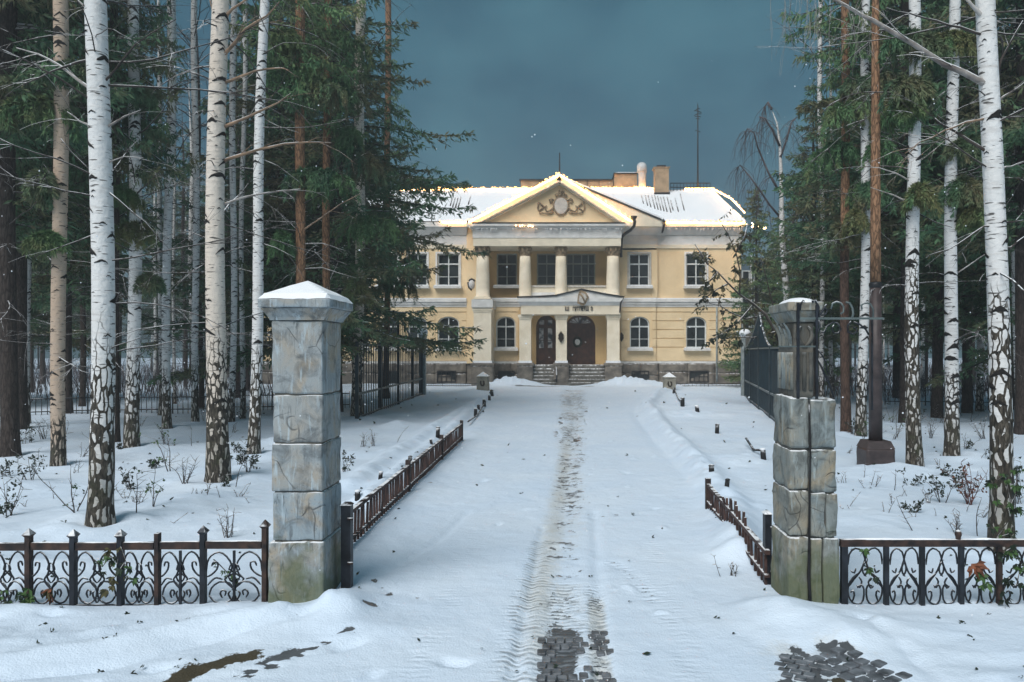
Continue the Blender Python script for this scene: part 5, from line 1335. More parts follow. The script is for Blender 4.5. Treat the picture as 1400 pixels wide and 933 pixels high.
# scrolled iron bracket on the weathered pillar
br = thing('iron_bracket', (px2(1113), YP_ - 0.03, pz2(545)), 'black wrought iron bracket with scrolls on the weathered pillar, reaching to the brown post', 'bracket')
yb = YP_ - 0.06
def bar(x0, x1, y0, y1, z0, z1, nm, par, mat='iron'): return MB().box(x0, x1, y0, y1, z0, z1).build(nm, M[mat], par)
bar(px2(1086.5), px2(1090), yb, yb + 0.02, pz2(545), pz2(415), 'upright', br)
bar(px2(1112), px2(1115), yb, yb + 0.02, pz2(545), pz2(418), 'upright', br)
bar(px2(1090.2), px2(1204), yb + 0.003, yb + 0.017, pz2(437.5), pz2(434.6), 'top_bar', br, 'grey_iron')
bar(px2(1062), px2(1111.8), yb + 0.004, yb + 0.016, pz2(475), pz2(473), 'cross_bar', br, 'grey_iron')
bar(px2(1187.5), px2(1189.5), yb + 0.002, yb + 0.018, pz2(560), pz2(437.7), 'upright', br)
def spiral(cx, cy, r, a0, turns, sgn=1, shrink=0.55, n=18):
    return [(cx + r * (1 - shrink * i / n) * math.cos(a0 + sgn * turns * 2 * PI * i / n), cy + r * (1 - shrink * i / n) * math.sin(a0 + sgn * turns * 2 * PI * i / n)) for i in range(n + 1)]
def scroll(pts_px, r=0.006, par=br, y=None, nm='scroll', mat='iron'):
    y = yb + 0.01 if y is None else y
    return MB().tube([(px2(a), y, pz2(b)) for a, b in pts_px], r, 5).build(nm, M[mat], par)
scroll([(1091, 425), (1092, 416), (1095, 411), (1097, 413)]); scroll([(1107, 413), (1112, 412), (1116, 420), (1115, 432)], 0.009)
scroll([(1115, 436), (1120, 428), (1125, 420), (1127, 417)], 0.008); scroll([(1120, 432), (1126, 430), (1128, 424), (1124, 421)], 0.006)
scroll([(1133, 423), (1135, 416), (1140, 413.5), (1146, 415), (1150, 420), (1150, 427), (1146, 430)], 0.007, mat='grey_iron')
scroll([(1153, 414), (1158, 415), (1162, 422), (1163, 430), (1161, 436)], 0.009, mat='grey_iron')
scroll([(1175, 424), (1174, 418), (1179, 415), (1186, 416), (1190, 423), (1190, 434)], 0.007, mat='grey_iron')
scroll([(1116, 438), (1118, 446), (1116, 453), (1113, 455)], 0.008)
scroll([(1137, 445), (1134, 450), (1137, 456), (1143, 456), (1146, 450), (1142, 443), (1136, 441), (1128, 446), (1124, 454), (1118, 456)], 0.006)
scroll([(1160, 440), (1155, 446), (1156, 454), (1162, 457), (1168, 454), (1167, 449), (1163, 448)], 0.007)
scroll([(1164, 441), (1172, 444), (1180, 451), (1184, 458)], 0.007)
scroll([(1115, 478), (1121, 486), (1127, 497), (1127, 505), (1130, 512)], 0.006); scroll([(1116, 490), (1124, 508), (1133, 528), (1138, 543)], 0.008, y=yb + 0.03)

# brown post on a plinth behind the bracket
gx, gy = G(1197, 643)
bp = thing('post', (gx, gy, 0), 'tall dark brown post with an orange upper part on a square plinth', 'post')
z0_ = zs(gx, gy) - 0.1
mb = MB(); block(mb, gx - 0.225, gx + 0.225, gy - 0.225, gy + 0.225, z0_, PZ(612, gy), 0.02, 0.01, 6, 9); p_ = mb.build('plinth', M['brown_post'], bp)
mb = MB(); mb.frust(gx, gy, PZ(612, gy), PZ(602, gy), 0.222, 0.222, 0.175, 0.175); mb.build('plinth_top', M['brown_post'], bp)
mb = MB(); mb.lathe([(0.105, PZ(602, gy)), (0.098, PZ(500, gy)), (0.09, PZ(392, gy))], gx, gy, 16); mb.build('shaft', M['brown_post'], bp)
mb = MB(); mb.lathe([(0.092, PZ(394, gy)), (0.102, PZ(391, gy)), (0.10, PZ(388, gy)), (0.085, PZ(386, gy))], gx, gy, 16); mb.build('collar', M['dark_metal'], bp)
mb = MB(); mb.lathe([(0.084, PZ(387, gy)), (0.078, PZ(300, gy)), (0.07, PZ(180, gy)), (0.055, PZ(0, gy)), (0.03, PZ(-150, gy))], gx, gy, 16); o = mb.build('upper_shaft', M['pine'], bp); o['rough_h'] = -20.0; o['label'] = 'orange barked upper part of the post'

# ------------------------------------------------------------------ low ornate fences in front
def scroll_kinds_left():
    """scrolls of one panel in unit coordinates (u across, v up), both halves"""
    a = [(0.02, 0.62), (0.03, 0.78), (0.10, 0.92), (0.24, 0.99), (0.38, 0.90), (0.47, 0.72), (0.42, 0.56), (0.34, 0.47), (0.42, 0.36), (0.55, 0.26)]
    b = [(0.06, 0.14), (0.10, 0.30), (0.24, 0.42), (0.42, 0.40), (0.50, 0.24), (0.46, 0.09), (0.30, 0.01), (0.14, 0.06), (0.06, 0.18)]
    c = [(0.30, 0.12), (0.26, 0.20), (0.30, 0.27), (0.36, 0.24), (0.34, 0.16)]
    d = [(0.50, 0.40), (0.40, 0.52), (0.60, 0.66), (0.52, 0.78)]
    e = [(0.02, 0.52), (0.10, 0.56), (0.20, 0.66), (0.22, 0.78), (0.14, 0.80), (0.11, 0.72)]
    f = [(0.50, 0.02), (0.43, 0.12), (0.40, 0.20), (0.44, 0.25)]
    g = [(0.30, 0.47), (0.20, 0.50), (0.12, 0.46), (0.04, 0.36)]
    return [a, b, c, d, e, f, g]
def scroll_kinds_right():
    a = [(0.03, 0.70), (0.06, 0.88), (0.22, 0.98), (0.42, 0.92), (0.50, 0.76), (0.62, 0.58), (0.80, 0.44), (0.96, 0.30)]
    b = [(0.28, 0.30), (0.38, 0.36), (0.46, 0.28), (0.44, 0.10), (0.32, 0.02), (0.14, 0.06), (0.04, 0.18), (0.04, 0.34), (0.16, 0.47), (0.34, 0.56)]
    c = [(0.66, 0.48), (0.58, 0.40), (0.64, 0.30), (0.72, 0.34)]
    d = [(0.10, 0.60), (0.20, 0.56), (0.24, 0.64)]
    e = [(0.50, 0.76), (0.42, 0.66), (0.44, 0.56), (0.52, 0.50)]
    f = [(0.14, 0.06), (0.20, 0.18), (0.16, 0.26), (0.10, 0.22)]
    return [a, b, c, d, e, f]
def ornate(name, label, x0s, yF, z0f, ztop, kinds, par_mat, posts, rail_ext):
    t = thing(name, (x0s[0], yF, 0), label, 'fence', 'low ornate iron fences along the street')
    meshes = {}
    for pa, pb in zip(x0s[:-1], x0s[1:]):
        w = pb - pa - 0.04
        for ki, pts in enumerate(kinds):
            for mir in (0, 1):
                key = (ki, mir, round(w, 3))
                if key not in meshes:
                    P_ = [((1 - u) if mir else u, v_) for u, v_ in pts]
                    # Catmull-Rom refine
                    Q_ = []
                    for i in range(len(P_) - 1):
                        p0, p1, p2, p3 = P_[max(i - 1, 0)], P_[i], P_[i + 1], P_[min(i + 2, len(P_) - 1)]
                        for s_ in (0, 0.5):
                            Q_.append(tuple(0.5 * (2 * p1[q] + (p2[q] - p0[q]) * s_ + (2 * p0[q] - 5 * p1[q] + 4 * p2[q] - p3[q]) * s_ ** 2 + (-p0[q] + 3 * p1[q] - 3 * p2[q] + p3[q]) * s_ ** 3) for q in (0, 1)))
                    Q_.append(P_[-1])
                    mb = MB(); mb.tube([(u * w, (0.004 if mir else -0.004) * (1 if ki % 2 else 1.8), v_ * (ztop - z0f)) for u, v_ in Q_], [0.0072 - 0.003 * (i in (0, len(Q_) - 1)) for i in range(len(Q_))], 5)
                    meshes[key] = mb.mesh('scroll', M[par_mat])
                o = link('scroll', meshes[key], t); o.location = (pa + 0.02 - x0s[0], 0, z0f)
    return t
YF = 5.76
def fx(px): return PX(px, YF)
def fz(py): return PZ(py, YF)
lp = [-20, 39.5, 100.5, 165, 215.5, 278, 362.5]
xs_f = [fx(p) for p in lp]
t = ornate('ornate_fence', 'low black wrought iron scroll fence with pointed posts, left of the tall pillar', xs_f, YF, fz(826), fz(754), scroll_kinds_left(), 'iron', None, None)
for k, x in enumerate(xs_f):
    w = 0.0175 if k != 4 else 0.015
    top = fz((735, 734, 735, 735, 729, 730, 722)[k])
    mb = MB(); mb.box(x - w, x + w, YF - 0.025, YF + 0.025, -0.12, top)
    if k != 4: mb.frust(x, YF, top, top + 0.018, w, 0.025, w + 0.014, 0.036); mb.frust(x, YF, top + 0.018, top + 0.062, w + 0.014, 0.036, 0.002, 0.002)
    mb.build('post', M['rust' if k in (1, 4, 6) else 'iron'], t)
for k, (a, b) in enumerate(zip(xs_f[:-1], xs_f[1:])):
    dz = (0, 0.004, 0.002, 0.006, 0.01, 0.014)[k]
    MB().box(a + 0.024, b - 0.024, YF - 0.018, YF + 0.018, fz(752.5) + dz, fz(742.5) + dz).build('rail', M['rust'], t)
    mb = MB(); n_ = 14
    pts = [(a + 0.03 + (b - a - 0.06) * i / n_, YF - 0.004, fz(742.5) + dz) for i in range(n_ + 1)]
    mb.tube(pts, [max(0.002, 0.012 * float(vnoise(np.array(p[0] * 9), np.array(k * 1.0), 5)) - 0.001) for p in pts], 6).build('snow_line', M['snow'], t)
    MB().box(a + 0.024, b - 0.024, YF - 0.008, YF + 0.008, fz(830), fz(826.5)).build('lower_rail', M['iron'], t)
    if k in (4, 5): MB().box((a + b) / 2 - 0.008, (a + b) / 2 + 0.008, YF - 0.009, YF + 0.007, fz(826), fz(753)).build('middle_bar', M['iron'], t)
rp = [1154, 1211.5, 1260.5, 1314, 1366, 1428]
xs_f = [fx(p) for p in rp]
t = ornate('ornate_fence', 'low black wrought iron scroll fence with a flat framed top, right of the weathered pillar', xs_f, YF, fz(828), fz(748), scroll_kinds_right(), 'iron', None, None)
for k, x in enumerate(xs_f):
    w = 0.016 if k else 0.024
    MB().box(x - w, x + w, YF - 0.02, YF + 0.02, -0.12, fz(747.2)).build('post', M['iron' if k != 4 else 'rust'], t)
mb = MB(); mb.box(xs_f[0] - 0.03, xs_f[-1], YF - 0.022, YF + 0.022, fz(747), fz(737.5)); mb.build('rail', M['rust'], t)
n_ = 60; pts = [(xs_f[0] + (xs_f[-1] - xs_f[0]) * i / n_, YF - 0.004, fz(737.5)) for i in range(n_ + 1)]
MB().tube(pts, [max(0.002, 0.018 * float(vnoise(np.array(p[0] * 8), np.array(0.3), 5)) - 0.003) for p in pts], 6).build('snow_line', M['snow'], t)
for a, b in zip(xs_f[:-1], xs_f[1:]): MB().box(a + 0.02, b - 0.02, YF - 0.009, YF + 0.009, fz(833), fz(829)).build('lower_rail', M['iron'], t)
mb = MB(); mb.lathe([(0.018, fz(738)), (0.02, fz(734)), (0.026, fz(731)), (0.02, fz(726)), (0.004, fz(724.5))], fx(1310), YF, 10); mb.build('knob', M['rust'], t)

# ------------------------------------------------------------------ palisades and stub posts along the drive
def palisade(label, pts, h, pitch, post_at):
    t = thing('palisade_fence', (pts[0][0], pts[0][1], 0), label, 'fence', 'low brown slatted fences along the drive')
    mesh = None
    for (ax, ay), (bx, by) in zip(pts[:-1], pts[1:]):
        L = math.hypot(bx - ax, by - ay); n_ = int(L / pitch)
        for i in range(n_):
            u = (i + 0.5) / n_; x, y = ax + (bx - ax) * u, ay + (by - ay) * u
            if mesh is None:
                mb = MB(); mb.box(-0.01, 0.01, -0.016, 0.016, -0.1, h - 0.035); mesh = mb.mesh('slat', M['picket'])
            o = link('slat', mesh, t); o.location = (x - pts[0][0], y - pts[0][1], zs(x, y) - 0.02 + rnd.uniform(-0.008, 0.008)); o.rotation_euler = (rnd.uniform(-.04, .04), rnd.uniform(-.05, .05), math.atan2(by - ay, bx - ax) - PI / 2)
        z0_, z1_ = zs(ax, ay), zs(bx, by)
        d = Vector((bx - ax, by - ay, 0)).normalized(); n2 = Vector((-d.y, d.x, 0)) * 0.022
        for zz, hh, nm in ((h - 0.035, 0.035, 'rail'), (0.07, 0.022, 'lower_rail')):
            a0, b0 = Vector((ax, ay, z0_ + zz)), Vector((bx, by, z1_ + zz)); up = Vector((0, 0, hh))
            vs = [a0 - n2, a0 + n2, b0 + n2, b0 - n2, a0 - n2 + up, a0 + n2 + up, b0 + n2 + up, b0 - n2 + up]
            MB().add(vs, [(0, 3, 2, 1), (4, 5, 6, 7), (0, 1, 5, 4), (1, 2, 6, 5), (2, 3, 7, 6), (3, 0, 4, 7)]).build(nm, M['picket'], t)
        for q in post_at:
            x, y = ax + (bx - ax) * q, ay + (by - ay) * q
            MB().box(x - 0.03, x + 0.03, y - 0.03, y + 0.03, -0.2, zs(x, y) + h + 0.06).build('post', M['rust'], t)
    return t
a, b = (-2.05, 6.05), G(631, 606)
palisade('low red brown slatted fence running along the left edge of the drive', [a, b], 0.36, 0.115, (0.0, 0.42, 0.72, 1.0))
palisade('short low brown slatted fence on the right edge of the drive', [(1.62, 6.2), G(968, 700)], 0.29, 0.12, (1.0,))
for (px, py, top, wd, lb) in ((474.5, 812, 690, 13, 'dark iron gate post close behind the tall left pillar'), (1049, 797, 702, 9, 'dark iron gate post tight against the weathered right pillar')):
    x, y = G(px, py); h = wd / 2 * y / F
    t = thing('gate_post', (x, y, 0), lb, 'post')
    MB().box(x - h, x + h, y - 0.04, y + 0.04, -0.1, PZ(top, y)).build('post_shaft', M['iron'], t)
    MB().frust(x, y, PZ(top, y), PZ(top - 3, y), h + 0.008, 0.048, h * 0.6, 0.03).build('post_cap', M['rust'], t)
    for k in range(2): MB().tube([(x + h * 0.5, y - 0.05, PZ(top + 18 + k * 60, y)), (x + h * 1.6, y - 0.05, PZ(top + 18 + k * 60, y))], 0.012, 6).build('hinge', M['rust'], t)
def stub(px, py, hpx, wpx, lb, grp):
    x, y = G(px, py); h = max(wpx / 2 * y / F, 0.03); z = zs(x, y)
    t = thing('stub_post', (x, y, z), lb, 'stub post', grp)
    lx, ly = rnd.uniform(-.03, .03), rnd.uniform(-.02, .02)
    MB().tube([(x, y, z - 0.1), (x + lx, y + ly, z + hpx * y / F)], [h, h * 0.9], 8).build('stub_shaft', M['stub'], t)
    MB().ball((x + lx, y + ly, z + hpx * y / F), h * 1.05, h * 1.05, h * 0.45, 8, 5).build('stub_top', M['snow' if rnd.random() < 0.25 else 'stub'], t)
gl_, gr_ = 'short black posts poking from the snow left of the drive', 'short black posts poking from the snow right of the drive'
for px, py, hp, wp, lb in ((488.5, 693, 11, 8, 'black stub post nearest the tall pillar, beside the brown slatted fence'), (519, 671, 9, 6, 'black stub post by the first third of the brown slatted fence'),
        (559, 647, 13, 6, 'black stub post by the middle of the brown slatted fence'), (598, 610, 14, 6, 'black stub post near the far end of the brown slatted fence'),
        (591, 618, 7, 4, 'small black stub just before the far end of the brown slatted fence'), (650, 571, 11, 5, 'black stub post right after the brown slatted fence ends'), (655, 562, 6, 4, 'small stub second after the end of the slatted fence'),
        (662, 557, 10, 5, 'black stub post midway between slatted fence and left bollard'), (669, 549, 8, 4, 'little black stub second from the left bollard'), (673, 542, 8, 5, 'black stub post nearest the left bollard')):
    stub(px, py, hp, wp, lb, gl_)
for px, py, hp, wp, lb in ((1044.5, 634, 14, 8, 'leaning black stub post nearest the weathered pillar'), (980, 592, 12, 6, 'black stub post second from the weathered pillar'), (954, 570, 8, 6, 'black stub post third from the weathered pillar'),
        (933, 558, 11, 6, 'black stub post second from the right bollard'), (921, 541, 7, 4, 'small black stub at the foot of the right bollard'), (992.5, 686, 9, 7, 'black stub beside the short right slatted fence'), (973, 665, 8, 8, 'black knob at the far end of the short right slatted fence')):
    stub(px, py, hp, wp, lb, gr_)
for k, (pts, lb) in enumerate((([(1044, 630), (1030, 622), (1020, 612)], 'black cable drooping between the right stub posts'), ([(933, 558), (927, 548), (921, 538)], 'thin black cable sagging near the right bollard'), ([(640, 585), (652, 572), (664, 556)], 'thin black cable sagging along the left stub posts'))):
    q = [G(*p) for p in pts]; mb = MB(); mb.tube([(x, y, zs(x, y) + (0.12, 0.04, 0.14)[i]) for i, (x, y) in enumerate(q)], 0.022, 5)
    tag(mb.build('cable', M['stub']), lb, 'cable')
for px, lb in ((660.5, 'concrete bollard with snowy pyramid cap left of the far drive'), (915, 'concrete bollard with snowy pyramid cap right of the far drive')):
    x, y = G(px, 536 if px < 700 else 537); s_ = y / F; h = 8 * s_
    t = thing('bollard', (x, y, 0), lb, 'bollard', 'pair of concrete bollards')
    mb = MB(); mb.frust(x, y, -0.2, 20 * s_, h * 1.02, h * 1.02, h * 0.96, h * 0.96); mb.build('body', M['bollard'], t)
    mb = MB(); mb.box(x - h * 1.08, x + h * 1.08, y - h * 1.08, y + h * 1.08, 20 * s_, 21.5 * s_); mb.build('cap', M['bollard'], t)
    mb = MB(); mb.frust(x, y, 21.5 * s_, 27.5 * s_, h * 1.04, h * 1.04, 0.01, 0.01); mb.build('snow_cap', M['snow'], t)
    MB().tube([(x + a * s_, y - h - 0.01, b * s_) for a, b in ((-2.4, 15.5), (-2.6, 12), (-1.5, 9.3), (0.8, 9), (2.2, 11), (1.8, 14.5), (0.4, 15))], 0.035, 5).build('emblem', M['bronze'], t)

# ------------------------------------------------------------------ tall iron gates beside the forecourt
def tall_gate(label, pa, pb, hA, hB, solid, arch_sgn, pitch=0.115):
    (ax, ay), (bx, by) = pa, pb                     # a = far end with the post, b = near end
    t = thing('iron_gate', (ax, ay, 0), label, 'gate', 'tall dark iron gates beside the forecourt')
    L = math.hypot(bx - ax, by - ay); d = Vector(((bx - ax) / L, (by - ay) / L, 0)); n2 = Vector((-d.y, d.x, 0))
    def at(u, z, o=0): return Vector((ax, ay, 0)) + d * (u * L) + n2 * o + Vector((0, 0, z))
    def bx_(u0, u1, z0, z1, th, nm, mat, par=t):
        vs = [at(u0, z0, -th), at(u0, z0, th), at(u1, z0, th), at(u1, z0, -th), at(u0, z1, -th), at(u0, z1, th), at(u1, z1, th), at(u1, z1, -th)]
        return MB().add(vs, [(0, 3, 2, 1), (4, 5, 6, 7), (0, 1, 5, 4), (1, 2, 6, 5), (2, 3, 7, 6), (3, 0, 4, 7)]).build(nm, M[mat], par)
    post = MB().box(ax - 0.14, ax + 0.14, ay - 0.14, ay + 0.14, -0.2, hA + 0.02).build('post', M['post_grey'], t)
    MB().box(ax - 0.2, ax + 0.2, ay - 0.2, ay + 0.2, hA + 0.02, hA + 0.1).build('post_cap', M['post_grey'], post)
    MB().ball((ax, ay, hA + 0.1), 0.24, 0.24, 0.17, 12, 6).build('snow_cap', M['snow'], post)
    q = 0.16 / L
    top = hA - 0.52
    for u in (q, 0.22, 0.48, 0.74, 1.0):
        zt_ = top + 0.05
        if u in (0.48,): zt_ = top + 1.1
        w = 0.045 / L
        bx_(u - w, u + w, -0.15, zt_, 0.045, 'stile', 'teal_iron')
    bx_(q, 1, top - 0.05, top, 0.03, 'top_rail', 'grey_iron'); bx_(q, 1, 0.68, 0.74, 0.032, 'middle_rail', 'grey_iron'); bx_(q, 1, 0.05, 0.1, 0.03, 'bottom_rail', 'teal_iron')
    arc = [at(q + (0.48 - q) * s_, top + 0.02 + 1.1 * s_ ** 1.7) for s_ in np.linspace(0, 1, 10)]
    MB().tube(arc, 0.035, 6).build('swept_bar', M['grey_iron'], t)
    arc = [at(0.48 + 0.26 * s_, top + 0.02 + 1.1 * (1 - s_) ** 1.7) for s_ in np.linspace(0, 1, 10)]
    MB().tube(arc, 0.035, 6).build('swept_bar', M['teal_iron'], t)
    n_ = int(L / pitch); mesh = None
    for k in range(n_):
        u = q + (1 - q) * (k + 0.5) / n_
        s_ = (u - q) / (0.48 - q)
        zt_ = top + (1.1 * max(0, min(1, s_)) ** 1.7 if u < 0.48 else 1.1 * max(0, 1 - (u - 0.48) / 0.26) ** 1.7)
        p = at(u, 0); MB().tube([(p.x, p.y, 0.0), (p.x, p.y, zt_)], 0.016, 5, smooth=False).build('bar', M['teal_iron'], t)
    for (u0, u1, z1) in solid: bx_(u0, u1, 0.1, z1, 0.008, 'sheet_panel', 'teal_iron')
    return t
A, B = G(577.5, 540), G(488, 575)
tall_gate('dark iron gate of bars left of the forecourt, under the low spruce branches', A, B, PZ(457, A[1]), PZ(457, A[1]), [], 1, 0.34)
A, B = G(1018.5, 544), G(1075, 590)
tall_gate('dark teal iron gate with sheet panels right of the forecourt', A, B, PZ(459, A[1]), PZ(459, A[1]), [(0.03, 0.47, 2.55), (0.49, 0.98, 0.7), (0.76, 0.98, 1.9)], 1)

# ------------------------------------------------------------------ low black fences further off
def low_fence(name, label, pts, h, pitch, mat='iron', grp=None, stuff=True):
    t = thing(name, (pts[0][0], pts[0][1], 0), label, 'fence', grp)
    mb = MB()
    for (ax, ay), (bx, by) in zip(pts[:-1], pts[1:]):
        L = math.hypot(bx - ax, by - ay); n_ = max(2, int(L / pitch))
        za, zb = zs(ax, ay), zs(bx, by)
        for zz in (h * 0.88, h * 0.2):
            m2 = MB(); m2.tube([(ax, ay, za + zz), (bx, by, zb + zz)], 0.022, 4); m2.build('rail', M[mat], t)
        for k in range(n_ + 1):
            u = k / n_; x, y = ax + (bx - ax) * u, ay + (by - ay) * u; z = za + (zb - za) * u
            hh = h * (1.12 if k % 8 == 0 else 1)
            r = 0.026 if k % 8 == 0 else 0.013
            mb.tube([(x, y, z - 0.1), (x, y, z + hh)], [r, r * 0.6], 4, smooth=False)
    o = mb.build('bars', M[mat], t); o['kind'] = 'stuff'
    return t
g_ = 'low black fences among the trees'
low_fence('low_fence', 'low black iron fence crossing the wood behind the left birches', [G(-60, 572), G(120, 567), G(285, 564)], 0.55, 0.14, grp=g_)
low_fence('low_fence', 'low black iron fence beside the left pillar, before the house wing', [G(300, 560), G(372, 560), G(440, 560), G(478, 558)], 0.55, 0.14, grp=g_)
low_fence('low_fence', 'low black iron fence crossing the wood right of the brown post', [G(1210, 553), G(1330, 556), G(1460, 560)], 0.6, 0.16, grp=g_)
low_fence('low_fence', 'low dark fence at the foot of the left mansion wing', [(PX(580, 41.2), 41.2), (PX(652, 41.2), 41.2)], 0.16, 0.12, grp='low edging fences at the foot of the mansion')
low_fence('low_fence', 'low dark toothed fence at the foot of the right mansion wing', [(PX(925, 40.6), 40.6), (PX(1012, 40.6), 40.6)], 0.18, 0.2, grp='low edging fences at the foot of the mansion')

# ------------------------------------------------------------------ trees
class Stem:
    def __init__(s, x, y, z, lean, r0, r1, zref, H, bend, ph):
        s.x, s.y, s.z, s.lean, s.r0, s.r1, s.zref, s.H, s.bend, s.ph = x, y, z, lean, r0, r1, zref, H, bend, ph
    def c(s, h):
        return Vector((s.x + s.lean * h + s.bend * math.sin(h * 0.7 + s.ph) - s.bend * math.sin(s.ph), s.y + s.bend * 0.6 * math.sin(h * 0.5 + s.ph * 2) - s.bend * 0.6 * math.sin(s.ph * 2), s.z + h))
    def r(s, h):
        mid = s.r0 * 0.75
        if h < s.zref:
            rr = mid + (s.r1 - mid) * (h / s.zref) ** 0.75
        else:
            rr = s.r1 * max(0.06, 1 - (h - s.zref) / max(0.1, s.H - s.zref))
        return rr + s.r0 * 0.22 * math.exp(-h / (s.r0 * 2.4))

def stem_mesh(st, rough_h, seed, ns=18, scars=True):
    mb = MB(); hs, h = [-0.25], 0.0
    while h < st.H: hs.append(h); h += 0.07 if h < 1.2 else 0.18 if h < st.zref else 0.6
    hs.append(st.H)
    vs = []
    for h in hs:
        c, r = st.c(max(h, 0)), st.r(max(h, 0)); c = c + Vector((0, 0, min(h, 0)))
        k = 0.10 * max(0, 1 - max(h, 0) / max(rough_h, 0.3)) + 0.015
        for j in range(ns):
            a = 2 * PI * j / ns
            n1 = float(vnoise(np.array(a * 2.6 + seed), np.array(h * 3.0), seed)) - 0.5
            rr = r * (1 + k * 2 * n1 + (0.12 * math.exp(-max(h, 0) / 0.15) * math.sin(a * 4 + seed)))
            vs.append(c + Vector((math.cos(a) * rr, math.sin(a) * rr, 0)))
    n = len(hs)
    mb.add(vs, [(i * ns + j, i * ns + (j + 1) % ns, (i + 1) * ns + (j + 1) % ns, (i + 1) * ns + j) for i in range(n - 1) for j in range(ns)], 0, True)
    if scars:
        q = random.Random(seed); h = rough_h * 0.55
        while h < min(st.zref * 1.15, st.H):
            r = st.r(h); a0 = q.uniform(0, 2 * PI); w = q.uniform(0.45, 1.25) if q.random() < 0.55 else q.uniform(0.14, 0.38)
            hh = r * w * q.uniform(0.55, 1.1); th = r * w * q.uniform(0.35, 0.75); skew = q.uniform(-0.35, 0.35)
            vs = []; m_ = 8
            for i in range(m_ + 1):
                s_ = i / m_ * 2 - 1; e = 1 - abs(s_ - skew * 0.3) / (1 + abs(skew) * 0.3)
                zt_ = hh * max(0, e) ** 0.85 + r * 0.06 * q.uniform(-1, 1); zb_ = zt_ - th * max(0.08, e) ** 0.7 * q.uniform(0.75, 1.15) - 0.004
                for zz, off in ((zt_, 0.001), ((zt_ + zb_) / 2, r * 0.05 + 0.003), (zb_, 0.001)):
                    c, rr = st.c(h + zz), st.r(h + zz) * 1.02 + off; a = a0 + w * s_
                    vs.append(c + Vector((math.cos(a) * rr, math.sin(a) * rr, 0)))
            mb.add(vs, [(i * 3 + j, (i + 1) * 3 + j, (i + 1) * 3 + j + 1, i * 3 + j + 1) for i in range(m_) for j in range(2)], 1, True)
            h += q.uniform(0.03, 0.17) * max(0.7, r * 9)
    return mb

def wiggle(p0, d, L, q, n=7, droop=-0.15, up=0.0, jit=0.10):
    pts = [Vector(p0)]; d = Vector(d).normalized()
    for i in range(n):
        d = (d + Vector((q.uniform(-jit, jit), q.uniform(-jit, jit), q.uniform(-jit, jit) + (droop + up * i / n) / n))).normalized()
        pts.append(pts[-1] + d * (L / n))
    return pts
def twiggy(mb, p0, d, L, r, q, lvl=2, droop=-0.3, n=7, sides=4):
    pts = wiggle(p0, d, L, q, n, droop, jit=0.13)
    mb.tube(pts, [max(0.0015, r * (1 - 0.8 * i / n)) for i in range(n + 1)], sides if lvl > 1 else 3, caps=False)
    if lvl <= 0: return
    for k in range(q.randint(2, 5) if lvl > 1 else q.randint(1, 3)):
        i = q.randint(2, n - 1); dd = (pts[i + 1] - pts[i]).normalized()
        s_ = Vector((q.uniform(-1, 1), q.uniform(-1, 1), q.uniform(-0.5, 0.6)))
        twiggy(mb, pts[i], dd * 0.8 + s_ * 0.8, L * q.uniform(0.25, 0.5), r * 0.45, q, lvl - 1, droop, max(4, n - 2), 3)

def bare_crown(st, q, z_lo, z_hi, n_low, n_top, rl, weep=0.0):
    mb = MB()
    for k in range(n_low):
        h = q.uniform(z_lo, z_hi); a = q.uniform(0, 2 * PI); c = st.c(h); r = st.r(h)
        d = Vector((math.cos(a), math.sin(a) * 0.8, q.uniform(-0.25, 0.6)))
        twiggy(mb, c + Vector((math.cos(a), math.sin(a), 0)) * r * 0.7, d, q.uniform(0.7, 2.4) * rl, q.uniform(0.006, 0.016) * min(1.3, 0.6 + st.r0 * 2.4), q, 2, q.uniform(-0.9, 0.3))
    for k in range(n_top):
        h = q.uniform(z_hi, st.H * 0.95); a = q.uniform(0, 2 * PI); c = st.c(h)
        twiggy(mb, c, Vector((math.cos(a), math.sin(a), q.uniform(0.3, 0.9))), (st.H - h) * 0.35 + 1.0, 0.02, q, 2, -0.8 - weep)
    return mb

class Quads:
    def __init__(s): s.V = []; s.n = 0; s.Q = []; s.M = []
    def kites(s, p, d, L, w, mi=0):
        """leaf-shaped quads: p base (n,3), d unit direction (n,3)"""
        n = len(p)
        if n == 0: return
        rv = rng.normal(size=(n, 3)); s_ = np.cross(d, rv); s_ /= np.linalg.norm(s_, axis=1, keepdims=True) + 1e-9
        L = np.asarray(L).reshape(-1, 1); w = np.asarray(w).reshape(-1, 1)
        v = np.stack([p, p + d * L * 0.45 + s_ * w, p + d * L, p + d * L * 0.45 - s_ * w], 1).reshape(-1, 3)
        s.V.append(v); s.Q.append(np.arange(n * 4).reshape(-1, 4) + s.n); s.M.append(np.full(n, mi)); s.n += n * 4
    def tube3(s, pts, r, mi=1):
        pts = np.asarray(pts, float); k = len(pts); r = np.asarray(r).reshape(-1, 1)
        t = np.gradient(pts, axis=0); t /= np.linalg.norm(t, axis=1, keepdims=True) + 1e-9
        a = np.cross(t, [0.3, 0.2, 0.93]); a /= np.linalg.norm(a, axis=1, keepdims=True) + 1e-9; b = np.cross(t, a)
        ring = [pts + (a * math.cos(q) + b * math.sin(q)) * r for q in (0, 2 * PI / 3, 4 * PI / 3)]
        v = np.stack(ring, 1).reshape(-1, 3); q = []
        for i in range(k - 1):
            for j in range(3): q.append((i * 3 + j, i * 3 + (j + 1) % 3, (i + 1) * 3 + (j + 1) % 3, (i + 1) * 3 + j))
        s.V.append(v); s.Q.append(np.array(q) + s.n); s.M.append(np.full(len(q), mi)); s.n += len(v)
    def mesh(s, name, mats): return np_mesh(name, np.concatenate(s.V), np.concatenate(s.Q), mats, np.concatenate(s.M), False)

def norm(v): return v / (np.linalg.norm(v, axis=-1, keepdims=True) + 1e-9)

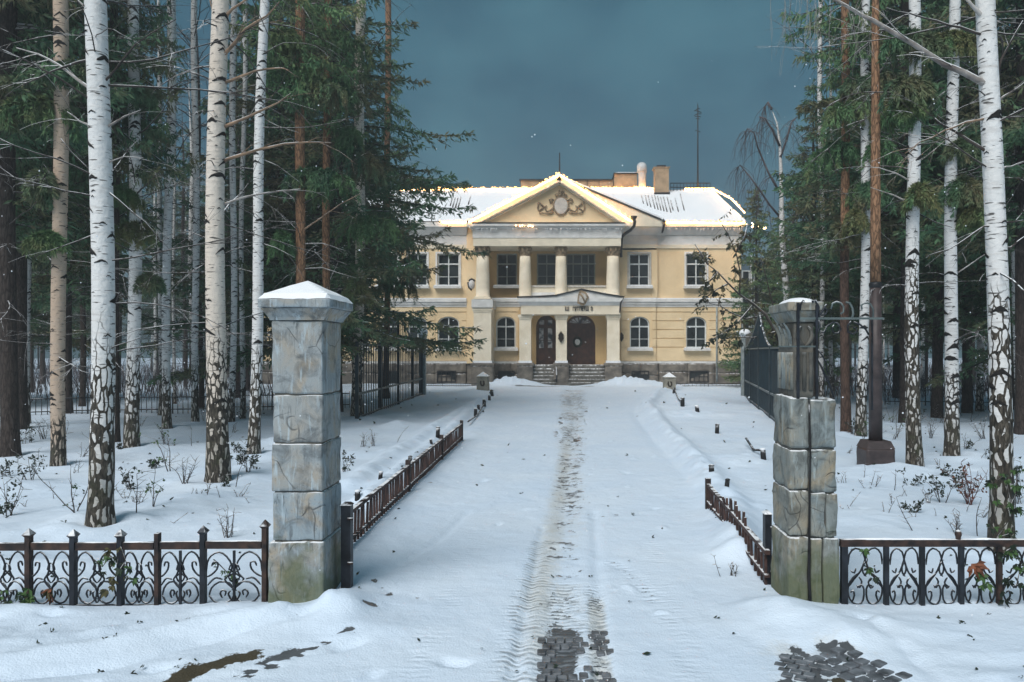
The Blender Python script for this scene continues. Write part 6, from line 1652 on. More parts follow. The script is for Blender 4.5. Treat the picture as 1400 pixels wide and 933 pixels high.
def spruce_branch(qd, o, az, L, droop, up, st_sp=0.15, nd_sp=0.12, nl=0.20, nw=0.026, tw=0.36, hang=0.5):
    out = np.array([math.cos(az), math.sin(az), 0.0]); sid = np.array([-math.sin(az), math.cos(az), 0.0])
    t = np.linspace(0, 1, 9)
    bend = rng.normal() * 0.12
    def at(t):
        t = np.asarray(t)[..., None]
        return o + out * (L * t) + sid * (L * bend * t * t) + np.array([0, 0, 1.0]) * (L * (0.10 * t - droop * t ** 2 + up * t ** 4))
    qd.tube3(at(t), (0.008 + 0.009 * L) * (1 - 0.85 * t))
    n = max(3, int(L / st_sp)); tt = np.linspace(0.10, 1.0, n)
    ps = []
    for s_ in (-1, 1):
        tj = np.clip(tt + rng.normal(size=n) * 0.012, 0.05, 1)
        b = at(tj); l = (tw * L * (1.03 - tj) ** 0.7 * (0.35 + 0.65 * np.minimum(1, tj * 3)) * rng.uniform(0.55, 1.15, n)).clip(0.10, 0.85)
        phi = rng.uniform(0.7, 1.15, n)[:, None]
        d = norm(out * np.cos(phi) + sid * s_ * np.sin(phi) + np.array([0, 0, -1.0]) * rng.uniform(0.02, 0.5, n)[:, None])
        for i in range(n):
            m = max(2, int(l[i] / nd_sp)); u = (np.arange(m) + rng.uniform(0, 1, m)) / m
            pp = b[i] + d[i] * (u * l[i])[:, None] + np.array([0, 0, -1.0]) * (hang * 0.5 * l[i] * u ** 2)[:, None]
            ps.append((pp, np.repeat(d[i][None], m, 0)))
    b = at(np.linspace(0.25, 1, n * 2)); ps.append((b, np.repeat(out[None], len(b), 0)))
    P_ = np.concatenate([p for p, _ in ps]); D_ = np.concatenate([d for _, d in ps])
    for rep in range(2):
        d = norm(D_ * 0.75 + rng.normal(size=P_.shape) * 0.42 + np.array([0, 0, -1.0]) * rng.uniform(0, hang, len(P_))[:, None])
        qd.kites(P_, d, nl * rng.uniform(0.6, 1.25, len(P_)), nw * rng.uniform(0.6, 1.3, len(P_)))

def spruce_mesh(name, H, z0, Rm, whorl, nb, mats, sparse=0.0, low_bias=1.0, top=0.85, **kw):
    qd = Quads(); z = z0
    while z < H - 0.25:
        f = (z - z0) / (H - z0)
        for k in range(max(3, int(nb * (1 - 0.35 * f)))):
            if rng.random() < sparse: continue
            L = (Rm * (1 - f) ** top * rng.uniform(0.6, 1.12) + 0.22) * (1 if f > 0.08 else low_bias)
            spruce_branch(qd, np.array([0, 0, z + rng.uniform(-0.12, 0.12)]), rng.uniform(0, 2 * PI), L, rng.uniform(0.28, 0.52), rng.uniform(0.16, 0.36), **kw)
        z += whorl * rng.uniform(0.8, 1.2)
    p = np.stack([np.zeros(30), np.zeros(30), np.linspace(H - 0.8, H, 30)], 1)
    qd.kites(p, norm(rng.normal(size=(30, 3)) * 0.5 + np.array([0, 0, 0.6])), 0.2, 0.03)
    return qd.mesh(name, mats)

CROWN = {
    'wide': spruce_mesh('crown', 17.0, 2.3, 4.7, 0.34, 8, [M['needle'], M['limb']], 0.24, 1.0, 0.8, nl=0.19, nw=0.024, st_sp=0.13),
    'tall': spruce_mesh('crown', 18.0, 4.6, 3.3, 0.36, 8, [M['needle'], M['limb']], 0.1, 0.9),
    'slim': spruce_mesh('crown', 16.0, 3.6, 2.5, 0.36, 8, [M['needle'], M['limb']], 0.1, 0.9),
    'cone': spruce_mesh('crown', 10.5, 0.8, 1.75, 0.30, 8, [M['needle_green'], M['limb']], 0.0, 1.0, 0.75, nl=0.17, nw=0.03),
    'pine': spruce_mesh('crown', 14.0, 6.6, 2.3, 0.5, 6, [M['needle_green'], M['limb']], 0.15, 0.7, 0.6, hang=0.7),
}

def foliage_tuft(c, r, par, mat='needle_green', seed=0):
    """drooping spray of fine needles round the end of a limb"""
    qd = Quads(); c = np.array(c, float)
    q = np.random.default_rng(seed + 400)
    a = q.uniform(0, 2 * PI); main = np.array([math.cos(a), math.sin(a) * 0.5, 0.1])
    limb = c[None] + main[None] * np.linspace(-1.0, 0.9, 8)[:, None] * r + np.array([0, 0, 1.0])[None] * (0.35 * r - 0.3 * r * np.linspace(-1, 1, 8) ** 2)[:, None]
    qd.tube3(limb, np.linspace(0.014, 0.004, 8))
    for k in range(64):
        i = q.uniform(0, 7); o = limb[int(i)] + (limb[min(7, int(i) + 1)] - limb[int(i)]) * (i % 1)
        d = norm(np.array([q.normal(), q.normal() * 0.8, q.uniform(-0.2, 0.5)])); L = r * q.uniform(0.45, 0.95); m = 15
        u = np.linspace(0.03, 1, m)[:, None]
        pts = o + d * (L * u) * (1 - 0.35 * u) + np.array([0, 0, -1.0]) * (L * 0.95 * u ** 1.8)
        tg = norm(np.gradient(pts, axis=0))
        qd.tube3(pts[::3], np.full(len(pts[::3]), 0.003))
        for rep in range(7):
            nd = norm(tg * 1.1 + rng.normal(size=pts.shape) * 0.42)
            qd.kites(pts + rng.normal(size=pts.shape) * 0.008, nd, rng.uniform(0.07, 0.14, m) * (0.8 + r * 0.4), rng.uniform(0.006, 0.0115, m) * (0.8 + r * 0.5))
    org = ORG[par.name]
    me = qd.mesh('foliage_spray', [M[mat], M['limb']])
    o = link('foliage_spray', me, par); o.location = -org
    return o

LIMBS = {   # explicit limbs, in pixels at the depth of their tree: (points, radius, bark)
    1: [([(303, 79), (322, 62), (339, 46), (372, 30), (392, 15)], 0.030, 'limb_tan'), ([(303, 115), (330, 106), (352, 100), (388, 98), (402, 104)], 0.024, 'limb_tan'),
        ([(302, 175), (330, 164), (352, 153), (380, 140), (396, 127)], 0.026, 'limb_tan'), ([(302, 222), (325, 213), (352, 205), (388, 197), (420, 194), (452, 195)], 0.028, 'limb_tan'),
        ([(302, 281), (325, 273), (345, 267), (385, 261), (410, 258)], 0.022, 'limb_pale'), ([(302, 27), (318, 14), (345, -3)], 0.03, 'limb_tan'), ([(300, 24), (290, 14), (284, -6)], 0.02, 'limb_tan'),
        ([(296, 90), (270, 92), (236, 103), (205, 122)], 0.014, 'limb'), ([(294, 330), (262, 318), (236, 322)], 0.01, 'limb')],
    0: [([(130, 127), (104, 108), (75, 86), (40, 68), (5, 56)], 0.020, 'limb_pale'), ([(126, 174), (110, 166), (96, 155)], 0.014, 'limb_pale'), ([(142, 176), (168, 158), (186, 147)], 0.014, 'limb_pale'),
        ([(142, 113), (160, 95), (188, 64), (216, 48), (250, 34)], 0.014, 'limb'), ([(150, 263), (176, 285), (204, 306), (226, 332)], 0.010, 'limb'), ([(138, 30), (118, 12), (96, -8)], 0.018, 'limb_pale'),
        ([(148, 222), (168, 214), (192, 214)], 0.008, 'limb_pale'), ([(130, 320), (92, 336), (52, 352)], 0.009, 'limb'), ([(146, 480), (170, 470), (196, 462)], 0.008, 'limb'), ([(130, 240), (100, 210), (84, 190)], 0.008, 'limb')],
    11: [([(1352, 117), (1320, 101), (1293, 88), (1248, 58), (1199, 27), (1165, 8), (1136, -10), (1085, -32)], 0.034, 'limb_pale'), ([(1350, 50), (1310, 40), (1274, 34), (1235, 28), (1200, 24)], 0.015, 'limb'),
         ([(1352, 30), (1332, 14), (1314, 0)], 0.03, 'limb_pale'), ([(1354, 161), (1320, 168), (1290, 180), (1255, 197), (1234, 212)], 0.013, 'limb_tan'), ([(1358, 211), (1325, 190), (1290, 168), (1284, 158)], 0.018, 'limb'),
         ([(1362, 140), (1380, 127), (1402, 112)], 0.014, 'limb_pale'), ([(1362, 162), (1385, 160), (1410, 160)], 0.012, 'limb'), ([(1366, 232), (1384, 226), (1404, 219)], 0.010, 'limb_pale'),
         ([(1364, 310), (1345, 309), (1322, 325), (1296, 342), (1262, 352)], 0.011, 'limb'), ([(1362, 312), (1376, 304), (1404, 300)], 0.018, 'limb'), ([(1362, 340), (1384, 338), (1406, 322)], 0.018, 'limb'), ([(1362, 110), (1372, 80), (1396, 40), (1410, 20)], 0.016, 'limb')],
    13: [([(1246, 279), (1220, 268), (1187, 258)], 0.016, 'limb_pale'), ([(1246, 249), (1224, 238), (1198, 231), (1180, 232)], 0.014, 'limb_pale'), ([(1252, 291), (1275, 304), (1296, 313)], 0.014, 'limb'), ([(1250, 237), (1238, 214), (1220, 202)], 0.014, 'limb'), ([(1248, 205), (1220, 192), (1200, 182)], 0.012, 'limb')],
    12: [([(1306, 180), (1292, 168), (1278, 160)], 0.015, 'limb'), ([(1308, 245), (1330, 238), (1352, 234)], 0.012, 'limb'), ([(1306, 375), (1340, 352), (1372, 330)], 0.012, 'limb_pale')],
    4: [([(356, 160), (380, 172), (404, 178)], 0.010, 'limb_pale'), ([(352, 215), (378, 226), (405, 246)], 0.010, 'limb_pale'), ([(350, 330), (376, 338), (402, 352)], 0.010, 'limb_pale')],
    18: [([(408, 304), (380, 302), (352, 300)], 0.012, 'limb_pale'), ([(410, 318), (440, 300), (470, 282), (500, 270)], 0.02, 'limb_tan'), ([(410, 334), (440, 332), (476, 344)], 0.014, 'limb_pale'), ([(410, 368), (440, 366), (486, 380)], 0.014, 'limb_pale'), ([(408, 345), (385, 332), (362, 324)], 0.012, 'limb_pale')],
}
TUFTS = {14: [(1192, 262, 36), (1204, 205, 40), (1180, 150, 42), (1212, 115, 40), (1196, 60, 44), (1170, 300, 30)], 18: [(432, 128, 42), (408, 108, 34), (396, 60, 44), (430, 244, 34), (452, 252, 28), (386, 330, 30)], 19: [(492, 222, 42), (478, 190, 34), (505, 310, 36), (470, 130, 40), (488, 395, 34), (455, 60, 44)],
         13: [(1250, 124, 44), (1236, 150, 28), (1259, 266, 30), (1250, 60, 40)], 12: [(1316, 262, 42), (1328, 292, 30), (1300, 60, 36), (1330, 200, 30)], 20: [(1168, 120, 40), (1140, 210, 36), (1178, 262, 34), (1150, 320, 34)],
         3: [(196, 132, 26), (178, 318, 28), (168, 268, 26), (205, 385, 22)], 2: [(60, 250, 34), (64, 330, 28), (52, 150, 40), (100, 100, 32)], 21: [(540, 330, 40), (515, 300, 36), (508, 350, 34), (560, 368, 36), (538, 395, 30)]}
n_low = {0: 14, 1: 13, 2: 16, 3: 16, 4: 16, 11: 10, 12: 16, 13: 16}
for k, (nm, fx_, fy_, fw, tw, tx, bk, rh, lb) in enumerate(NEAR):
    gx, gy = G(fx_, fy_); z = zs(gx, gy) - 0.05
    zt_ = PZ(0, gy) - z
    st = Stem(gx, gy, z, (PX(tx, gy) - gx) / zt_, fw * gy / F / 2, tw * gy / F / 2, zt_, max(zt_ * 1.35, 12.5 if nm != 'spruce_tree' else 15), 0.035 if nm == 'birch_tree' else 0.02, k * 1.7)
    t = thing(nm, (gx, gy, z), lb, nm.split('_')[0] + ' tree', 'trees standing in the snowy wood beside the drive')
    mb = stem_mesh(st, rh, k + 1, 22 if gy < 13 else 14, nm == 'birch_tree' and gy < 30)
    o = mb.build('trunk', [M[bk], M['scar']], t); o['rough_h'] = float(max(rh, 0.3))
    if nm == 'birch_tree':
        cr = bare_crown(st, random.Random(k + 50), max(1.6, rh * 0.9), min(zt_ * 1.02, 9), n_low.get(k, 17), 10, 1.0)
        cr.build('crown', M['limb'], t)
    elif nm == 'pine_tree':
        o = link('crown', CROWN['pine'], t); o.rotation_euler = (0, 0, k * 1.3); o.location = (st.lean * 8, 0, 1.2 if gy < 20 else 0.2); o.scale = (0.6, 0.6, 1)
        cr = bare_crown(st, random.Random(k + 50), 1.8, 7, 14, 0, 0.8); cr.build('dead_branches', M['limb'], t)  # bare dead branches on the trunk below the needled crown
    else:
        o = link('crown', CROWN['tall'], t); o.rotation_euler = (0, 0, k * 2.1); o.location = (st.lean * 8, 0, 1.0); w_ = 0.8 if k == 23 else 0.45; o.scale = (w_, w_, 1)
        cr = bare_crown(st, random.Random(k + 50), 1.5, 7, 16, 0, 0.9); cr.build('dead_branches', M['limb'], t)  # dead limbs left on the lower trunk
    for i, (pts, r, m_) in enumerate(LIMBS.get(k, [])):
        q = random.Random(k * 31 + i); P_ = [P(a, b, gy) for a, b in pts]
        dy = q.uniform(-0.5, 0.5)
        P_ = [p + Vector((0, dy * (j / (len(P_) - 1)) ** 1.3 * (P_[-1] - P_[0]).length * 0.5, 0)) for j, p in enumerate(P_)]
        mb = MB(); fine = []
        for j in range(len(P_) - 1):
            for s_ in (0, 0.5): fine.append(P_[j].lerp(P_[j + 1], s_) + Vector((q.uniform(-1, 1), q.uniform(-1, 1), q.uniform(-1, 1))) * 0.006)
        fine.append(P_[-1]); n_ = len(fine)
        mb.tube(fine, [max(0.004, r * (1 - 0.72 * j / (n_ - 1))) for j in range(n_)], 7)
        for j in range(2, n_ - 1):
            if q.random() < 0.55: twiggy(mb, fine[j], (fine[j + 1] - fine[j]).normalized() + Vector((q.uniform(-.6, .6), q.uniform(-.6, .6), q.uniform(-.7, .6))), q.uniform(0.2, 0.7), r * 0.28, q, 1, -0.4, 6, 3)
        if k == 11 and i == 0:      # weeping twigs over the roofline side
            for j in range(26):
                p = fine[-1 - j % 4].lerp(fine[-1 - (j % 4) - 1], q.random()) + Vector((q.uniform(-0.3, 0.35), q.uniform(-0.3, 0.3), -0.02))
                twiggy(mb, p, Vector((q.uniform(-0.3, 0.25), q.uniform(-.2, .2), -1)), q.uniform(0.2, 0.7), 0.0035, q, 1, -1.2, 7, 3)
        mb.build('branch', M[m_], t)
    for i, (px, py, r) in enumerate(TUFTS.get(k, [])):
        foliage_tuft(P(px, py, gy - 0.15), r * gy / F, t, 'needle_green' if i % 3 else 'needle', k * 10 + i)

LANDMARKS = [(40, 'speckled left birch'), (81, 'tan cream birch'), (135, 'thickest white birch'), (181, 'black footed left birch'), (231, 'slim pale birch'), (300, 'thick cream birch'), (355, 'leaning birch'), (420, 'tall gate pillar'), (490, 'grey gate birch'),
             (1112, 'weathered pillar'), (1157, 'red brown pine'), (1197, 'brown post'), (1249, 'tall cracked birch'), (1304, 'black footed right birch'), (1358, 'ivy birch')]
def beside(px):
    l, nm = min(LANDMARKS, key=lambda a: abs(a[0] - px))
    return ('just left of the ' if px < l else 'just right of the ') + nm
# big spruces: foot (pixel x, distance), crown kind, scale
def spruce(px, Y, kind, label, group, sc=1.0, rz=None, x=None):
    x = PX(px, Y) if x is None else x; z = zs(x, Y) - 0.1
    t = thing('spruce_tree', (x, Y, z), label, 'spruce tree', group)
    H = {'wide': 17, 'tall': 18, 'slim': 16, 'cone': 10.5}[kind]
    st = Stem(x, Y, z, 0, 0.011 * H * sc, 0.007 * H * sc, H * sc * 0.6, H * sc * 0.98, 0.01, px * 0.1)
    o = stem_mesh(st, 1.0, int(abs(px)) % 97 + 3, 10, False).build('trunk', M['spruce_bark'], t); o['rough_h'] = 1.0
    o = link('crown', CROWN[kind], t); o.rotation_euler = (0, 0, rnd.uniform(0, 6.28) if rz is None else rz); w_ = sc * (1.12 if kind == 'wide' else 1); o.scale = (w_, w_, sc)
    return t
gs = 'big spruces closing in both sides of the drive'
for a in ((462, 23.5, 'wide', 'broad dark spruce whose low branches reach across the mansion left wing', gs, 1.0, 2.2), (384, 25, 'tall', 'tall dark spruce behind the leaning birch', gs), (424, 29, 'tall', 'tall spruce behind the orange pines', gs),
          (-40, 15.5, 'tall', 'tall spruce cut off by the left edge of the picture', gs), (28, 18.5, 'tall', 'tall spruce behind the tan cream birch', gs), (92, 23, 'slim', 'slim spruce between the tan birch and the thickest white birch', gs),
          (338, 36, 'slim', 'slim spruce far behind the thick cream birch', gs), (0, 27, 'wide', 'broad spruce deep in the wood at the far left', gs), (262, 48, 'slim', 'distant slim spruce in the misty gap of the left wood', gs), (215, 58, 'slim', 'farthest pale spruce in the misty gap of the left wood', gs),
          (1198, 25, 'tall', 'tall spruce behind the red brown pine', gs), (1226, 30, 'tall', 'tall spruce behind the brown post', gs, 0.95), (1238, 20, 'tall', 'tall dark spruce behind the birch with the tall cracked foot', gs), (1322, 24, 'tall', 'tall dark spruce behind the black footed right birch', gs),
          (1398, 17.5, 'tall', 'tall spruce cut off by the right edge of the picture', gs), (1284, 33, 'tall', 'tall spruce deep in the right wood', gs), (1450, 22, 'wide', 'broad spruce beyond the right edge of the picture', gs), (1138, 36, 'slim', 'slim spruce left of the red brown pine', gs, 0.85),
          (1034, 39.5, 'cone', 'small pointed bright green spruce at the right corner of the mansion', gs), (1066, 44, 'cone', 'second small pointed spruce behind the weeping birch', gs, 0.95), (1098, 33, 'cone', 'bushy young spruce between weeping birch and tall spruces', gs, 1.0), (1112, 27, 'slim', 'loose spruce rising behind the scrolled bracket', gs, 0.72), (1058, 41, 'cone', 'little spruce tucked behind the right iron gate', gs, 0.8)):
    spruce(*a)
gb = 'far spruces at the back of the wood'
q = random.Random(5)
pool = []
for k in range(34):
    left = k % 2 == 0
    Y = q.uniform(40, 92)
    px = q.uniform(-140, 330) if left else q.uniform(1130, 1560)
    if left and 150 < px < 330: px -= 190
    if left and Y > 40 and PX(px, Y) > -19.5 and Y < 58: px = 775 + (-21 - q.uniform(0, 14)) * F / Y
    spruce(px, Y, q.choice(('tall', 'slim')), 'dark spruce far back in the wood, ' + beside(px), gb + ' ' + beside(px), q.uniform(0.75, 1.0))

# slender trunks deep in the wood
def far_meshes():
    out = {}
    for kd, bk, sc in (('birch_tree', 'birch', True), ('pine_tree', 'spruce_bark', False)):
        for v_ in range(3):
            st = Stem(0, 0, 0, (v_ - 1) * 0.012, 0.13, 0.085, 9, 15, 0.05, v_ * 2.0)
            tr = stem_mesh(st, 1.2, 60 + v_, 9, sc).mesh('trunk', [M[bk], M['scar']])
            mb = bare_crown(st, random.Random(v_ + 9), 2.0, 9, 22, 8, 1.2)
            out[(kd, v_)] = (tr, mb.mesh('crown', M['limb']))
    return out
FM = far_meshes()
q = random.Random(21); n_ = 0
taken = [(o.location.x, o.location.y) for o in S.objects if o.parent is None and o.name.split('.')[0] in ('birch_tree', 'pine_tree', 'spruce_tree')]
while n_ < 120:
    left = n_ % 2 == 0
    Y = 22 + 66 * q.random() ** 1.1
    px = q.uniform(-60, 500) if left else q.uniform(1110, 1470)
    x = PX(px, Y)
    if left and (x > -7.6 or (Y > 37 and Y < 56 and x > -18.6) or (Y > 33 and x > -10)): continue
    if not left and (x < 8.6 or (Y > 36 and Y < 62 and x < 13)): continue
    if any((x - a) ** 2 + (Y - b) ** 2 < 1.2 for a, b in taken): continue
    taken.append((x, Y))
    kd = 'birch_tree' if q.random() < 0.36 else 'pine_tree'
    z = zs(x, Y) - 0.05; sd_ = 'left' if left else 'right'
    lb = ('slender pale birch trunk deep in the wood, ' if kd == 'birch_tree' else 'slender dark trunk deep in the wood, ') + beside(px)
    t = thing(kd, (x, Y, z), lb, kd.split('_')[0] + ' tree', ('slender birches deep in the wood ' if kd == 'birch_tree' else 'slender dark trunks deep in the wood ') + beside(px))
    tr, cr = FM[(kd, q.randint(0, 2))]
    s_ = q.uniform(0.5, 1.1); rz = q.uniform(0, 6.28)
    o = link('trunk', tr, t); o.scale = (s_, s_, q.uniform(0.9, 1.1)); o.rotation_euler = (0, 0, rz); o['rough_h'] = q.uniform(0.6, 2.0)
    o = link('crown', cr, t); o.rotation_euler = (0, 0, rz)
    n_ += 1

# weeping birch at the right corner of the mansion
Yw = 30.0
t = thing('birch_tree', (PX(1078, Yw), Yw, 0), 'weeping bare birch with drooping twig tips beside the right roof corner', 'birch tree', 'trees standing in the snowy wood beside the drive')
trunk_px = [(1079, 545), (1077, 470), (1076, 411), (1071, 350), (1069, 316), (1068, 243), (1066, 195), (1062, 168), (1055, 150)]
mb = MB(); mb.tube([P(a, b, Yw) for a, b in trunk_px], [0.16, 0.14, 0.13, 0.12, 0.11, 0.075, 0.05, 0.03, 0.012], 10)
o = mb.build('trunk', M['birch'], t); o['rough_h'] = 1.4
mb = MB(); q = random.Random(77)
for pts, nt in (([(1068, 266), (1058, 250), (1050, 235), (1036, 202), (1031, 182), (1022, 176), (1014, 190)], 34), ([(1069, 300), (1052, 280), (1040, 262), (1024, 240), (1012, 226), (1006, 232)], 30), ([(1066, 200), (1056, 178), (1046, 162), (1038, 160)], 20), ([(1067, 215), (1076, 190), (1082, 168), (1090, 160)], 16), ([(1055, 150), (1050, 140), (1044, 148)], 14), ([(1070, 330), (1086, 300), (1098, 280), (1106, 282)], 16)):
    pp = [P(a, b, Yw + q.uniform(-0.5, 0.5)) for a, b in pts]; mb.tube(pp, [0.05 - 0.04 * i / len(pp) for i in range(len(pp))], 5)
    for k in range(nt):
        i = q.randint(1, len(pp) - 2); p = pp[i].lerp(pp[i + 1], q.random())
        twiggy(mb, p, Vector((q.uniform(-0.7, 0.4), q.uniform(-.5, .5), q.uniform(-0.6, 0.1))), q.uniform(0.7, 1.9), 0.012, q, 1, -2.6, 8, 3)
mb.build('crown', M['twig_far'], t)

# small tree with withered olive leaves before the right wing
Yo = 26.0
t = thing('leafy_tree', (PX(1082, Yo), Yo, 0), 'small leaning tree with withered olive leaves before the right mansion windows', 'tree')
mb = MB(); mb.tube([P(a, b, Yo) for a, b in ((1084, 560), (1080, 520), (1072, 480), (1060, 454), (1047, 431), (1030, 416), (1011, 403), (996, 388), (981, 372), (968, 362), (957, 352))], [0.1, 0.085, 0.07, 0.06, 0.05, 0.042, 0.036, 0.03, 0.022, 0.014, 0.006], 7)
mb.build('trunk', M['limb'], t)
br_, lf = MB(), Quads(); q = random.Random(31)
limbs = [[(1011, 403), (1012, 372), (1006, 345), (995, 320), (983, 300)], [(1047, 431), (1020, 436), (1000, 428), (984, 418), (966, 414)], [(1030, 416), (1010, 440), (990, 455), (970, 466)], [(981, 372), (970, 385), (960, 398)], [(1006, 345), (1018, 325), (1022, 305)], [(996, 388), (980, 396), (964, 408)],
         [(1060, 454), (1030, 462), (1000, 460), (980, 470)], [(1072, 480), (1060, 430), (1050, 390), (1040, 350)], [(968, 362), (958, 346), (950, 334)]]
for L_ in limbs:
    pp = [P(a, b, Yo + q.uniform(-0.4, 0.4)) for a, b in L_]; br_.tube(pp, [0.03 - 0.024 * i / len(pp) for i in range(len(pp))], 5)
    for k in range(15):
        i = q.randint(0, len(pp) - 2); p = pp[i].lerp(pp[i + 1], q.random())
        d = Vector((q.uniform(-1, 0.7), q.uniform(-.8, .8), q.uniform(-0.9, 0.6))).normalized(); l = q.uniform(0.15, 0.6)
        br_.tube([p, p + d * l * 0.5, p + d * l], [0.008, 0.005, 0.002], 3)
        if q.random() < 0.78:
            m_ = q.randint(7, 15); base = np.array(p)[None] + np.array(d)[None] * (l * np.linspace(0.3, 1, m_))[:, None]
            dd = norm(rng.normal(size=(m_, 3)) * 0.7 + np.array(d)[None] * 0.4 + np.array([[0, 0, -0.5]]))
            lf.kites(base, dd, rng.uniform(0.10, 0.22, m_), rng.uniform(0.025, 0.05, m_), 0 if q.random() < 0.55 else 1)
br_.build('branches', M['limb'], t)
o = link('leaves', lf.mesh('leaves', [M['leaf_olive'], M['leaf_dark']]), t); o.location = -ORG[t.name]

# ------------------------------------------------------------------ saplings, twigs and shrubs in the snow
def shrub(px, py, hpx, kind, label, lean=0.0, grp=None, n=None, seed=0):
    x, y = G(px, py); s_ = y / F; h = hpx * s_; z = zs(x, y); q = random.Random(int(px * 7 + py) + seed)
    nm, cat = {'green': ('sapling', 'sapling'), 'fir': ('sapling', 'sapling'), 'bare': ('bare_twig', 'twig'), 'dark': ('shrub', 'shrub'), 'red': ('red_shrub', 'shrub'), 'clump': ('twig_clump', 'twigs')}[kind]
    t = thing(nm, (x, y, z), label, cat, grp)
    st, lf = MB(), Quads()
    n = n or {'green': 2, 'fir': 1, 'bare': 1, 'dark': 5, 'red': 9, 'clump': 7}[kind]
    for k in range(n):
        d = Vector((lean + q.uniform(-0.35, 0.35) * (1 if n > 1 else 0.3), q.uniform(-0.3, 0.3), 1)); L = h * q.uniform(0.65, 1.05) * math.sqrt(1 + lean * lean)
        pts = wiggle((x + q.uniform(-1, 1) * 0.04 * (n > 1), y + q.uniform(-1, 1) * 0.04 * (n > 1), z - 0.05), d, L + 0.05, q, 7, -0.25, jit=0.16)
        st.tube(pts, [max(0.0022, 0.0062 * (0.6 + h) * (1 - 0.75 * i / 7)) for i in range(8)], 4)
        for i in range(2, 8):
            for m_ in range(q.randint(0, 2)):
                dd = Vector((q.uniform(-1, 1), q.uniform(-1, 1), q.uniform(0.0, 0.9))); l = h * q.uniform(0.12, 0.34)
                tw = wiggle(pts[i], dd, l, q, 4, -0.1); st.tube(tw, [0.0032, 0.003, 0.0026, 0.0022, 0.0015], 3)
                if kind in ('green', 'dark', 'red', 'fir') and q.random() < (0.75 if kind != 'red' else 0.4):
                    c_ = q.randint(3, 7); B_ = np.array([tw[-1]] * c_) + rng.normal(size=(c_, 3)) * 0.012
                    if kind == 'fir':
                        B_ = np.repeat(np.array([list(p) for p in tw]), 6, 0); D_ = norm(rng.normal(size=B_.shape) + np.array([0, 0, 0.5])); lf.kites(B_, D_, rng.uniform(0.03, 0.06, len(B_)), 0.006)
                    else:
                        lf.kites(B_, norm(rng.normal(size=(c_, 3)) + np.array([[0, 0, -0.2]])), rng.uniform(0.022, 0.055, c_) * (1 + 0.2 * (y > 10)), rng.uniform(0.008, 0.018, c_))
    st.build('stem', M['stem_red'] if kind == 'red' else M['limb'], t)
    if lf.n:
        o = link('leaves', lf.mesh('leaves', [M[{'green': 'leaf', 'fir': 'needle_green', 'dark': 'leaf_dark', 'red': 'leaf_red'}[kind]]]), t); o.location = -ORG[t.name]
    return t
for a in ((104, 708, 76, 'green', 'green leafed sapling close to the left of the thickest white birch'), (108, 722, 70, 'bare', 'long bare stem arching left from the thickest white birch', -0.9), (14, 706, 52, 'dark', 'dark leafed shrub at the left picture edge behind the fence'), (40, 662, 34, 'dark', 'low dark shrub between the left edge and the tan birch'),
          (234, 645, 74, 'green', 'forked sapling with green leaves below the slim pale birch'), (186, 718, 62, 'bare', 'straight bare stick between the thickest birch and the tall sapling'), (207, 704, 64, 'green', 'thin dark green sapling right of the thickest birch'), (232, 722, 18, 'bare', 'short forked twig lying right of the thin dark green sapling', 0.8),
          (252, 664, 40, 'clump', 'clump of bare twigs left of the thick cream birch foot'), (310, 738, 42, 'clump', 'fan of dry stalks rising behind the left fence near the pillar'), (322, 668, 50, 'bare', 'bare shoot leaning from the thick cream birch foot', 0.5), (340, 650, 36, 'dark', 'small dark leafed shrub by the leaning birch foot'),
          (140, 690, 22, 'dark', 'low dark seedlings behind the thickest birch foot'), (176, 668, 30, 'dark', 'tuft of dark leaves right of the thickest birch trunk'), (262, 614, 26, 'bare', 'small bare twig below the thin white birch'), (225, 612, 34, 'green', 'leafy green bush at the foot of the slim pale birch'),
          (60, 600, 30, 'clump', 'hazy twigs right of the dark bare trunk'), (494, 612, 20, 'clump', 'small forked dark shrub right of the tall pillar, nearest it'), (511, 610, 22, 'clump', 'small forked dark shrub second right of the tall pillar'), (541, 603, 24, 'bare', 'bent dark twig third right of the tall pillar', 0.6), (470, 650, 26, 'dark', 'dark sprig against the right edge of the tall pillar'),
          (1326, 690, 58, 'red', 'red stemmed shrub with rusty leaves left of the ivy birch'), (1222, 670, 36, 'bare', 'bent bare twig right of the weathered pillar', 0.2), (1252, 732, 58, 'bare', 'leaning bare twig behind the right fence', -0.45), (1308, 730, 30, 'clump', 'forked dry twigs right behind the knob of the right fence'), (1338, 736, 58, 'bare', 'thin shoot leaning left before the ivy birch', -0.35),
          (1288, 690, 42, 'dark', 'dark sprig with few leaves between birches right of the post'), (1228, 598, 44, 'green', 'green leafed sapling just right of the brown post plinth'), (1150, 590, 50, 'bare', 'dark shoot at the foot of the red brown pine'), (1272, 600, 26, 'clump', 'dry grass stalks at the foot of the far dark trunk'), (1345, 600, 30, 'clump', 'dry stalks left of the ivy birch in the far snow'),
          (1386, 690, 60, 'dark', 'dark leafed shrub right of the ivy birch foot'), (990, 788, 26, 'bare', 'forked bare twig lying in drive snow by the right slatted fence', -0.9), (1004, 786, 18, 'clump', 'tiny twigs by the right slatted fence'), (1180, 612, 40, 'green', 'green sprig around the foot of the birch by the post'), (1060, 505, 10, 'dark', 'sprig of dark leaves by the right gate')):
    shrub(*a)
q = random.Random(91); gt = 'thin dry twigs poking from the snow in the wood'
for k in range(120):
    left = k % 2 == 0
    px = q.uniform(0, 360) if left else q.uniform(1150, 1400); py = q.uniform(560, 720)
    if left and py > 700: py = 690
    shrub(px, py, q.uniform(8, 26), q.choice(('bare', 'clump', 'clump', 'dark', 'bare')), 'thin dry twigs in the snow, ' + beside(px), q.uniform(-0.6, 0.6), gt + ' ' + beside(px), q.randint(1, 4))
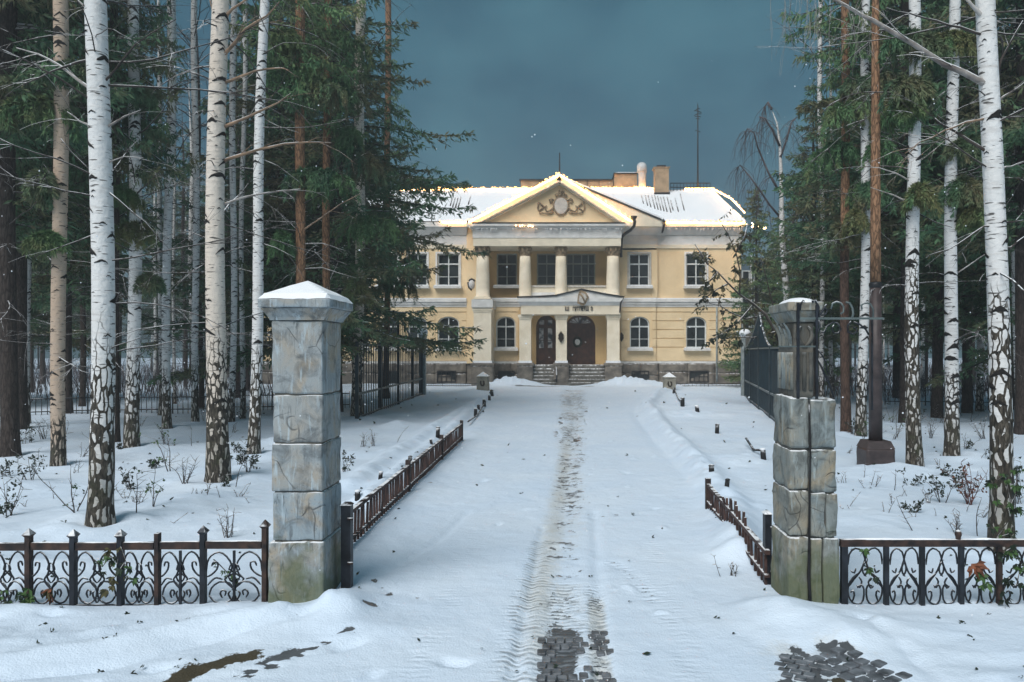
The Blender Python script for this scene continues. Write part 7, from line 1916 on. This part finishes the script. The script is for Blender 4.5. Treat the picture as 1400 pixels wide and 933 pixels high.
# leaves caught in the fences and ivy on the birch
def leaves_on(name, label, cat, pts, mats, size, n, spread, yy=None, stems=True):
    t = thing(name, P(pts[0][0], pts[0][1], yy), label, cat)
    lf, st = Quads(), MB()
    if stems and len(pts) > 1: st.tube([P(a, b, yy) for a, b in pts], 0.004, 4)
    for k in range(n):
        i = rnd.randint(0, len(pts) - 1); p = P(pts[i][0], pts[i][1], yy) + Vector((rnd.uniform(-1, 1), rnd.uniform(-0.6, 0.3), rnd.uniform(-1, 1))) * spread
        c_ = 5; B_ = np.repeat(np.array(p)[None], c_, 0); a = np.linspace(-1.3, 1.3, c_) + rnd.uniform(-0.5, 0.5) - PI / 2
        D_ = norm(np.stack([np.cos(a), rng.normal(size=c_) * 0.25 - 0.2, np.sin(a)], 1)); s_ = size * rnd.uniform(0.6, 1.2)
        lf.kites(B_, D_, s_ * np.array([0.6, 0.85, 1, 0.85, 0.6]), s_ * 0.2, rnd.randint(0, len(mats) - 1))
    if st.v: st.build('stem', M['limb'], t)
    o = link('leaves', lf.mesh('leaves', [M[m_] for m_ in mats]), t); o.location = -ORG[t.name]
yv = YF - 0.06
leaves_on('ivy', 'green and brown ivy leaves on the left fence near its third post', 'ivy', [(128, 765), (140, 775), (152, 760), (160, 772), (165, 748), (178, 785), (170, 770), (150, 800)], ['leaf', 'leaf_olive', 'leaf_dark'], 0.055, 22, 0.05, yv)
leaves_on('ivy', 'green leaves at the second post of the left fence', 'ivy', [(38, 815), (40, 808), (36, 822)], ['leaf'], 0.075, 5, 0.03, yv, False)
leaves_on('ivy', 'green weeds at the far left end of the left fence', 'ivy', [(0, 825), (12, 815), (22, 806), (5, 810)], ['leaf', 'leaf_dark'], 0.06, 12, 0.05, yv)
leaves_on('ivy', 'single dark sprig behind the last panel of the left fence', 'ivy', [(292, 765), (300, 772), (310, 782), (322, 790)], ['leaf_dark', 'leaf'], 0.05, 9, 0.03, YF + 0.06)
leaves_on('ivy', 'brown star shaped dead plant in the left fence bottom', 'plant', [(70, 815), (66, 808), (76, 808)], ['leaf_olive', 'leaf_red'], 0.09, 5, 0.015, yv, False)
leaves_on('fallen_leaf', 'big rusty orange leaf caught in the right fence', 'leaf', [(1330, 775), (1336, 770)], ['leaf_red'], 0.12, 2, 0.01, yv, False)
leaves_on('ivy', 'yellow green leaves beside the rusty leaf in the right fence', 'ivy', [(1343, 785), (1350, 795), (1340, 800)], ['leaf'], 0.09, 5, 0.02, yv, False)
leaves_on('ivy', 'green sprig in the first panel of the right fence', 'ivy', [(1180, 752), (1186, 765), (1184, 775), (1196, 790)], ['leaf', 'leaf_dark'], 0.06, 6, 0.02, yv)
leaves_on('ivy', 'ivy leaves on the right fence under the thick ivy birch', 'ivy', [(1372, 760), (1385, 755), (1396, 770), (1390, 800), (1380, 790), (1370, 812)], ['leaf', 'leaf_dark'], 0.06, 24, 0.05, yv)
yb2 = G(1370, 752)[1] - 0.18
leaves_on('ivy', 'ivy climbing the foot of the thick right birch', 'ivy', [(1356, 720), (1364, 690), (1358, 660), (1374, 650), (1382, 690), (1392, 670), (1390, 640), (1388, 700), (1362, 735), (1380, 730)], ['leaf', 'leaf_dark'], 0.065, 46, 0.05, yb2)
for k, (px, py, lb) in enumerate(((860, 768, 'lone dark leaf beside the curved tyre print'), (884, 896, 'dark rhombic leaf on the drive snow near the bottom'), (706, 913, 'little dark leaf on the drive snow left of the bare ruts'), (728, 872, 'little dark leaf beside the left bare rut'))):
    x, y = G(px, py); z = zs(x, y) + 0.008; w = 0.03 if k == 1 else 0.014; mb = MB()
    mb.add([(x - w, y, z), (x - w * 0.1, y - w * 0.9, z + 0.004), (x + w, y - w * 0.2, z + 0.008), (x + w * 0.2, y + w * 0.9, z + 0.004)], [(0, 1, 2, 3)])
    tag(mb.build('fallen_leaf', M['leaf_dark']), lb, 'leaf')
# litter of seeds and leaves on the snow, brown undergrowth at the back, falling snow
qd = Quads(); n_ = 420; px = rng.uniform(-20, 1420, n_); py = 535 + 390 * rng.random(n_) ** 1.5
Yl = EYE * F / (py - HY); xl = (px - CX) * Yl / F; keep = (np.abs(xl) > 2.3) | (rng.random(n_) < 0.3); xl, Yl = xl[keep], Yl[keep]
zl = zg(xl, Yl) + 0.006; n_ = len(xl)
a = rng.uniform(0, 2 * PI, n_); D_ = np.stack([np.cos(a), np.sin(a), rng.uniform(-0.1, 0.5, n_)], 1)
for rep in range(3): qd.kites(np.stack([xl, Yl, zl], 1) + rng.normal(size=(n_, 3)) * 0.008 * np.array([1, 1, 0.2]), norm(D_ + rng.normal(size=(n_, 3)) * 0.4), rng.uniform(0.012, 0.035, n_) * (0.5 + Yl / 9), rng.uniform(0.004, 0.010, n_) * (0.5 + Yl / 9))
tag(link('leaf_litter', qd.mesh('leaf_litter', [M['leaf_dark']])), kind='stuff')
qd = Quads(); n_ = 9000; Yl = rng.uniform(27, 70, n_); sgn = rng.random(n_) < 0.5
px = np.where(sgn, rng.uniform(-80, 420, n_), rng.uniform(1115, 1480, n_)); xl = (px - CX) * Yl / F
ok = np.where(sgn, xl < np.where(Yl > 37, -18.8, -8.5), xl > np.where(Yl > 37, 12.0, 9.0)); xl, Yl = xl[ok], Yl[ok]; n_ = len(xl)
hh = rng.uniform(0.3, 1.7, n_) * (0.4 + 0.9 * fbm(xl * 0.2, Yl * 0.2, 5))
qd.kites(np.stack([xl, Yl, zg(xl, Yl) - 0.05], 1), norm(np.stack([rng.normal(size=n_) * 0.25, rng.normal(size=n_) * 0.25, np.ones(n_)], 1)), hh, 0.012 + 0.01 * rng.random(n_))
tag(link('undergrowth', qd.mesh('undergrowth', [M['twig_far']])), kind='stuff')
mb = MB()
for k in range(420):
    Y = 4 + 22 * rnd.random() ** 1.3; px, py = rnd.uniform(0, 1400), rnd.uniform(60, 900)
    p = P(px, py, Y)
    if p.z < zs(p.x, p.y) + 0.05 or (abs(px - CX) < 250 and py < 430 and rnd.random() < 0.7): continue
    r = rnd.uniform(0.0035, 0.0075) * (0.6 + Y / 14)
    mb.add([(p.x + r, p.y, p.z), (p.x - r, p.y, p.z), (p.x, p.y + r, p.z), (p.x, p.y - r, p.z), (p.x, p.y, p.z + r), (p.x, p.y, p.z - r)], [(0, 2, 4), (2, 1, 4), (1, 3, 4), (3, 0, 4), (2, 0, 5), (1, 2, 5), (3, 1, 5), (0, 3, 5)])
tag(mb.build('falling_snow', M['snow']), kind='stuff')

# ------------------------------------------------------------------ thin winter air
mb = MB(); mb.box(-140, 140, -14, 205, -2.2, 22.5)
hm = bpy.data.materials.new('thin_mist'); hm.use_nodes = True; hm.node_tree.nodes.clear()
ho = hm.node_tree.nodes.new('ShaderNodeOutputMaterial'); hv = hm.node_tree.nodes.new('ShaderNodeVolumePrincipled')
hv.inputs['Color'].default_value = (0.86, 0.90, 0.94, 1); hv.inputs['Density'].default_value = 0.0044; hv.inputs['Anisotropy'].default_value = 0.3
hm.node_tree.links.new(hv.outputs[0], ho.inputs['Volume'])
tag(mb.build('haze', hm), kind='stuff')
